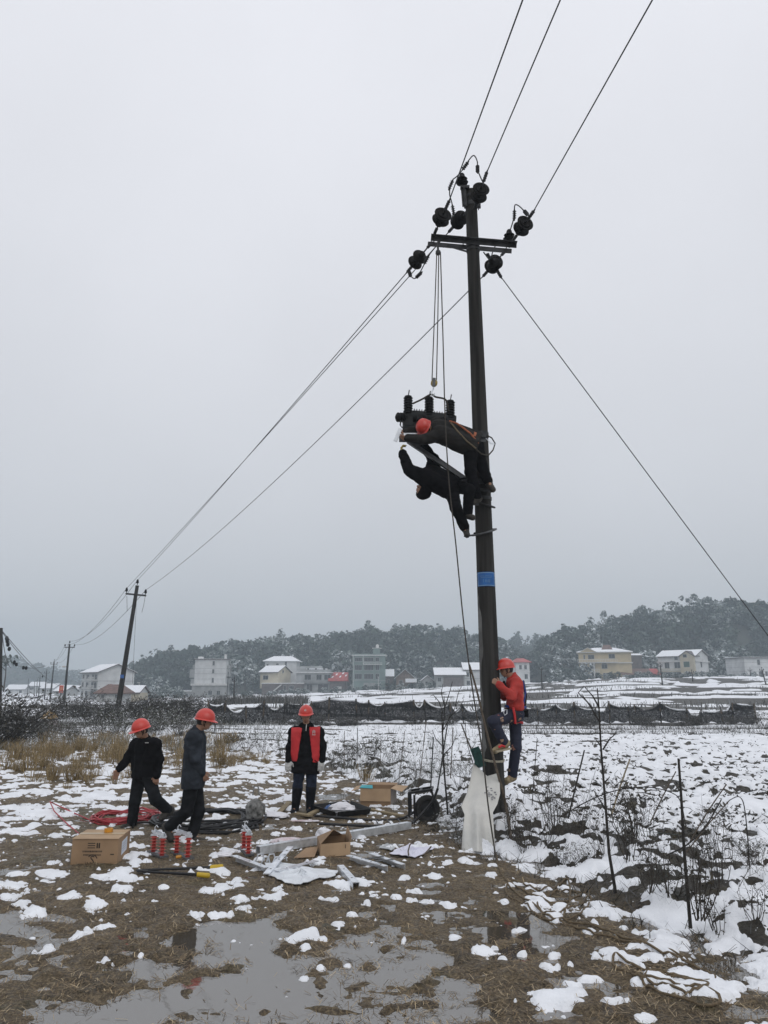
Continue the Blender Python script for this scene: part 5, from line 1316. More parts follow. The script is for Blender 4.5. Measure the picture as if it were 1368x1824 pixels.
pF, jF = person('person in a red vest over a black coat looking down beside the open box', Yf,
    dict(head=(545, 1273, -.05), shL=(525, 1304, 0), shR=(566, 1304, 0), elL=(517, 1330, .02), elR=(575, 1330, .02), wrL=(514, 1354, -.06), wrR=(573, 1354, -.06), hipL=(535, 1357, 0), hipR=(556, 1357, 0),
         knL=(530, 1404, -.03), knR=(554, 1404, -.03), anL=(526, 1439, .02), anR=(552, 1438, .02), toeL=(520, 1449, -.16), toeR=(551, 1448, -.18)),
    (0, -1, 0), (0, -.10, .99), (0, -.97, -.16), BLK, DENIM, BOOTM, 'long', {'L': (None, (.2, .9, 0), (1, 0, 0), .35), 'R': (None, (-.2, .9, 0), (-1, 0, 0), .35)}, GLOVE, 3, (545, 1377), boot=1.0, wide=1.0, vest={'hem': (545, 1357), 'half': .070}, logo=True)
Yd = G(238, 1476).y
pD, jD = person('person in a black jacket and red hard hat striding left past the red cable', Yd,
    dict(head=(252, 1300, -.10), shR=(244, 1327, .12), shL=(274, 1325, -.14), elR=(228, 1350, .10), wrR=(212, 1371, -.02), elL=(283, 1353, -.12), wrL=(279, 1382, -.20), hipR=(250, 1379, .10), hipL=(263, 1379, -.08),
         knR=(240, 1428, .04), anR=(235, 1466, .10), toeR=(220, 1475, .0), knL=(277, 1424, -.20), anL=(299, 1443, -.02), toeL=(288, 1457, -.12)),
    (-.8, -.6, 0), (-.22, -.18, .95), (-.75, -.62, -.35), BLK, DENIML, SHOEM, 'short', {'R': ((-.4, -.2, -.9), (.5, -.5, 0), (-.6, -.6, 0), .3), 'L': ((-.05, -.1, -1), (0, .9, 0), (-.9, 0, 0), .6)}, None, 11, (258, 1387), wide=1.05)
MB().box(P(261.5, 1323, Yd - .27), (.05, .012, .012)).build('chest_print', GLOVE, pD)
Ye = G(345, 1500).y
pE, jE = person('person in a dark padded parka stepping over the black cable with hands in pockets', Ye,
    dict(head=(364, 1284, 0), shR=(346, 1315, -.17), shL=(350, 1310, .18), elR=(347, 1353, -.24), wrR=(359, 1378, -.10), elL=(353, 1352, .22), wrL=(360, 1376, .10), hipR=(343, 1388, -.08), hipL=(346, 1387, .09),
         knL=(354, 1444, .10), anL=(342, 1488, .10), toeL=(363, 1500, .10), knR=(332, 1446, -.08), anR=(302, 1472, -.02), toeR=(305, 1495, -.05)),
    (1, -.05, 0), (.16, 0, .98), (.95, .12, -.28), NAVY, DENIML, SHOEM, 'long', {'R': ((.6, .2, -.8), (0, .9, 0), (.8, 0, .5), .5), 'L': ((.6, -.2, -.8), (0, -.9, 0), (.8, 0, .5), .5)}, None, 21, (345, 1402), wide=1.08)
Yc = YP - .02
pC, jC = person('person in a red jacket and harness climbing the foot of the big pole', Yc,
    dict(head=(902, 1192, -.02), shL=(919, 1217, -.20), shR=(913, 1214, .16), elL=(911, 1241, -.34), wrL=(889, 1219, -.32), elR=(898, 1240, .22), wrR=(883, 1222, .25), hipL=(920, 1272, -.12), hipR=(918, 1270, .09),
         knL=(878, 1285, -.36), anL=(897, 1321, -.26), toeL=(882, 1337, -.30), knR=(919, 1332, .02), anR=(913, 1379, .10), toeR=(902, 1391, .02)),
    (-1, -.1, .1), (-.10, 0, 1), (-1, -.12, .04), REDJ, PRINT, TANSH, 'short', {'L': ((-.75, .15, .55), (-.1, .9, 0), (0, .2, .9), .75), 'R': ((-.75, -.15, .55), (-.1, -.9, 0), (0, 0, 1), .7)}, None, 31, (918, 1264), wide=.95)
# climbing harness of the red-jacketed worker
HB = mat('blue webbing', (.012, .035, .19), .7, .2, 20)
def ring(c, ax, rx, ry, r, name, m, parent, xd):
    ax = Vector(ax).normalized(); xd = Vector(xd); xd = (xd - ax * xd.dot(ax)).normalized(); yd = ax.cross(xd)
    pts = [c + xd * rx * cos(t) + yd * ry * sin(t) for t in np.linspace(0, 2 * pi, 25)]
    mb = MB()
    for a, b in zip(pts[:-1], pts[1:]): mb.beam(a, b + (b - a) * .1, r * .5, r * 2.6, tuple(ax))
    return mb.build(name, m, parent, True)
cC = (jC['hipL'] + jC['hipR']) / 2
ring(cC + Vector((.0, 0, .105)), (.05, 0, 1), .165, .215, .014, 'harness_belt', HB, pC, (1, 0, 0))
ring(cC + Vector((.0, 0, .065)), (.02, 0, 1), .170, .220, .010, 'harness_belt', mat('black webbing', (.012, .012, .013), .8), pC, (1, 0, 0))
ring(jC['hipR'].lerp(jC['knR'], .28), jC['knR'] - jC['hipR'], .118, .118, .012, 'leg_loop', VEST, pC, (1, 0, 0)); ring(jC['hipL'].lerp(jC['knL'], .2), jC['knL'] - jC['hipL'], .125, .125, .012, 'leg_loop', mat('black webbing', (.012,) * 3), pC, (0, 1, 0))
MB().tube([P(914, 1260, Yc - .30), P(917, 1275, Yc - .30), P(918, 1289, Yc - .28)], .018, 6).build('strap', VEST, pC, True)
MB().tube([P(899, 1264, Yc - .35), P(897, 1269, Yc - .36), P(899, 1274, Yc - .36), P(903, 1271, Yc - .35), P(903, 1264, Yc - .35), P(899, 1264, Yc - .35)], .007, 6).build('carabiner', GALV, pC, True)
MB().tube([P(932, 1212, Yc - .05), P(936, 1235, Yc - .10), P(932, 1258, Yc - .12)], .012, 6).build('strap', HB, pC, True); MB().tube([P(932, 1213, Yc + .1), P(937, 1240, Yc + .05), P(933, 1270, Yc)], .02, 6).build('lanyard', GREYW, pC, True)
MB().box(P(934, 1270, Yc - .05), (.10, .16, .12)).build('tool_pouch', BLK, pC)
MB().tube([P(897, 1214, Yc - .17), P(903, 1226, Yc - .24), P(908, 1248, Yc - .25)], .02, 6).build('strap', BLK, pC, True)
MB().beam(P(883, 1339, Yc - .36), P(909, 1333, Yc - .30), .09, .022).build('shoe_sole', mat('rubber sole', (.36, .31, .22), .8), pC)
MB().tube([P(888, 1331, Yc - .37), P(894, 1328, Yc - .36), P(899, 1330, Yc - .34)], .018, 6).build('shoe_patch', VEST, pC, True)
Ya = YP - .05
pA, jA = person('person in a red hard hat bent forward off the pole fitting the breaker', Ya,
    dict(head=(757, 762, -.32), shL=(783, 774, -.34), shR=(777, 758, -.02), elL=(754, 783, -.44), wrL=(726, 780, -.34), elR=(748, 762, -.06), wrR=(724, 770, -.12), hipL=(838, 795, -.28), hipR=(848, 786, .00),
         knL=(838, 841, -.36), anL=(849, 884, -.26), toeL=(838, 896, -.30), knR=(858, 829, -.16), anR=(869, 856, -.18), toeR=(878, 872, -.30)),
    (.1, -.3, -1), (-.62, -.62, .35), (-.35, -.1, -.9), GREYW, BLK, SHOEM, 'short', {'L': ((-1, 0, .1), (0, .5, .8), (0, .8, .3), .6), 'R': ((-.9, -.2, -.2), (0, -.6, .6), (0, 0, 1), .6)}, None, 41, (851, 790), wide=1.38, legw=1.12, armw=1.15)
cA = (jA['hipL'] + jA['hipR']) / 2; dA = jA['hipL'].lerp(jA['hipR'], .5) - jA['shL'].lerp(jA['shR'], .5)
ORB = mat('orange webbing', (.33, .10, .045), .8, .2, 20)
ring(cA - dA.normalized() * .04, dA, .185, .215, .016, 'safety_belt', ORB, pA, (0, 0, 1))
MB().tube([P(801, 750, Ya - .2), P(814, 754, Ya - .3), P(838, 772, Ya - .42), P(852, 790, Ya - .4)], .016, 6).build('shoulder_strap', ORB, pA, True)
MB().tube([P(803, 753, Ya - .34), P(815, 768, Ya - .46), P(832, 786, Ya - .48), P(848, 799, Ya - .44)], .013, 6).build('lanyard', ROPE, pA, True)
lp = [P(848, 800, Ya - .42), P(858, 809, Ya - .3), P(870, 811, YP - .1), P(878, 802, YP + .05), P(882, 790, YP + .1), P(876, 780, YP), P(867, 775, YP - .1)]
MB().tube(lp, .012, 6).build('positioning_rope', DROPE, pA, True); MB().tube([P(866, 781, YP - .2), P(874, 790, YP - .16), P(882, 791, YP - .1)], .008, 5).build('rope_hook', GALV, pA)
Yb = YP - .10
pB, jB = person('person in black hanging under the bracket, head thrown back, reaching up in gloves', Yb,
    dict(head=(752, 874, -.16), shL=(757, 851, -.26), shR=(770, 842, .08), elL=(729, 838, -.32), wrL=(717, 808, -.22), elR=(772, 818, .16), wrR=(756, 796, .04), hipL=(804, 874, -.22), hipR=(812, 866, .04),
         knL=(812, 905, -.42), anL=(827, 938, -.18), toeL=(832, 953, -.22), knR=(836, 872, -.30), anR=(833, 912, -.22), toeR=(842, 922, -.26)),
    (-.5, 0, .85), (-.35, -.25, -.85), (-.75, -.3, .3), BLK, BLK, SHOEM, 'short', {'L': ((-.2, 0, 1), (.9, 0, .2), (0, .9, 0), .8), 'R': ((-.6, 0, .8), (.5, 0, .7), (0, -.9, 0), .8)}, mat('yellow work gloves', (.34, .27, .08), .8), 51, (808, 872), wide=1.35, helmet=False, armw=1.35, legw=1.1, hood=True)
MB().tube([P(795, 858, Yb - .28), P(826, 852, Yb - .2), P(848, 852, YP - .2)], .016, 6).build('safety_belt', BLK, pB, True)
# climbing irons gripping the pole
def climber(label, v, tilt, u_end, col):
    c, r = pole_at(v); n = Vector((tilt, -.25, 1)).normalized(); x = Vector((-1, 0, 0)); x = (x - n * x.dot(n)).normalized(); y = n.cross(x)
    t = thing('climbing_iron', label, 'climbing iron', tuple(c), 'climbing irons on the big pole')
    pts = [c + (x * cos(a) * 1.1 + y * sin(a)) * (r + .045) for a in np.linspace(R(-25), R(300), 26)]
    MB().tube(pts, .016, 8).build('hook_arm', col, t, True)
    MB().lathe(pts[-1], pts[-1] - pts[-2], [(.016, 0), (.03, .01), (.03, .05), (.016, .06)], 8).build('rubber_grip', RUB, t, True)
    MB().beam(pts[0], P(*u_end, YP - .35), .09, .022).build('foot_plate', STEEL, t)
climber('upper climbing iron hooked round the pole under the bent worker', 898, .30, (848, 899), STEEL)
climber('lower climbing iron with pale arm slanting under the hanging worker', 948, -.28, (831, 955), DGALV)
climber('climbing iron beside the right boot of the bent worker', 872, .1, (872, 876), STEEL)

# ================================================================== TOOLS AND MATERIAL ON THE GROUND
CARD = mat('brown cardboard', (.285, .185, .105), .8, .12, 3, .08, 30)
CARDT = mat('pale cardboard', (.40, .275, .165), .8, .10, 3, .08, 30)
INK = mat('dark box print', (.040, .028, .020), .8, .2, 20)
PAPER = mat('white paper', (.62, .66, .72), .8, .05, 8)
TAPE = mat('orange tape', (.55, .24, .02), .4, .1, 8)
BLKP = mat('black plastic', (.011, .011, .012), .45, .2, 8, spec=.3)
REDC = mat('red cable sheath', (.33, .022, .030), .45, .2, 8)
YEL = mat('yellow grip rubber', (.52, .35, .02), .45, .1, 8)
REDI = mat('red silicone rubber', (.33, .022, .016), .5, .12, 10)
PINKI = mat('pale red shed rims', (.44, .085, .065), .5, .1, 10)
ALU = mat('bare aluminium', (.72, .75, .79), .30, .12, 15, .1, 60, metal=.6)
PLASTW = mat('white plastic sheet', (.66, .69, .72), .4, .08, 6, .3, 25)
def GG(u, v, dz=0.0):
    q = G(u, v, .015); q.z = gz1(q.x, q.y); q = G(u, v, q.z); return q + Vector((0, 0, dz))
def hexa(A, B, C, h):
    A, B, C = Vector(A), Vector(B), Vector(C); D = A + (C - B); U = Vector((0, 0, h)); return A, B, C, D, U
# closed carton
A, B, C, D, U = hexa(G(125, 1544, -.01), G(208, 1544, -.01), G(229, 1525, -.01), 0)
hgt = P(208, 1494, B.y).z + .01; U = Vector((0, 0, hgt))
cb = thing('cardboard_box', 'closed cardboard box with dark print and a white label, orange tape roll on top', 'box', tuple((A + C) / 2))
ex, ey = (B - A).normalized(), (D - A).normalized(); nf = ex.cross(Vector((0, 0, 1))).normalized()
bl = Vector((0, 0, .0))
def panel(pts, name, m, th=.006):
    pts = [Vector(p) for p in pts]; n = (pts[1] - pts[0]).cross(pts[-1] - pts[0]).normalized()
    return MB().prism(pts, n * -th).build(name, m, cb_)
cb_ = cb
panel([A, B, B + U, A + U], 'side_panel', CARD); panel([B, C, C + U, B + U], 'side_panel', CARD); panel([C, D, D + U, C + U], 'side_panel', CARD); panel([D, A, A + U, D + U], 'side_panel', CARD)
o_ = Vector((0, 0, .004)); md = (D - A) * .5
panel([A + U + o_ - nf * -.012, B + U + o_ + nf * .012, B + U + md + o_, A + U + md + o_], 'top_flap', CARDT); panel([A + U + md + o_ * 1.4, B + U + md + o_ * 1.4, C + U + o_ * 1.2, D + U + o_ * 1.2], 'top_flap', CARDT)
MB().prism([A + U + md * .86 + o_ * 1.8, B + U + md * .86 + o_ * 1.8, B + U + md * 1.14 + o_ * 2.6, A + U + md * 1.14 + o_ * 2.6], (0, 0, .001)).build('packing_tape', mat('clear tape', (.40, .30, .17), .3), cb)
def onface(fx, fz, off=.002): return A + (B - A) * fx + U * fz + nf * off
def mark(x0, x1, z0, z1, name='print_mark'): MB().prism([onface(x0, z0), onface(x1, z0), onface(x1, z1), onface(x0, z1)], nf * .0008).build(name, INK, cb)
for k in range(3): mark(.34, .50, .66 + .08 * k, .69 + .08 * k)
mark(.53, .56, .66, .85); mark(.575, .605, .66, .85)
g_ = random.Random(4); x = .24
while x < .66: w_ = g_.uniform(.012, .03); mark(x, x + w_, .52, .575); x += w_ + .010
x = .26
while x < .62: w_ = g_.uniform(.010, .022); mark(x, x + w_, .40, .445); x += w_ + .010
mark(.84, .92, .42, .46)
M_ = basis(onface(.46, .23, .003), ex, (0, 0, 1)); text('print_mark', 'S', .13, M_, INK, cb)
for a0 in (20, 200):
    MB().add([onface(.46, .23, .0025) + (ex * cos(R(a)) + Vector((0, 0, 1)) * sin(R(a))) * r_ for a in range(a0, a0 + 121, 15) for r_ in (.054, .066)], [(2 * k, 2 * k + 2, 2 * k + 3, 2 * k + 1) for k in range(8)]).build('print_mark', INK, cb)
sx = (C - B); ns = sx.normalized().cross(Vector((0, 0, 1))).normalized()
def onside(f, z, off=.002): return B + sx * f + U * z + ns * off
lb = MB().prism([onside(.28, .30), onside(.74, .36), onside(.74, .86), onside(.28, .80)], ns * .001).build('address_label', PAPER, cb)
for k in range(4): MB().prism([onside(.34, .42 + .09 * k, .0035), onside(.66, .45 + .09 * k, .0035), onside(.66, .462 + .09 * k, .0035), onside(.34, .432 + .09 * k, .0035)], ns * .0006).build('label_line', mat('blue ink', (.20, .25, .36), .8), lb)
tp = A + U + (B - A) * .60 + (D - A) * .62 + Vector((0, 0, .014))
tr_ = MB().lathe(tp, (0, 0, 1), [(.030, .0), (.052, .0), (.052, .042), (.030, .042), (.030, 0)], 24).build('tape_roll', TAPE, None, True, loc=tuple(tp)); tag(tr_, 'roll of orange tape lying on the closed cardboard box', 'tape')
# disconnect switches
def switch(label, pa, pb, ha, hb):
    a, b = GG(*pa), GG(*pb); t = thing('disconnect_switch', label, 'switch', tuple((a + b) / 2), 'red disconnect switches laid out on the mud')
    d = (b - a).normalized(); ba = MB().beam(a - d * .09 + Vector((0, 0, .012)), b + d * .07 + Vector((0, 0, .012)), .10, .022)
    ba.beam(a - d * .09 + Vector((.045, .03, .0)), b + d * .07 + Vector((.045, .03, 0)), .012, .05); ba.build('base_channel', DGALV, t)
    tops = []
    for q, vt in ((a, ha), (b, hb)):
        L = P(0, vt, q.y).z - q.z - .02; q = q + Vector((0, 0, .022))
        po = MB().lathe(q, (0, 0, 1), [(.030, 0), (.030, .012), (.024, .014), (.024, L - .03), (.030, L - .028), (.030, L)], 14).build('insulator_post', REDI, t, True)
        for k in range(5):
            z = L * (.12 + .76 * k / 4)
            MB().lathe(q + Vector((0, 0, z)), (0, 0, 1), [(.023, 0), (.045, .003), (.047, .005), (.023, .012)], 16).build('shed', PINKI, po, True)
        tops.append(q + Vector((0, 0, L)))
    for q in tops: MB().box(q + Vector((0, 0, .012)), (.085, .05, .02)).box(q + Vector((0, 0, .04)), (.03, .04, .05)).build('contact', ALU, t)
    p0, p1 = tops[0] + Vector((0, 0, .055)), tops[1] + Vector((0, 0, .035)); e = (p1 - p0).normalized()
    for s_ in (-.018, .018): MB().beam(p0 - e * .04 + Vector((s_, s_, 0)), p1 + e * .03 + Vector((s_, s_, 0)), .008, .026).build('blade', ALU, t)
    MB().tube([p0 + Vector((0, 0, 0)), p0 + Vector((0, 0, .045)), p0 + Vector((.02, 0, .07)), p0 + Vector((.04, 0, .045))], .006, 6).build('pull_ring', ALU, t)
switch('red ribbed disconnect switch nearest the cardboard box', (273, 1520), (288, 1527), 1489, 1493)
switch('red ribbed disconnect switch beside the boots of the parka wearer', (314, 1522), (334, 1530), 1488, 1492)
switch('red ribbed disconnect switch standing alone left of the long steel channel', (434, 1516), (442, 1523), 1481, 1488)
MB_ = MB().lathe(GG(313, 1530, .02), (1, .4, 0), [(.016, 0), (.02, .01), (.02, .06), (.012, .07)], 10); q = GG(313, 1530, .02); tag(MB_.build('orange_plug', TAPE, None, True, loc=tuple(q)), 'small orange plastic plug between the red switches', 'plug')
# bolt cutter
bc = thing('bolt_cutter', 'long black bolt cutter with two yellow grips lying on the mud', 'bolt cutter', tuple(GG(300, 1556)))
for (u0, v0, u1, v1, u2, v2) in ((252, 1555, 374, 1551, 397, 1549.5), (254, 1557.5, 350, 1564, 373, 1566)):
    MB().tube([GG(u0, v0, .03), GG(u1, v1, .035)], [.013, .017], 8).build('handle', BLKP, bc, True); MB().tube([GG(u1, v1, .035), GG(u1 + 1, v1, .035), GG(u2 - 1.5, v2, .035), GG(u2, v2, .035)], [.020, .026, .028, .018], 10).build('grip', YEL, bc, True)
MB().beam(GG(243, 1556, .03), GG(262, 1556, .03), .07, .02).build('jaw', STEEL, bc)
# cables
def coil(name, label, c, rx, ry, n, r, m, seed, tail=None, rise=.012):
    g = random.Random(seed); c0 = GG(*c); pts = []
    ax_, ay_ = (GG(c[0] + rx, c[1]) - c0).length, (GG(c[0], c[1] - ry) - c0).length
    cx, cy_, sx_, sy_ = 0, 0, 1, 1
    for k in range(n):
        nx, ny, nsx, nsy = g.uniform(-.16, .16) * ax_, g.uniform(-.16, .16) * ay_, g.uniform(.68, 1.05), g.uniform(.68, 1.05)
        for i in range(28):
            f = i / 28; a = 2 * pi * f
            x = (cx * (1 - f) + nx * f) + cos(a) * ax_ * (sx_ * (1 - f) + nsx * f); y = (cy_ * (1 - f) + ny * f) + sin(a) * ay_ * (sy_ * (1 - f) + nsy * f)
            z = max(gz1(c0.x + x, c0.y + y), WZ) + r + rise * (k * .6 + g.random() * .8) * (.5 + .5 * sin(3 * a + k) ** 2)
            pts.append(Vector((c0.x + x, c0.y + y, z)))
        cx, cy_, sx_, sy_ = nx, ny, nsx, nsy
    if tail: pts += [GG(u, v, r + dz) for u, v, dz in tail]
    o = MB().tube(pts, r, 7).build(name, m, None, True, loc=tuple(c0)); return tag(o, label, 'cable')
coil('cable_coil', 'big black cable coiled on the snowy mud around the walking men', (362, 1466), 98, 20, 9, .0165, BLKP, 2, [(240, 1470, .02), (236, 1476, .0)])
coil('cable_coil', 'second black cable loop lying flat toward the camouflage bag', (395, 1476), 66, 11, 4, .0155, BLKP, 8, [(455, 1462, 0), (468, 1468, 0)])
coil('cable_coil', 'red cable coil lying behind the black-jacketed man', (222, 1460), 56, 11, 11, .010, REDC, 5, [(160, 1462, 0), (130, 1452, .03), (100, 1444, .08), (88, 1440, .1), (96, 1452, .05), (120, 1472, .02), (140, 1486, .0)])
# crumpled things
def crumple(name, label, cat, c, sx_, sy_, sz_, m, seed, rough=.35, smooth=False, n=3):
    q = GG(*c); V = []; Fc = []
    nu, nv = 16, 9
    for j in range(nv):
        th = pi * j / (nv - 1) / 1.0
        for i in range(nu):
            a = 2 * pi * i / nu; V.append((sin(th) * cos(a), sin(th) * sin(a), cos(th)))
    V = np.array(V); d = 1 + rough * (vnoise3(V * 1.9, seed) + .8 * vnoise3(V * 4.1, seed + 2))
    V = V * d[:, None] * np.array([sx_, sy_, sz_]); V[:, 2] = np.maximum(V[:, 2] + sz_ * .75, 0)
    fs = [(j * nu + i, (j + 1) * nu + i, (j + 1) * nu + (i + 1) % nu, j * nu + (i + 1) % nu) for j in range(nv - 1) for i in range(nu)]
    o = link(name, npmesh(name, V, fs, m, smooth)); o.location = q; LOC[o.name] = (q, 0); tag(o, label, cat); return o
CAMO = mat('grey camouflage cloth', (.050, .050, .045), .9, .3, 14, .5, 60, col2=(.27, .27, .26))
bg_ = crumple('bag', 'grey camouflage bag slumped on the mud beside the cable coil', 'bag', (454, 1463), .17, .14, .19, CAMO, 3, .22, True)
MB().tube([GG(449, 1450, .30), GG(451, 1448, .42), GG(458, 1448, .42), GG(461, 1450, .30)], .012, 6).build('handle', CAMO, bg_, True)
WHB = mat('white carrier bag', (.70, .70, .73), .4, .06, 5); PKB = mat('pinkish carrier bag', (.55, .42, .44), .45, .3, 9, col2=(.66, .64, .66))
crumple('plastic_bag', 'crumpled pinkish white plastic bag behind the long steel channel', 'plastic bag', (514, 1506), .26, .13, .06, PKB, 5)
crumple('plastic_bag', 'crumpled clear plastic scrap left of the lone red switch', 'plastic bag', (398, 1526), .13, .08, .03, WHB, 6)
crumple('plastic_bag', 'white plastic bag in front of the planks by the standing man', 'plastic bag', (492, 1456), .22, .14, .05, WHB, 7)
crumple('plastic_bag', 'white plastic bag tucked behind the small carton', 'plastic bag', (578, 1497), .12, .10, .09, WHB, 9)
crumple('food_scrap', 'scattered pinkish scraps on the mud before the standing man', 'scrap', (545, 1463), .20, .06, .012, PKB, 12, .6)
# tray with a bag in it
tr = thing('tray', 'shallow black plastic tray with a white bag in it', 'tray', tuple(GG(606, 1448)))
q4 = [GG(560, 1445, .02), GG(600, 1458, .02), GG(657, 1452, .02), GG(622, 1438, .02)]
MB().prism(q4, (0, 0, .012)).build('tray_floor', BLKP, tr)
for i in range(4):
    a, b = q4[i], q4[(i + 1) % 4]; o_ = ((a + b) / 2 - (q4[0] + q4[2]) / 2).normalized() * .03
    MB().prism([a, b, b + o_ + Vector((0, 0, .085)), a + o_ + Vector((0, 0, .085))], o_ * .4).build('rim', BLKP, tr)
crumple('plastic_bag', 'white plastic bag sitting in the black tray', 'plastic bag', (607, 1449), .20, .15, .10, WHB, 15)
crumple('plastic_bag', 'small blue bag beside the white bag in the tray', 'plastic bag', (586, 1446), .08, .08, .06, mat('blue plastic', (.05, .12, .30), .5), 16)
PLK = mat('yellowish plank', (.21, .165, .095), .85, .2, 5, .3, 30)
for k, (a, b, lab) in enumerate((((497, 1451), (515, 1433), 'short plank propped left of the standing man'), ((527, 1452), (553, 1458), 'plank under the boots of the standing man'), ((545, 1457), (567, 1447), 'plank end pointing at the black tray'), ((660, 1445), (726, 1460), 'thin plank behind the handcart handles'))):
    q = GG(*a); o = MB().beam(GG(*a, .03), GG(*b, .04), .09, .025).build('plank', PLK, None, loc=tuple(q)); tag(o, lab, 'plank', 'loose planks')
# open carton
A, B, C, D, U = hexa(G(642, 1436, 0), G(696, 1437, 0), G(706, 1429, 0), 0); U = Vector((0, 0, P(642, 1404, A.y).z))
cb_ = thing('cardboard_box', 'open cardboard box with spread flaps and a turquoise piece inside', 'box', tuple((A + C) / 2))
panel([A, B, B + U, A + U], 'side_panel', CARD); panel([B, C, C + U, B + U], 'side_panel', mat('grey cardboard', (.26, .23, .21), .8, .2, 4)); panel([C, D, D + U, C + U], 'side_panel', CARD); panel([D, A, A + U, D + U], 'side_panel', CARD)
ax_ = (B - A).normalized(); ay_ = (D - A).normalized()
panel([A + U * .99 - ay_ * .012, B + U * .99 - ay_ * .012, B + U * .30 - ay_ * .035, A + U * .30 - ay_ * .035][::-1], 'front_flap', CARDT)
panel([A + U, D + U, D + U - ax_ * .20 - Vector((0, 0, .03)), A + U - ax_ * .17 - Vector((0, 0, .05))], 'side_flap', CARDT)
panel([B + U, C + U, C + U + ax_ * .22 - Vector((0, 0, .02)), B + U + ax_ * .20 - Vector((0, 0, .05))], 'side_flap', CARDT)
panel([D + U, C + U, C + U + ay_ * .16 + Vector((0, 0, .02)), D + U + ay_ * .16 + Vector((0, 0, .03))], 'back_flap', CARD)
MB().prism([A + U + Vector((-.02, -.02, .008)), A + U + ax_ * .22 + Vector((0, -.02, -.002)), A + U + ax_ * .19 + ay_ * .12 + Vector((0, 0, .035)), A + U - ax_ * .01 + ay_ * .15 + Vector((0, 0, .03))], (0, 0, .008)).build('foam_piece', mat('turquoise foam', (.04, .32, .36), .6, .08, 6), cb_)
# small carton
A, B, C, D, U = hexa(G(570, 1528, 0), G(624, 1523, 0), G(616, 1508, 0), 0); U = Vector((0, 0, P(570, 1504, A.y).z))
cb_ = thing('cardboard_box', 'small opened cardboard box with a raised flap lying on the steel channel', 'box', tuple((A + C) / 2))
panel([A, B, B + U, A + U], 'side_panel', CARDT); panel([B, C, C + U, B + U], 'side_panel', CARD); panel([C, D, D + U, C + U], 'side_panel', CARD); panel([D, A, A + U, D + U], 'side_panel', CARD)
ax_ = (B - A).normalized(); ay_ = (D - A).normalized(); pk = P(594, 1477, A.y + .05)
panel([D + U, A + U, pk], 'raised_flap', CARD); panel([D + U, pk, C + U + ax_ * -.05], 'raised_flap', CARD)
panel([B + U, C + U, C + U + ax_ * .02 + Vector((0, 0, .1)), B + U + ax_ * .02 + Vector((0, 0, .06))], 'side_flap', CARD)
MB().prism([onf for onf in (A + (B - A) * .82 + U * .55 - ay_ * .007, A + (B - A) * .84 + U * .55 - ay_ * .007, A + (B - A) * .84 + U * .85 - ay_ * .007, A + (B - A) * .82 + U * .85 - ay_ * .007)], -ay_ * .001).build('print_mark', INK, cb_)
q = [GG(523, 1532, .02), GG(560, 1530, .02), GG(567, 1516, .05), GG(545, 1517, .04)]; tag(MB().prism(q, (0, 0, .006)).build('cardboard_sheet', CARD, None, loc=tuple(q[0])), 'torn flat piece of cardboard beside the small carton', 'cardboard')
# steel
def steel(name, label, a, b, w, t, kind='angle', dz=.05, m=GALV, holes=0, tilt=(0, 0, 1), dz2=None):
    p, q = GG(*a, dz), GG(*b, dz if dz2 is None else dz2); th_ = thing(name, label, 'steel section', tuple(p), 'steel sections lying on the mud')
    mb = MB()
    if kind == 'channel':
        d = (q - p).normalized(); x = Vector((0, 0, 1)).cross(d).normalized(); mb.beam(p, q, w, t)
        for s_ in (-1, 1): mb.beam(p + x * s_ * (w / 2 - t / 2) - Vector((0, 0, .047)), q + x * s_ * (w / 2 - t / 2) - Vector((0, 0, .047)), t, .09)
    elif kind == 'angle': mb.angle(p, q, w, t, tilt)
    else: mb.beam(p, q, w, t)
    mb.build('section', m, th_)
    d = (q - p); 
    for k in range(holes):
        c_ = p + d * ((k + .5) / holes) + Vector((0, 0, t / 2)); MB().lathe(c_, (0, 0, 1), [(.011, 0), (.011, .0015), (.009, .0018)], 8).build('bolt_hole', BLKP, th_)
    return th_
steel('steel_channel', 'long galvanised steel channel running under the small carton', (459, 1523), (729, 1477), .095, .007, 'channel', .10, GALV, 6)
steel('steel_angle', 'short angle iron leftmost in front of the long channel', (416, 1535), (474, 1557), .07, .008, 'angle', .07, ALU, 3)
steel('steel_plate', 'bright galvanised plate pointing up right toward the long channel', (474, 1562), (517, 1530), .075, .010, 'flat', .03, ALU, 3, dz2=.14)
steel('steel_plate', 'bright galvanised plate crossing the white plastic sheet', (492, 1560), (563, 1541), .085, .008, 'flat', .05, ALU, 2)
steel('steel_channel', 'narrow galvanised channel lying on snow near the sheet edge', (606, 1551), (634, 1583), .075, .007, 'channel', .06, ALU, 2)
tb_ = steel('steel_bracket', 'galvanised bracket of two angle irons tied by cross pieces', (620, 1533), (687, 1553), .065, .008, 'angle', .06, ALU, 4)
MB().angle(GG(660, 1529, .06), GG(718, 1550, .06), .065, .008).build('section', ALU, tb_)
for (a, b) in (((650, 1542), (684, 1537)), ((668, 1547), (700, 1543))): MB().beam(GG(*a, .075), GG(*b, .075), .03, .008).build('cross_piece', DGALV, tb_)
g_ = random.Random(9)
for k in range(5):
    u, v = 455 + 10 * k, 1538 + (k % 2) * 5; q = GG(u, v, .0)
    tag(MB().tube([q + Vector((0, 0, .02)), q + Vector((.03, 0, .1)), q + Vector((.08, .02, .1)), q + Vector((.1, .03, .02))], .009, 6).build('u_bolt', ALU, None, True, loc=tuple(q)), 'galvanised U-bolt in the pile beside the bright plates', 'U-bolt', 'U-bolts by the bright plates')
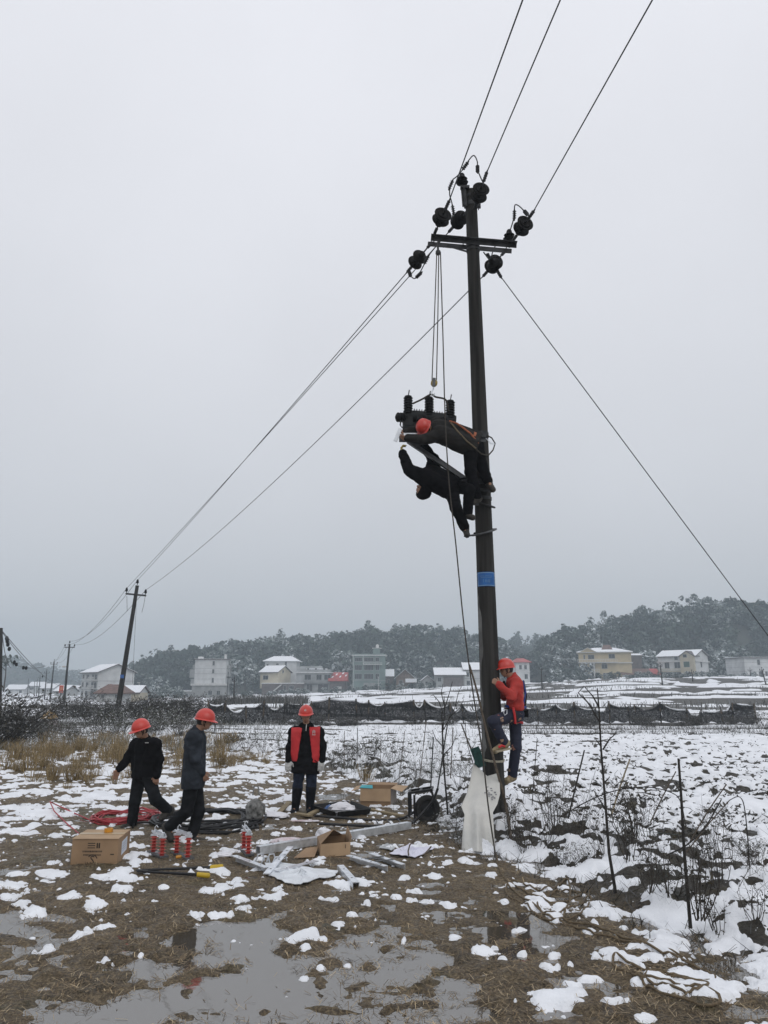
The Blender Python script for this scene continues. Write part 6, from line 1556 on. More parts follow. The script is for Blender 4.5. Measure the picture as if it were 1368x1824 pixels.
def sheet(name, label, cat, px, m, seed, bump_=.03, dz=.02):
    q = [GG(u, v, dz) for u, v in px]; c_ = sum(q, Vector()) / len(q); n = len(q); V = [c_ + Vector((0, 0, bump_ * 1.2))]; g = random.Random(seed); fs = []
    rings = 5; K = 4 * n
    for r_ in range(1, rings + 1):
        for k in range(K):
            f = k / 4; i = int(f); e = q[i].lerp(q[(i + 1) % n], f - i); p = c_.lerp(e, r_ / rings)
            p = p + Vector((g.uniform(-.012, .012), g.uniform(-.012, .012), bump_ * g.uniform(0, 1) * (1 - .6 * r_ / rings))); V.append(p)
    for k in range(K): fs.append((0, 1 + k, 1 + (k + 1) % K))
    for r_ in range(rings - 1):
        for k in range(K): a = 1 + r_ * K; fs.append((a + k, a + K + k, a + K + (k + 1) % K, a + (k + 1) % K))
    top = len(V); V += [p - Vector((0, 0, .006)) for p in V]; fs += [tuple(top + i for i in f[::-1]) for f in list(fs)]
    for k in range(K): a = 1 + (rings - 1) * K; fs.append((a + k, top + a + k, top + a + (k + 1) % K, a + (k + 1) % K))
    o = MB().add(V, fs).build(name, m, None, False, loc=tuple(q[0])); return tag(o, label, cat)
sheet('plastic_sheet', 'crumpled white plastic sheet under the bright steel plates', 'plastic sheet', [(472, 1540), (520, 1543), (560, 1552), (602, 1556), (596, 1566), (560, 1570), (535, 1580), (500, 1574), (478, 1562)], PLASTW, 3, .05)
sheet('plastic_sheet', 'white plastic sheet spread flat right of the steel bracket', 'plastic sheet', [(694, 1523), (712, 1514), (731, 1506), (747, 1511), (775, 1513), (757, 1523), (740, 1530), (716, 1527)], mat('lilac white sheet', (.64, .64, .74), .5, .05, 4, .2, 20), 5, .04)
sheet('plastic_sheet', 'grey plastic scrap beside the flat white sheet', 'plastic sheet', [(676, 1513), (690, 1505), (704, 1512), (698, 1518)], mat('grey sheet', (.38, .40, .41), .5), 6, .03)
tag(MB().tube([GG(728, 1528, .03), P(727, 1516, G(728, 1527).y), P(730, 1505, G(728, 1524).y), P(744, 1490, G(728, 1520).y)], .009, 6).build('stick', WOODP, None, True, loc=tuple(GG(728, 1528))), 'thin curved stick stuck through the flat white sheet', 'stick')
tag(MB().tube([GG(754, 1527, .02), P(762, 1515, G(754, 1525).y), P(768, 1508, G(754, 1523).y)], .009, 6).build('stick', WOODP, None, True, loc=tuple(GG(754, 1527))), 'short stick beside the corner of the flat white sheet', 'stick')
# handcart
hc = thing('handcart', 'black tubular handcart tipped over, long handles pointing at the standing man', 'handcart', tuple(GG(745, 1462)))
yh = G(745, 1470).y
def arc(px): return jumper_pts(px)
def jumper_pts(px):
    ps = [P(u, v, y) for u, v, y in px]; out = []
    for i in range(len(ps) - 1):
        p0, p1, p2, p3 = ps[max(i - 1, 0)], ps[i], ps[i + 1], ps[min(i + 2, len(ps) - 1)]
        for t in np.linspace(0, 1, 6, endpoint=False): out.append(.5 * ((2 * p1) + (p2 - p0) * t + (2 * p0 - 5 * p1 + 4 * p2 - p3) * t * t + (3 * p1 - p0 - 3 * p2 + p3) * t ** 3))
    return out + [ps[-1]]
y1, y2 = G(600, 1462).y, G(600, 1476).y
MB().tube(jumper_pts([(560, 1453, y1), (610, 1457, y1), (668, 1461, y1), (710, 1459, y1), (735, 1448, y1 + .05), (752, 1430, y1 + .1)]), .020, 8).build('handle', BLKP, hc, True)
MB().tube(jumper_pts([(568, 1467, y2), (625, 1470, y2), (683, 1472, y2), (722, 1471, y2), (742, 1459, y2 + .05), (760, 1440, y2 + .1), (772, 1424, y2 + .1), (780, 1404, y2 + .1)]), .020, 8).build('handle', BLKP, hc, True)
for (a, b) in (((669, 1460.5), (677, 1472)), ((690, 1460.5), (699, 1472)), ((709, 1459.5), (719, 1471)), ((726, 1455), (736, 1464))): MB().tube([P(*a, y1), P(*b, y2)], .010, 6).build('rung', DGALV, hc)
fy0, fy1 = y1 + .0, y1 + .42
for (a, b) in (((728, 1413), (768, 1407)), ((728, 1413), (729, 1456)), ((738, 1416), (739, 1464)), ((768, 1407), (778, 1440))): MB().beam(P(*a, fy0), P(*b, fy0), .035, .035).build('frame_bar', BLKP, hc)
for (a, b) in (((731, 1408), (770, 1402)), ((731, 1408), (732, 1448))): MB().beam(P(*a, fy1), P(*b, fy1), .035, .035).build('frame_bar', BLKP, hc)
for u, v in ((728, 1413), (768, 1407), (748, 1410)): MB().beam(P(u, v, fy0), P(u + 3, v - 5, fy1), .03, .03).build('frame_bar', BLKP, hc)
wc = P(761, 1441, y1 + .08); wx, wy, wd = frame_of((.22, -1, .08))
wh = MB(); tor_n = 28
vs = [wc + (wx * cos(a) + wy * sin(a)) * (.165 + .048 * cos(b)) + wd * .05 * sin(b) for a in np.linspace(0, 2 * pi, tor_n, endpoint=False) for b in np.linspace(0, 2 * pi, 10, endpoint=False)]
wh.add(vs, [(i * 10 + j, i * 10 + (j + 1) % 10, ((i + 1) % tor_n) * 10 + (j + 1) % 10, ((i + 1) % tor_n) * 10 + j) for i in range(tor_n) for j in range(10)])
w_ = wh.build('wheel', mat('dirty tyre', (.014, .013, .012), .8, .3, 20), hc, True)
MB().lathe(wc - wd * .02, wd, [(.02, -.03), (.03, -.02), (.03, 0), (.13, .004), (.135, .012), (.03, .02), (.03, .05), (.015, .055)], 20).build('rim', BLKP, w_, True)
# white sack hung in front of the pole foot
sk = thing('sack', 'white woven sack spread against the foot of the big pole, heaped with snow', 'sack', tuple(GG(852, 1518)))
SACK = mat('white woven plastic', (.50, .50, .47), .7, .08, 2.0, .9, 9, col2=(.58, .57, .53))
Lp = [(844, 1361), (839, 1388), (832, 1415), (822, 1437), (828, 1452), (825, 1480), (823, 1514)]; Rp = [(889, 1376), (890, 1392), (891, 1413), (886, 1432), (878, 1447), (880, 1480), (883, 1520)]
nr_, nc_ = 30, 22; yb_ = G(852, 1518).y; V = []
for i in range(nr_ + 1):
    f = i / nr_; l = [np.interp(f * 6, range(7), [p[k] for p in Lp]) for k in (0, 1)]; r_ = [np.interp(f * 6, range(7), [p[k] for p in Rp]) for k in (0, 1)]
    for j in range(nc_ + 1):
        g = j / nc_; dip = 14 * (1 - f) ** 3 * (1 - abs(2 * g - 1.1)); u = l[0] * (1 - g) + r_[0] * g; v = l[1] * (1 - g) + r_[1] * g + dip 
        y = (YP - .26) * (1 - f) + (yb_ + .03) * f - .10 * sin(pi * g) * (.3 + .7 * f) + .07 * sin(g * 7.5 + 1.5 * f) * (.25 + f) + .035 * sin(g * 15 - 4 * f + 1) * (.2 + f) + .02 * sin(f * 9 + g * 3)
        V.append(P(u + .5 * sin(i * 1.9) * (1 - abs(2 * g - 1)), v, y))
m1 = len(V); V += [p + Vector((0, .06, 0)) for p in V]
fs = []
for i in range(nr_):
    for j in range(nc_): a = i * (nc_ + 1) + j; b = a + nc_ + 1; fs += [(a, b, b + 1, a + 1), (m1 + a, m1 + a + 1, m1 + b + 1, m1 + b)]
for i in range(nr_):
    for a in (i * (nc_ + 1), i * (nc_ + 1) + nc_): b = a + nc_ + 1; fs.append((a, m1 + a, m1 + b, b))
MB().add(V, fs).build('woven_cloth', SACK, sk, True)
def sackpt(f, g): return V[int(round(f * nr_)) * (nc_ + 1) + int(round(g * nc_))] + Vector((0, -.012, 0))
for r_ in range(3):
    for k in range(5):
        f0 = .22 + .05 * r_ + .035 * k; g0 = .62 + .07 * k - .02 * r_
        a = V[int(f0 * nr_) * (nc_ + 1) + int(g0 * nc_)]; MB().box(a + Vector((.01 * (k % 2), -.012, .008 * r_)), (.030, .006, .012 + .008 * ((k + r_) % 2))).build('faded_print', mat('grey print', (.25, .25, .26), .8), sk)
def heap(name, label, c, sx_, sy_, sz_, seed, parent=None):
    q = GG(*c); n, m_ = 30, 14; V2 = [(0, 0, sz_)]; 
    for j in range(1, m_ + 1):
        for i in range(n):
            a = 2 * pi * i / n; r_ = j / m_; rr2 = 1 + .30 * float(vnoise(np.array([cos(a) * 2 + seed]), np.array([sin(a) * 2]), seed)[0]); z = sz_ * (1 - r_ ** 1.3) + sz_ * .8 * float(fbm(np.array([cos(a) * r_ * 2.5 + seed]), np.array([sin(a) * r_ * 2.5]), 3, seed)[0]) * (1 - r_ * .6) - (.03 if j == m_ else 0)
            V2.append((cos(a) * r_ * sx_ * rr2, sin(a) * r_ * sy_ * rr2, z))
    fs2 = [(0, 1 + i, 1 + (i + 1) % n) for i in range(n)] + [(1 + (j - 1) * n + i, 1 + j * n + i, 1 + j * n + (i + 1) % n, 1 + (j - 1) * n + (i + 1) % n) for j in range(1, m_) for i in range(n)]
    o = MB().add([Vector(p) + q for p in V2], fs2).build(name, SNOW, parent, True, loc=None if parent else tuple(q))
    return o
heap('snow_heap', '', (853, 1518), .29, .16, .10, 3, sk); heap('snow_heap', '', (862, 1517), .2, .13, .12, 14, sk); heap('snow_heap', '', (846, 1509), .12, .08, .22, 5, sk)
o = heap('snow_heap', '', (905, 1512), .18, .12, .12, 8); tag(o, 'lump of snow beside the white sack', kind='stuff')
# poles leaning at the foot
def stick(name, label, px, r0, r1, cat='stake', group=None, m=WOODP, y=None, sink=.1):
    b = GG(*px[-1]); yb = b.y if y is None else y
    ps = [P(u, v, (yb if len(p) == 2 else p[2])) for p in px[:-1] for u, v in [p[:2]]] + [b]
    d = (ps[-1] - ps[-2]).normalized(); ps.append(b + d * sink)
    if len(ps) > 3:
        out = []
        for i in range(len(ps) - 1):
            p0, p1, p2, p3 = ps[max(i - 1, 0)], ps[i], ps[i + 1], ps[min(i + 2, len(ps) - 1)]
            for t in np.linspace(0, 1, 5, endpoint=False): out.append(.5 * ((2 * p1) + (p2 - p0) * t + (2 * p0 - 5 * p1 + 4 * p2 - p3) * t * t + (3 * p1 - p0 - 3 * p2 + p3) * t ** 3))
        ps = out + [ps[-1]]
    n = len(ps); o = MB().tube(ps, [r0 + (r1 - r0) * i / (n - 1) for i in range(n)], 7).build(name, m, None, True, loc=tuple(b))
    return tag(o, label, cat, group)
stick('wooden_pole', 'long grey pole leaning against the front of the big pole', [(836, 1184, YP - .30), (848, 1225, YP - .36), (868, 1308, YP - .42), (886, 1376, YP - .46), (895, 1408, YP - .52), (904, 1450, YP - .62), (910, 1492)], .014, .026, 'pole')
stick('wooden_pole', 'thin dark bamboo leaning behind the white sack', [(822, 1290, YP + .2), (834, 1322, YP + .2), (848, 1362, YP + .2), (866, 1458)], .010, .015, 'pole')
tag(MB().beam(P(845, 1332, YP - .24), P(858, 1366, YP - .24), .14, .03, (0, 1, 0)).beam(P(846, 1336, YP - .26), P(849, 1362, YP - .27), .05, .05, (0, 1, 0)).build('cloth_rag', mat('dark green cloth', (.012, .045, .040), .9, .3, 20), None, loc=tuple(P(850, 1350, YP - .24))), 'dark green rag tied on the big pole above the sack', 'rag')
# ropes on the ground
def rope_on_ground(label, px, r, m):
    ps = [GG(u, v) for u, v in px]; out = []
    for i in range(len(ps) - 1):
        p0, p1, p2, p3 = ps[max(i - 1, 0)], ps[i], ps[i + 1], ps[min(i + 2, len(ps) - 1)]
        for t in np.linspace(0, 1, 8, endpoint=False): out.append(.5 * ((2 * p1) + (p2 - p0) * t + (2 * p0 - 5 * p1 + 4 * p2 - p3) * t * t + (3 * p1 - p0 - 3 * p2 + p3) * t ** 3))
    out = [Vector((p.x, p.y, max(gz1(p.x, p.y) + min(.02, max(0, float(snow_t(np.array([p.x]), np.array([p.y]))[0]))), WZ) + r * (1.0 + .7 * (i % 37 > 18)))) for i, p in enumerate(out)]
    tag(MB().tube(out, r, 7).build('rope', m, None, True, loc=tuple(out[0])), label, 'rope')
TROPE = mat('tan muddy rope', (.120, .088, .050), .85, .25, 30, .5, 150)
rope_on_ground('tan rope looping on the mud right of the pole puddle', [(884, 1522), (890, 1550), (908, 1574), (945, 1597), (985, 1612), (1022, 1602), (1050, 1590), (1034, 1612), (988, 1634), (958, 1620), (972, 1600), (1012, 1588), (1052, 1600), (1036, 1628), (988, 1644), (940, 1620), (902, 1592), (915, 1572), (965, 1592), (1010, 1570), (1015, 1610), (1005, 1640), (1050, 1650), (1100, 1668), (1180, 1694), (1240, 1722)], .0088, TROPE)
rope_on_ground('tan rope heaped in flat loops at the lower right corner', [(905, 1580), (960, 1625), (1040, 1660), (1120, 1680), (1200, 1706), (1262, 1734), (1272, 1752), (1225, 1750), (1160, 1734), (1112, 1716), (1096, 1706), (1094, 1722), (1130, 1742), (1195, 1756), (1260, 1768), (1284, 1786), (1250, 1792), (1190, 1776), (1150, 1760), (1142, 1748), (1165, 1738), (1210, 1748), (1262, 1760), (1230, 1772), (1165, 1756), (1120, 1730)], .0098, TROPE)

# ================================================================== STAKES, SAPLINGS, WEEDS
sg_ = 'stakes along the field edge'
SAP = mat('dark wet bark', (.020, .017, .014), .85, .35, 20, .5, 60)
for lab, px, r0, r1, m in (
    ('tall dark stake in the bank, nearest the lower right', [(1208.5, 1351), (1214, 1430), (1219, 1520), (1228, 1630)], .013, .022, SAP),
    ('straight thin stake just right of the climbing worker', [(957, 1315), (952, 1375), (948, 1432)], .008, .010, SAP),
    ('dark stake leaning right behind the twiggy weed', [(1041, 1336), (1028, 1390), (1012, 1458)], .014, .020, SAP),
    ('pale split bamboo leaning right behind the tall sapling', [(1122, 1352), (1105, 1400), (1086, 1462)], .014, .022, mat('pale bamboo', (.24, .20, .13), .7, .2, 6)),
    ('grey stick leaning against the tall dark stake', [(1204, 1374), (1180, 1420), (1158, 1466)], .010, .013, WOODP),
    ('long stick slanting up right of the tall dark stake', [(1294, 1397), (1258, 1450), (1222, 1512)], .009, .013, WOODP),
    ('second slanting stick right of the tall dark stake', [(1300, 1425), (1262, 1468), (1215, 1528)], .007, .011, WOODP),
    ('bent twig arching down at the right of the bank', [(1300, 1425), (1318, 1420), (1328, 1452), (1338, 1580)], .005, .009, SAP),
    ('thin stake farthest left by the standing man', [(613.7, 1302), (613, 1364)], .008, .010, WOODP),
    ('dark short stake behind the frosted weeds', [(637, 1296), (636, 1356)], .012, .014, SAP),
    ('thin stake behind the open carton', [(678, 1315), (678, 1394)], .006, .008, WOODP),
    ('thin cane leaning right of the open carton', [(721, 1302), (710, 1396)], .008, .010, WOODP),
    ('thin cane above the handcart', [(759, 1286), (746, 1402)], .009, .011, WOODP),
    ('dark net-wrapped stake beside the handcart', [(772, 1313), (767, 1407)], .014, .017, SAP),
    ('dark pole rising out of the handcart', [(797, 1290), (788, 1350), (779, 1408)], .016, .021, SAP),
    ('slender dark pole right of the handcart wheel', [(787, 1268), (790, 1348), (798, 1456)], .014, .018, SAP),
    ('grey stake between the handcart and the sack', [(807, 1296), (802, 1396)], .012, .016, WOODP),
    ('curved branch stuck in behind the sack', [(827, 1268), (831, 1315), (838, 1345), (851, 1385)], .008, .014, SAP),
    ('thin post far behind the standing man', [(511, 1250), (510, 1276)], .03, .04, SAP)):
    stick('stake', lab, px, r0 * .78, r1 * .78, 'stake', sg_, m)
stick('bent_stem', 'long bent stem arching over the weeds behind the sapling', [(1222, 1475), (1213, 1430), (1196, 1412), (1150, 1402), (1090, 1410), (1030, 1436), (968, 1478)], .006, .009, 'stem', None, SAP)
stick('bent_stem', 'low bent stem across the bank before the tall dark stake', [(1285, 1424), (1258, 1470), (1222, 1506), (1170, 1530), (1122, 1548)], .006, .011, 'stem', None, SAP)
def sapling(label, trunk, branches, r0, r1):
    b = GG(*trunk[-1]); t = thing('sapling', label, 'sapling', tuple(b)); yb = b.y
    ps = [P(u, v, yb) for u, v in trunk[:-1]] + [b, b - Vector((0, 0, .15))]
    MB().tube(ps, [r0 + (r1 - r0) * i / (len(ps) - 1) for i in range(len(ps))], 8).build('trunk', SAP, t, True)
    for k, br_ in enumerate(branches):
        q = [P(u, v, yb + .05 * i * (-1) ** k) for i, (u, v) in enumerate(br_)]; n = len(q)
        MB().tube(q, [.010 - .006 * i / (n - 1) for i in range(n)], 5).build('branch', SAP, t, True)
sapling('tall bare dark sapling standing in the snowy bank', [(1064, 1226), (1067, 1262), (1070, 1325), (1079, 1440), (1085, 1520), (1095, 1580)],
        [[(1067, 1285), (1054, 1262), (1036, 1236)], [(1066, 1258), (1056, 1240), (1042, 1224)], [(1056, 1262), (1046, 1250), (1030, 1234), (1040, 1222)], [(1074, 1335), (1086, 1316), (1098, 1306)], [(1076, 1395), (1086, 1384)], [(1071, 1330), (1062, 1318)], [(1080, 1445), (1068, 1424), (1060, 1414)]], .006, .020)
sapling('bare branching sapling left of the big pole', [(791, 1240), (792, 1270), (788, 1310), (789, 1350), (797, 1440)],
        [[(790, 1272), (782, 1250), (772, 1238), (766, 1240)], [(792, 1262), (800, 1236), (806, 1214)], [(790, 1300), (810, 1262), (816, 1236), (822, 1222)], [(800, 1278), (818, 1262), (826, 1246)], [(791, 1255), (786, 1234), (789, 1218)], [(789, 1330), (776, 1316), (770, 1300)], [(790, 1345), (806, 1328), (812, 1310)]], .006, .018)
# wire netting between the stakes
def netting(label, px, h, d):
    b0, b1 = GG(*px[0]), GG(*px[1]); mb = MB(); L = (b1 - b0).length; n = int(L / d); t = .0006
    for k in range(-int(h / d), n):
        for sgn in (1, -1):
            a0 = max(k, 0); a = b0.lerp(b1, min(max(a0 / n, 0), 1)) + Vector((0, 0, (a0 - k) * d)); e = min(k + h / d, n); c_ = b0.lerp(b1, e / n) + Vector((0, 0, (e - k) * d))
            if sgn < 0: a, c_ = b0.lerp(b1, 1 - a0 / n) + Vector((0, 0, (a0 - k) * d)), b0.lerp(b1, 1 - e / n) + Vector((0, 0, (e - k) * d))
            mid = (a + c_) / 2 + Vector((.01, .03, -.02)); mb.tube([a, mid, c_], t, 3, False)
    mb.tube([b0 + Vector((0, 0, h)), b0.lerp(b1, .5) + Vector((0, 0, h - .05)), b1 + Vector((0, 0, h))], .002, 4)
    tag(mb.build('wire_netting', mat('green wire', (.05, .075, .07), .6), None, loc=tuple(b0)), label, 'netting', 'wire netting along the bank')
netting('fine wire netting between the sapling and the tall dark stake', ((1090, 1570), (1226, 1625)), .62, .13)
netting('dark torn netting on the poles beside the handcart', ((762, 1408), (800, 1440)), 1.0, .05)

def leafset(n, c, sp, size, g):
    d = g.normal(size=(n, 3)); d /= np.linalg.norm(d, axis=1)[:, None]
    a = np.cross(d, g.normal(size=(n, 3))); a /= np.linalg.norm(a, axis=1)[:, None]; b = np.cross(d, a)
    s = size * g.uniform(.5, 1.3, n)[:, None]
    return np.stack([c - a * s, c + b * s * .4, c + a * s, c - b * s * .4], 1), np.abs(d[:, 2])
def bush_proto(name, h, w, nst, nleaf, lsize, seed, leafm, twigm, fr, lean=.35, r=.006, sub=3):
    g = np.random.default_rng(seed); mb = MB(); tips = []
    for k in range(nst):
        a = g.uniform(0, 2 * pi); b = np.array([cos(a), sin(a), 0]) * w * .25 * g.uniform(0, 1); d = np.array([cos(a) * lean, sin(a) * lean, 1.0]) * h * g.uniform(.55, 1.05)
        d[:2] *= g.uniform(.2, 1.4) * w / max(h, .01) ; c_ = np.array([g.normal() * .06 * h, g.normal() * .06 * h, 0]); ps = [b + d * t + c_ * sin(pi * t) * 2 for t in np.linspace(0, 1, 5)]
        mb.tube([tuple(p) for p in ps], [r, r * .85, r * .7, r * .5, r * .25], 4, False); tips += ps[1:]
        for q in range(sub):
            t = g.uniform(.3, .9); p = b + d * t; e = p + np.array([g.normal() * .22 * w, g.normal() * .22 * w, g.uniform(.05, .28) * h]); mid = (p + e) / 2 + g.normal(size=3) * .03 * h
            mb.tube([tuple(p), tuple(mid), tuple(e)], [r * .5, r * .4, r * .2], 3, False); tips += [mid, e]
    root = bpy.data.objects.new(name, None); COL.objects.link(root); LOC[root.name] = (Vector((0, 0, 0)), 0)
    st = mb.build('stems', twigm, root); st['kind'] = 'stuff'
    if nleaf:
        T = np.array(tips); c_ = T[g.integers(0, len(T), nleaf)] + g.normal(size=(nleaf, 3)) * lsize * 1.3; Q, up = leafset(nleaf, c_, 0, lsize, g)
        me = npmesh('leaves', Q.reshape(-1, 3), np.arange(4 * nleaf).reshape(-1, 4), leafm)
        for nm, val in (('frost', np.clip(up * fr * g.uniform(0, 1.8, nleaf), 0, 1)), ('tint', g.uniform(0, 1, nleaf))):
            at = me.attributes.new(nm, 'FLOAT', 'FACE'); at.data.foreach_set('value', val.astype(np.float32))
        lo = link('leaves', me, root); lo['kind'] = 'stuff'
    return root
WLEAF = leaf_material('withered leaves', (.014, .013, .011), (.060, .050, .030), (.66, .68, .70))
GLEAF = leaf_material('dull green leaves', (.020, .026, .014), (.075, .075, .034), (.66, .68, .70))
TWIG = mat('dry twigs', (.035, .029, .022), .9, .35, 20)
TWIGP = mat('frosted twigs', (.11, .10, .085), .9, .35, 20, col2=(.34, .34, .33))
protos = {
    'dark': [bush_proto('weed', .62, .34, 9, 95, .026, 70 + i, WLEAF, TWIG, .12, .5, .006, 4) for i in range(3)],
    'bare': [bush_proto('weed', .75, .55, 13, 26, .014, 80 + i, WLEAF, TWIG, .15, .6, .0038, 5) for i in range(3)],
    'frosty': [bush_proto('weed', .55, .6, 14, 170, .026, 90 + i, GLEAF, TWIG, .85, .7, .0045, 5) for i in range(3)],
    'bramble': [bush_proto('bramble', 1.15, 1.5, 34, 620, .05, 100 + i, WLEAF, SAP, .34, .9, .012, 6) for i in range(4)],
}
used_first = set()
def place(kind, u, v, sc, label, cat, group, d=None, zs=None, name=None):
    i = random.randrange(len(protos[kind])); pr = protos[kind][i]
    if (kind, i) in used_first: o = copy_tree(pr)
    else: o = pr; used_first.add((kind, i))
    if d is None: q = GG(u, v)
    else: q = P(u, v, d); q.z = gz1(q.x, q.y)
    o.location = q - Vector((0, 0, .03)); o.rotation_euler = (random.uniform(-.1, .1), random.uniform(-.1, .1), random.uniform(0, 6.28)); o.scale = (sc, sc, sc * (zs or random.uniform(.85, 1.15)))
    tag(o, label, cat, group); return o
gw = 'weeds on the snowy bank'
for kind, u, v, sc, lab in (
    ('bare', 990, 1488, 1.25, 'bushy bare weed nearest the climbing worker'), ('bare', 1022, 1500, 1.1, 'bare twiggy weed left of the tall sapling'), ('bare', 965, 1508, .9, 'thin bare weed beside the leaning grey pole foot'),
    ('dark', 1128, 1500, 1.45, 'tallest dark withered weed, right of the sapling'), ('dark', 1120, 1535, .9, 'dark withered weed at the sapling foot'), ('bare', 1160, 1510, 1.0, 'bare weed right of the tallest withered weed'),
    ('dark', 1190, 1600, .95, 'dark drooping weed left of the tall stake foot'), ('dark', 1240, 1632, 1.0, 'dark drooping weed right of the tall stake foot'), ('dark', 1160, 1585, .8, 'black withered clump between sapling and stake'), ('dark', 1278, 1668, .7, 'low black weed nearest the camera on the bank'),
    ('bare', 1285, 1590, 1.0, 'bare weed behind the wire netting at the right'), ('bare', 1335, 1580, .9, 'bare weed at the right edge of the bank'), ('frosty', 1345, 1540, .7, 'low frosted weed at the right edge'), ('bare', 1235, 1560, .8, 'thin bare weed behind the tall stake'),
    ('dark', 1345, 1640, .6, 'small brown weed at the right edge above the snow'), ('bare', 1075, 1520, .8, 'thin weed against the sapling trunk'), ('frosty', 1040, 1540, .55, 'low frosted clump left of the sapling foot'), ('dark', 1000, 1545, .6, 'black tuft in the ditch left of the sapling'),
    ('bare', 822, 1400, 1.0, 'bare weed between the handcart and the big pole'), ('bare', 838, 1388, .9, 'bare weed touching the sack top'), ('dark', 810, 1455, .6, 'dark clump right of the handcart wheel'), ('frosty', 806, 1478, .6, 'frosted clump before the handcart wheel'), ('frosty', 820, 1500, .5, 'frosted clump left of the sack'),
    ('bare', 760, 1396, .8, 'bare weed behind the handcart'), ('frosty', 742, 1388, .8, 'frosted weed left of the handcart'), ('frosty', 700, 1355, 1.0, 'frosted weed behind the open carton'), ('frosty', 664, 1352, 1.2, 'big frosted weed left of the thin stake'), ('frosty', 640, 1356, 1.1, 'frosted weed around the dark short stake'),
    ('frosty', 618, 1362, 1.1, 'frosted weed right of the standing man'), ('frosty', 596, 1366, .9, 'frosted weed touching the standing man elbow'), ('dark', 654, 1376, .7, 'dark weed on the bank behind the carton'), ('dark', 915, 1470, .7, 'dark clump behind the sack'), ('dark', 935, 1520, .8, 'dark wet clump in the ditch right of the sack'), ('dark', 905, 1490, .7, 'black clump between sack and leaning pole'),
    ('frosty', 500, 1345, .9, 'frosted weed left of the standing man'), ('frosty', 470, 1340, 1.0, 'frosted weed behind the stubble by the parka wearer'), ('frosty', 440, 1336, 1.1, 'frosted weed right of the parka wearer'), ('frosty', 415, 1332, 1.1, 'frosted weed just behind the parka wearer'), ('dark', 960, 1475, .5, 'small dark weed below the straight thin stake')):
    place(kind, u, v, sc, lab, 'weed', gw)
for k in range(12):
    u = random.uniform(120, 395); d = random.uniform(32, 37); place('frosty', u, 1270, random.uniform(1.5, 2.2), 'grey-green frosted weed leaning out of the bramble row', 'weed', 'frosted weeds in the bramble row', d)
for k in range(20):
    u = random.uniform(75, 385); d = random.uniform(41, 47); place('bramble', u, 1260, random.uniform(.85, 1.2) * (1.0 if u > 120 else .75), 'dark snow-flecked bramble in the row behind the stubble', 'bramble', 'brambles behind the stubble field', d)
for k, (u, d, sc) in enumerate(((-34, 27, 1.5), (-8, 27, 1.5), (18, 26.5, .9), (-20, 26, 1.3), (6, 28, 1.25))):
    place('bramble', u, 1300, sc, ('tallest snow-flecked bramble at the left edge', 'second tall bramble from the left edge', 'lowest bramble at the right of the edge heap', 'front bramble of the heap at the left edge', 'back bramble showing behind the edge heap')[k], 'bramble', 'bramble heap at the left edge', d)
for k in range(30):
    u = random.choice([random.uniform(385, 860), random.uniform(950, 1345)]); place('bramble', u, 1285, random.uniform(.35, .55), 'low dark bush along the foot of the shade net', 'bush', 'bushes along the shade net', random.uniform(37.5, 39.5))
for k in range(24):
    u = random.uniform(60, 400); place('frosty', u, 1300, random.uniform(1.1, 1.9), 'frosted weed between the stubble and the brambles', 'weed', 'frosted weeds before the brambles', random.uniform(29, 35))
place('frosty', 1362, 1290, 2.0, 'snowy bush at the right end of the shade net', 'bush', None, 37)
# dark heap with a yellow straw cap
for pl in protos.values():
    for pr in pl:
        if 'label' not in pr:
            for ch in list(pr.children): bpy.data.objects.remove(ch)
            bpy.data.objects.remove(pr)
q = P(90, 1262, 37); q.z = gz1(q.x, q.y)
sh = thing('straw_heap', 'dark heap capped with yellow straw beside the red sign', 'heap', tuple(q))
def cone_heap(name, m, c, r, h, seed, parent):
    n, k = 18, 6; V2 = [c + Vector((0, 0, h))]
    for j in range(1, k + 1):
        for i in range(n): a = 2 * pi * i / n; rr2 = r * j / k * (1 + .25 * random.Random(seed + i * 7 + j).uniform(-1, 1)); V2.append(c + Vector((cos(a) * rr2, sin(a) * rr2, h * (1 - j / k) * (1 + .1 * sin(i * 2 + j)))))
    MB().add(V2, [(0, 1 + i, 1 + (i + 1) % n) for i in range(n)] + [(1 + (j - 1) * n + i, 1 + j * n + i, 1 + j * n + (i + 1) % n, 1 + (j - 1) * n + (i + 1) % n) for j in range(1, k) for i in range(n)]).build(name, m, parent)
cone_heap('earth_mound', WALLD, q, .75, .8, 3, sh); cone_heap('straw_cap', mat('yellow straw', (.30, .20, .085), .9, .3, 20, .6, 60), q + Vector((0, 0, .55)), .42, .42, 5, sh)

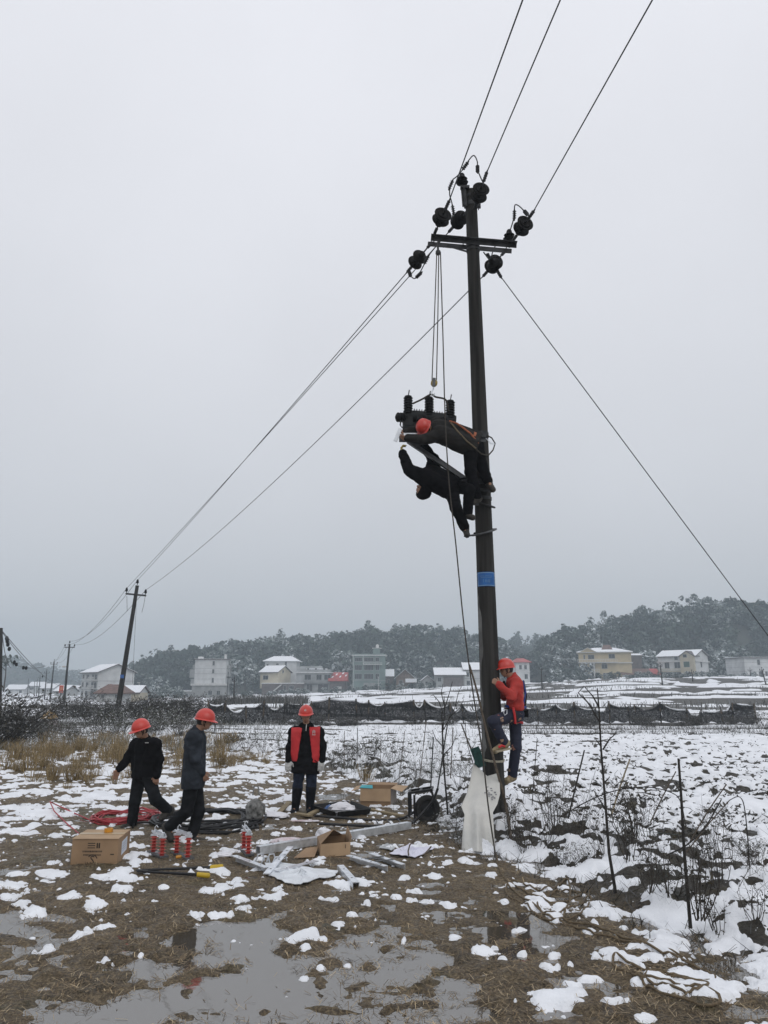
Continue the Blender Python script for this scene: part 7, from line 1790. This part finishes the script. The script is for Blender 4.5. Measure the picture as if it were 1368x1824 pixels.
# rice stubble
STUB = leaf_material('rice stubble', (.10, .070, .034), (.40, .30, .15), (.6, .6, .58))
def stubble_proto(seed, n=44, h=.36, w=.13):
    g = np.random.default_rng(seed); Q = []; fr = []
    for k in range(n):
        a = g.uniform(0, 2 * pi); b = np.array([cos(a), sin(a), 0]) * w * g.uniform(0, 1) ** .5; L = h * g.uniform(.6, 1.1); d = np.array([b[0] * .8 + g.normal() * .03, b[1] * .8 + g.normal() * .03, L]); s = g.uniform(.004, .008); t = g.uniform(0, pi); e = np.array([cos(t), sin(t), 0]) * s
        Q.append([b - e, b + e, b + d + e * .6, b + d - e * .6]); fr.append(0)
        if g.random() < .75:                                         # a bent dry leaf
            p = b + d * g.uniform(.6, 1); o = np.array([g.normal() * .10, g.normal() * .10, g.uniform(-.10, .06)]); Q.append([p - e, p + e, p + o + e * .3, p + o - e * .3]); fr.append(.3 * g.random())
    n = len(Q); me = npmesh('rice_stubble', np.array(Q).reshape(-1, 3), np.arange(4 * n).reshape(-1, 4), STUB)
    for nm, val in (('frost', np.array(fr)), ('tint', g.uniform(0, 1, n))): at = me.attributes.new(nm, 'FLOAT', 'FACE'); at.data.foreach_set('value', val.astype(np.float32))
    return me
sp_ = [stubble_proto(i) for i in range(4)]
spots = []
while len(spots) < 210:
    u, v = random.uniform(-10, 420), random.uniform(1312, 1392)
    pr_ = np.interp(u, [0, 60, 180, 240, 420], [1, 1, .9, .45, .30]) * np.interp(v, [1312, 1325, 1362, 1385, 1395], [.9, 1, .9, .28, .1])
    _q3 = GG(u, v)
    if random.random() < pr_ * (.25 + 1.5 * max(0, .35 + float(vnoise(np.array([_q3.x / 1.3]), np.array([_q3.y / 1.3]), 88)[0]))): spots.append((u, v, random.uniform(.75, 1.15)))
LONE = len(spots)
spots += [(205, 1398, .8), (160, 1396, .7), (84, 1398, .6), (66, 1394, .55), (120, 1408, .5), (172, 1386, .8), (240, 1388, .8), (224, 1386, .7), (325, 1352, 1.0), (330, 1346, .9), (206, 1352, 1.05), (198, 1350, 1.0), (305, 1330, .8)]
spots += [(random.uniform(412, 478), random.uniform(1346, 1366), random.uniform(.4, .65)) for _ in range(20)] + [(650, 1388, .9), (655, 1392, .8), (390, 1375, .5)]
for k, (u, v, sc) in enumerate(spots):
    o = link('rice_stubble', sp_[k % 4]); q = GG(u, v); o.location = q - Vector((0, 0, .01)); o.rotation_euler = (0, 0, random.uniform(0, 6)); o.scale = (sc, sc, sc * random.uniform(.8, 1.15))
    lone = ('lone stubble clump by the outstretched hand of the black-jacketed man', 'lone stubble clump left of the outstretched hand', 'short stubble clump in front of the dense stubble', 'shortest stubble clump left of the others in front', 'tiny stubble clump nearest the red cable end', 'stubble clump between two lone clumps', 'stubble clump against the black-jacketed back', 'stubble clump under the black-jacketed arm', 'tall stubble clump touching the parka back', 'second tall stubble clump behind the parka', 'tall stubble clump left of the black hat brim', 'its twin stubble clump just left of the black-jacketed man', 'stubble clump between the two walking men')
    tag(o, lone[k - LONE] if LONE <= k < LONE + 13 else 'clump of golden-brown rice stubble standing in the thin snow' if u < 400 else 'short clump of brown stubble near the standing man', 'stubble clump', 'rice stubble clumps')

# blades and small leaves that nobody could count
def blades(name, N, region, hh, ww, mtl, frost, seed, lay=.5, keep=None):
    g = np.random.default_rng(seed); x, y = region(g, N)
    if keep is not None: k = keep(x, y, g); x, y = x[k], y[k]
    N = len(x); z = ground_z(x, y) + np.maximum(snow_t(x, y), 0) * .6 - .01; h = hh * g.uniform(.4, 1.2, N); a = g.uniform(0, 2 * pi, N); w = ww * g.uniform(.5, 1.3, N); l = lay * h * g.normal(size=N); l2 = lay * h * g.normal(size=N)
    dx, dy = np.cos(a) * w, np.sin(a) * w
    V = np.stack([np.stack([x - dx, y - dy, z], -1), np.stack([x + dx, y + dy, z], -1), np.stack([x + l + dx * .3, y + l2 + dy * .3, z + h], -1), np.stack([x + l - dx * .3, y + l2 - dy * .3, z + h], -1)], 1).reshape(-1, 3)
    me = npmesh(name, V, np.arange(4 * N).reshape(-1, 4), mtl)
    for nm, val in (('frost', np.clip(frost * g.uniform(-.5, 1.5, N), 0, 1)), ('tint', g.uniform(0, 1, N))): at = me.attributes.new(nm, 'FLOAT', 'FACE'); at.data.foreach_set('value', val.astype(np.float32))
    tag(link(name, me), kind='stuff')
def reg(u0, u1, v0, v1):
    def f(g, N):
        u, v = g.uniform(u0, u1, N), g.uniform(v0, v1, N); th = np.arctan((v - 912) / F) - TH
        y = H / np.tan(th); return (u - 684) / F * y * 1.03, y
    return f
blades('dry_grass', 9000, reg(40, 520, 1282, 1345), .32, .010, GLEAF, .55, 5, .55, lambda x, y, g: fbm(x / 1.6, y / 1.6, 3, 7) + g.uniform(-.4, .4, len(x)) > .05)
blades('dry_grass', 5000, reg(560, 860, 1290, 1420), .26, .007, GLEAF, .6, 15, .5, lambda x, y, g: (bank_s(x, y) > .0) & (fbm(x / 1.2, y / 1.2, 3, 9) + g.uniform(-.3, .3, len(x)) > .08))
blades('field_plants', 16000, reg(840, 1500, 1304, 1520), .055, .030, WLEAF, .10, 25, 1.1, lambda x, y, g: (bank_s(x, y) > .6) & (fbm(x / .45, y / .4, 2, 19) + g.uniform(-.3, .3, len(x)) > .16))
blades('field_plants', 2600, reg(560, 840, 1300, 1400), .05, .026, WLEAF, .10, 27, 1.1, lambda x, y, g: (bank_s(x, y) > .5) & (fbm(x / .45, y / .4, 2, 19) > .1))
blades('dry_grass', 3800, lambda g, N: (g.uniform(4, 22, N), np.where(g.random(N) < .5, 31.6, 35.1) + .9 * fbm(np.zeros(N), np.zeros(N), 2, 71) + g.normal(size=N) * .35), .30, .008, WLEAF, .2, 35, .5)
blades('dry_grass', 1500, lambda g, N: ((lambda t, s: (np.interp(t, np.arange(len(BANKW)), BANKW[:, 0]) + s, np.interp(t, np.arange(len(BANKW)), BANKW[:, 1]) + g.uniform(.0, .7, N)))(g.uniform(4, 15, N), g.normal(size=N) * .25)), .11, .006, WLEAF, .15, 45, .9, lambda x, y, g: snow_t(x, y) < 0)
blades('mud_grass', 5000, reg(0, 1200, 1480, 1800), .035, .004, GLEAF, .0, 55, .8, lambda x, y, g: (bank_s(x, y) < 0) & (fbm(x / .8, y / .8, 3, 29) + g.uniform(-.15, .15, len(x)) > .30) & (ground_z(x, y) > WZ) & (snow_t(x, y) < 0))
blades('dead_crop', 4500, lambda g, N: (-14 + g.uniform(-4.5, 5.5, N), 84 + g.normal(size=N) * 2.2), 1.0, .03, WLEAF, .15, 65, .25)
blades('dead_crop', 5000, lambda g, N: (lambda y: (g.uniform(-.35, .6, N) * y, y))(np.array([58, 70, 96, 118, 150])[g.integers(0, 5, N)] + g.normal(size=N) * 1.0), .55, .05, WLEAF, .3, 75, .3, lambda x, y, g: fbm(x / 9, y / 9, 2, 33) > -.05)
# low bushes in front of the houses
def lowscrub(name, spans, seed):
    g = random.Random(seed); sp2 = []
    for (u0, u1, d0, d1, n, sc) in spans:
        for _ in range(n):
            u, d = g.uniform(u0, u1), g.uniform(d0, d1); x = (u - 684) / F * d / .973; z = gz1(x, d); sp2.append((x, d, z - .2, 'round', sc * g.uniform(.6, 1.4), g.choice([.2, .5, 1.1, 1.4]), g.choice([-.2, 0, .2])))
    forest(name, sp2)
lowscrub('scrub', [(960, 1420, 186, 204, 110, .22), (430, 780, 200, 224, 70, .24), (960, 1030, 205, 235, 26, .55), (1265, 1335, 224, 240, 16, .8), (250, 345, 205, 225, 22, .4), (620, 775, 222, 228, 14, .3), (1120, 1180, 226, 238, 10, .6)], 12)
# single trees one can tell apart
def tree(label, u, vb, d, kd, sc, fr, ti, group='single trees among the houses'):
    q = P(u, vb, d); Q, up, t = PROTO[kd][random.randrange(5)]
    tt = thing('pine_tree' if kd == 'cone' else 'tree', label, 'tree', tuple(q), group)
    g = np.random.default_rng(int(u)); Qw = Q * sc + np.array([0, 0, .8 * sc])
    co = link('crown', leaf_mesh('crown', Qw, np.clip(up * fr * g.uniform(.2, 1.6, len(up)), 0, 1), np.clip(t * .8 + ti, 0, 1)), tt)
    h = 7 * sc; tb2 = MB().tube([(0, 0, -1.5), (.05, 0, h * .3), (-.05, .05, h * .6), (0, 0, h * .9)], [.22 * sc, .17 * sc, .12 * sc, .04 * sc], 7)
    for k in range(5): a = g.uniform(0, 6.28); z = h * g.uniform(.35, .7); tb2.tube([(0, 0, z), (cos(a) * sc, sin(a) * sc, z + .8 * sc), (cos(a) * 1.9 * sc, sin(a) * 1.9 * sc, z + 1.4 * sc)], [.07 * sc, .05 * sc, .02 * sc], 5)
    tb2.build('trunk', BARK, tt, True, world=False)
for a in ((421, 1232, 236, 'round', 1.35, 1.3, .1, 'big frosted tree right of the four-storey block'), (436, 1228, 244, 'round', 1.1, 1.2, .1, 'frosted tree second right of the four-storey block'), (412, 1238, 238, 'round', .8, 1.2, 0, 'small frosted tree against the four-storey block'), (450, 1228, 246, 'round', 1.2, .9, .1, 'grey tree left of the gabled farmhouse'),
          (604, 1215, 262, 'round', 1.5, 1.2, .1, 'frosted tree above the red sheet roof'), (622, 1210, 262, 'round', 1.3, 1.3, .1, 'frosted tree left of the grey-green building'), (513, 1185, 275, 'cone', 1.0, 1.3, .2, 'snowy pine above the hip-roofed house'), (696, 1205, 250, 'round', 1.2, .3, 0, 'dark tree right of the grey-green building'),
          (745, 1225, 228, 'round', .75, .6, 0, 'round bush between the two little huts'), (1052, 1170, 262, 'cone', 1.45, 1.7, .3, 'tall snow-laden pine behind the yellow villa'), (1067, 1168, 264, 'cone', .95, 1.5, .2, 'small snowy pine beside the tall one'), (985, 1195, 244, 'round', 1.3, .5, 0, 'dark tree left of the yellow villa'), (1005, 1200, 240, 'round', 1.2, .9, 0, 'frosted tree touching the yellow villa'),
          (1276, 1212, 226, 'cone', .95, 1.5, .2, 'snow-topped fir right of the white gabled house'), (1300, 1206, 232, 'round', 1.2, .7, .1, 'bush tree between the two white houses'), (1322, 1206, 236, 'round', 1.3, .6, .1, 'dark tree left of the house at the edge'), (1160, 1200, 244, 'round', 1.1, 1.2, .1, 'frosted tree behind the red garage'),
          (1230, 1099, 292, 'umbrella', 1.15, .5, -.1, 'flat-topped pine standing out on the ridge'), (1198, 1106, 292, 'umbrella', .95, .4, -.1, 'smaller flat-topped pine on the ridge'), (1268, 1106, 294, 'round', 1.3, .4, 0, 'round tree highest on the right ridge'), (1150, 1117, 290, 'round', 1.15, .4, 0, 'round ridge tree left of the flat-topped pines'), (1345, 1118, 292, 'round', 1.3, .4, 0, 'round ridge tree at the far right'),
          (1186, 1140, 272, 'cone', 1.3, 1.5, .2, 'snowy pine midway up the right hill'), (1205, 1142, 272, 'cone', 1.1, 1.4, .2, 'second snowy pine midway up the right hill'), (1078, 1130, 280, 'cone', 1.1, 1.2, .1, 'pine on the left shoulder of the right hill'), (655, 1152, 320, 'cone', 1.4, .5, 0, 'pointed tree rising above the middle ridge'), (500, 1160, 320, 'cone', 1.2, .5, 0, 'pointed tree on the left part of the middle ridge'),
          (282, 1240, 250, 'cone', .8, 1.4, .2, 'snowy fir left of the low grey wing'), (296, 1240, 252, 'cone', .65, 1.3, .2, 'smaller snowy fir left of the low grey wing'), (265, 1238, 255, 'round', .8, .4, 0, 'dark tree right of the street lamp'), (8, 1215, 120, 'umbrella', .55, .5, .1, 'bare thin tree above the bramble heap'), (690, 1215, 245, 'round', .9, .9, 0, 'frosted bush tree behind the lean-to')):
    tree(a[7], *a[:7])

# ================================================================== HAZE
def haze():
    lo, hi = Vector((-900, -60, -4.5)), Vector((900, 1100, 75))
    mb = MB(); mb.box((lo + hi) / 2, hi - lo)
    m = bpy.data.materials.new('haze'); m.use_nodes = True
    n, l = m.node_tree.nodes, m.node_tree.links
    n.remove(n['Principled BSDF'])
    pv = n.new('ShaderNodeVolumePrincipled')
    pv.inputs['Color'].default_value = (.78, .89, .97, 1); pv.inputs['Density'].default_value = .00118; pv.inputs['Anisotropy'].default_value = 0
    l.new(pv.outputs[0], n['Material Output'].inputs['Volume'])
    o = mb.build('haze', m); tag(o, kind='stuff')
haze()
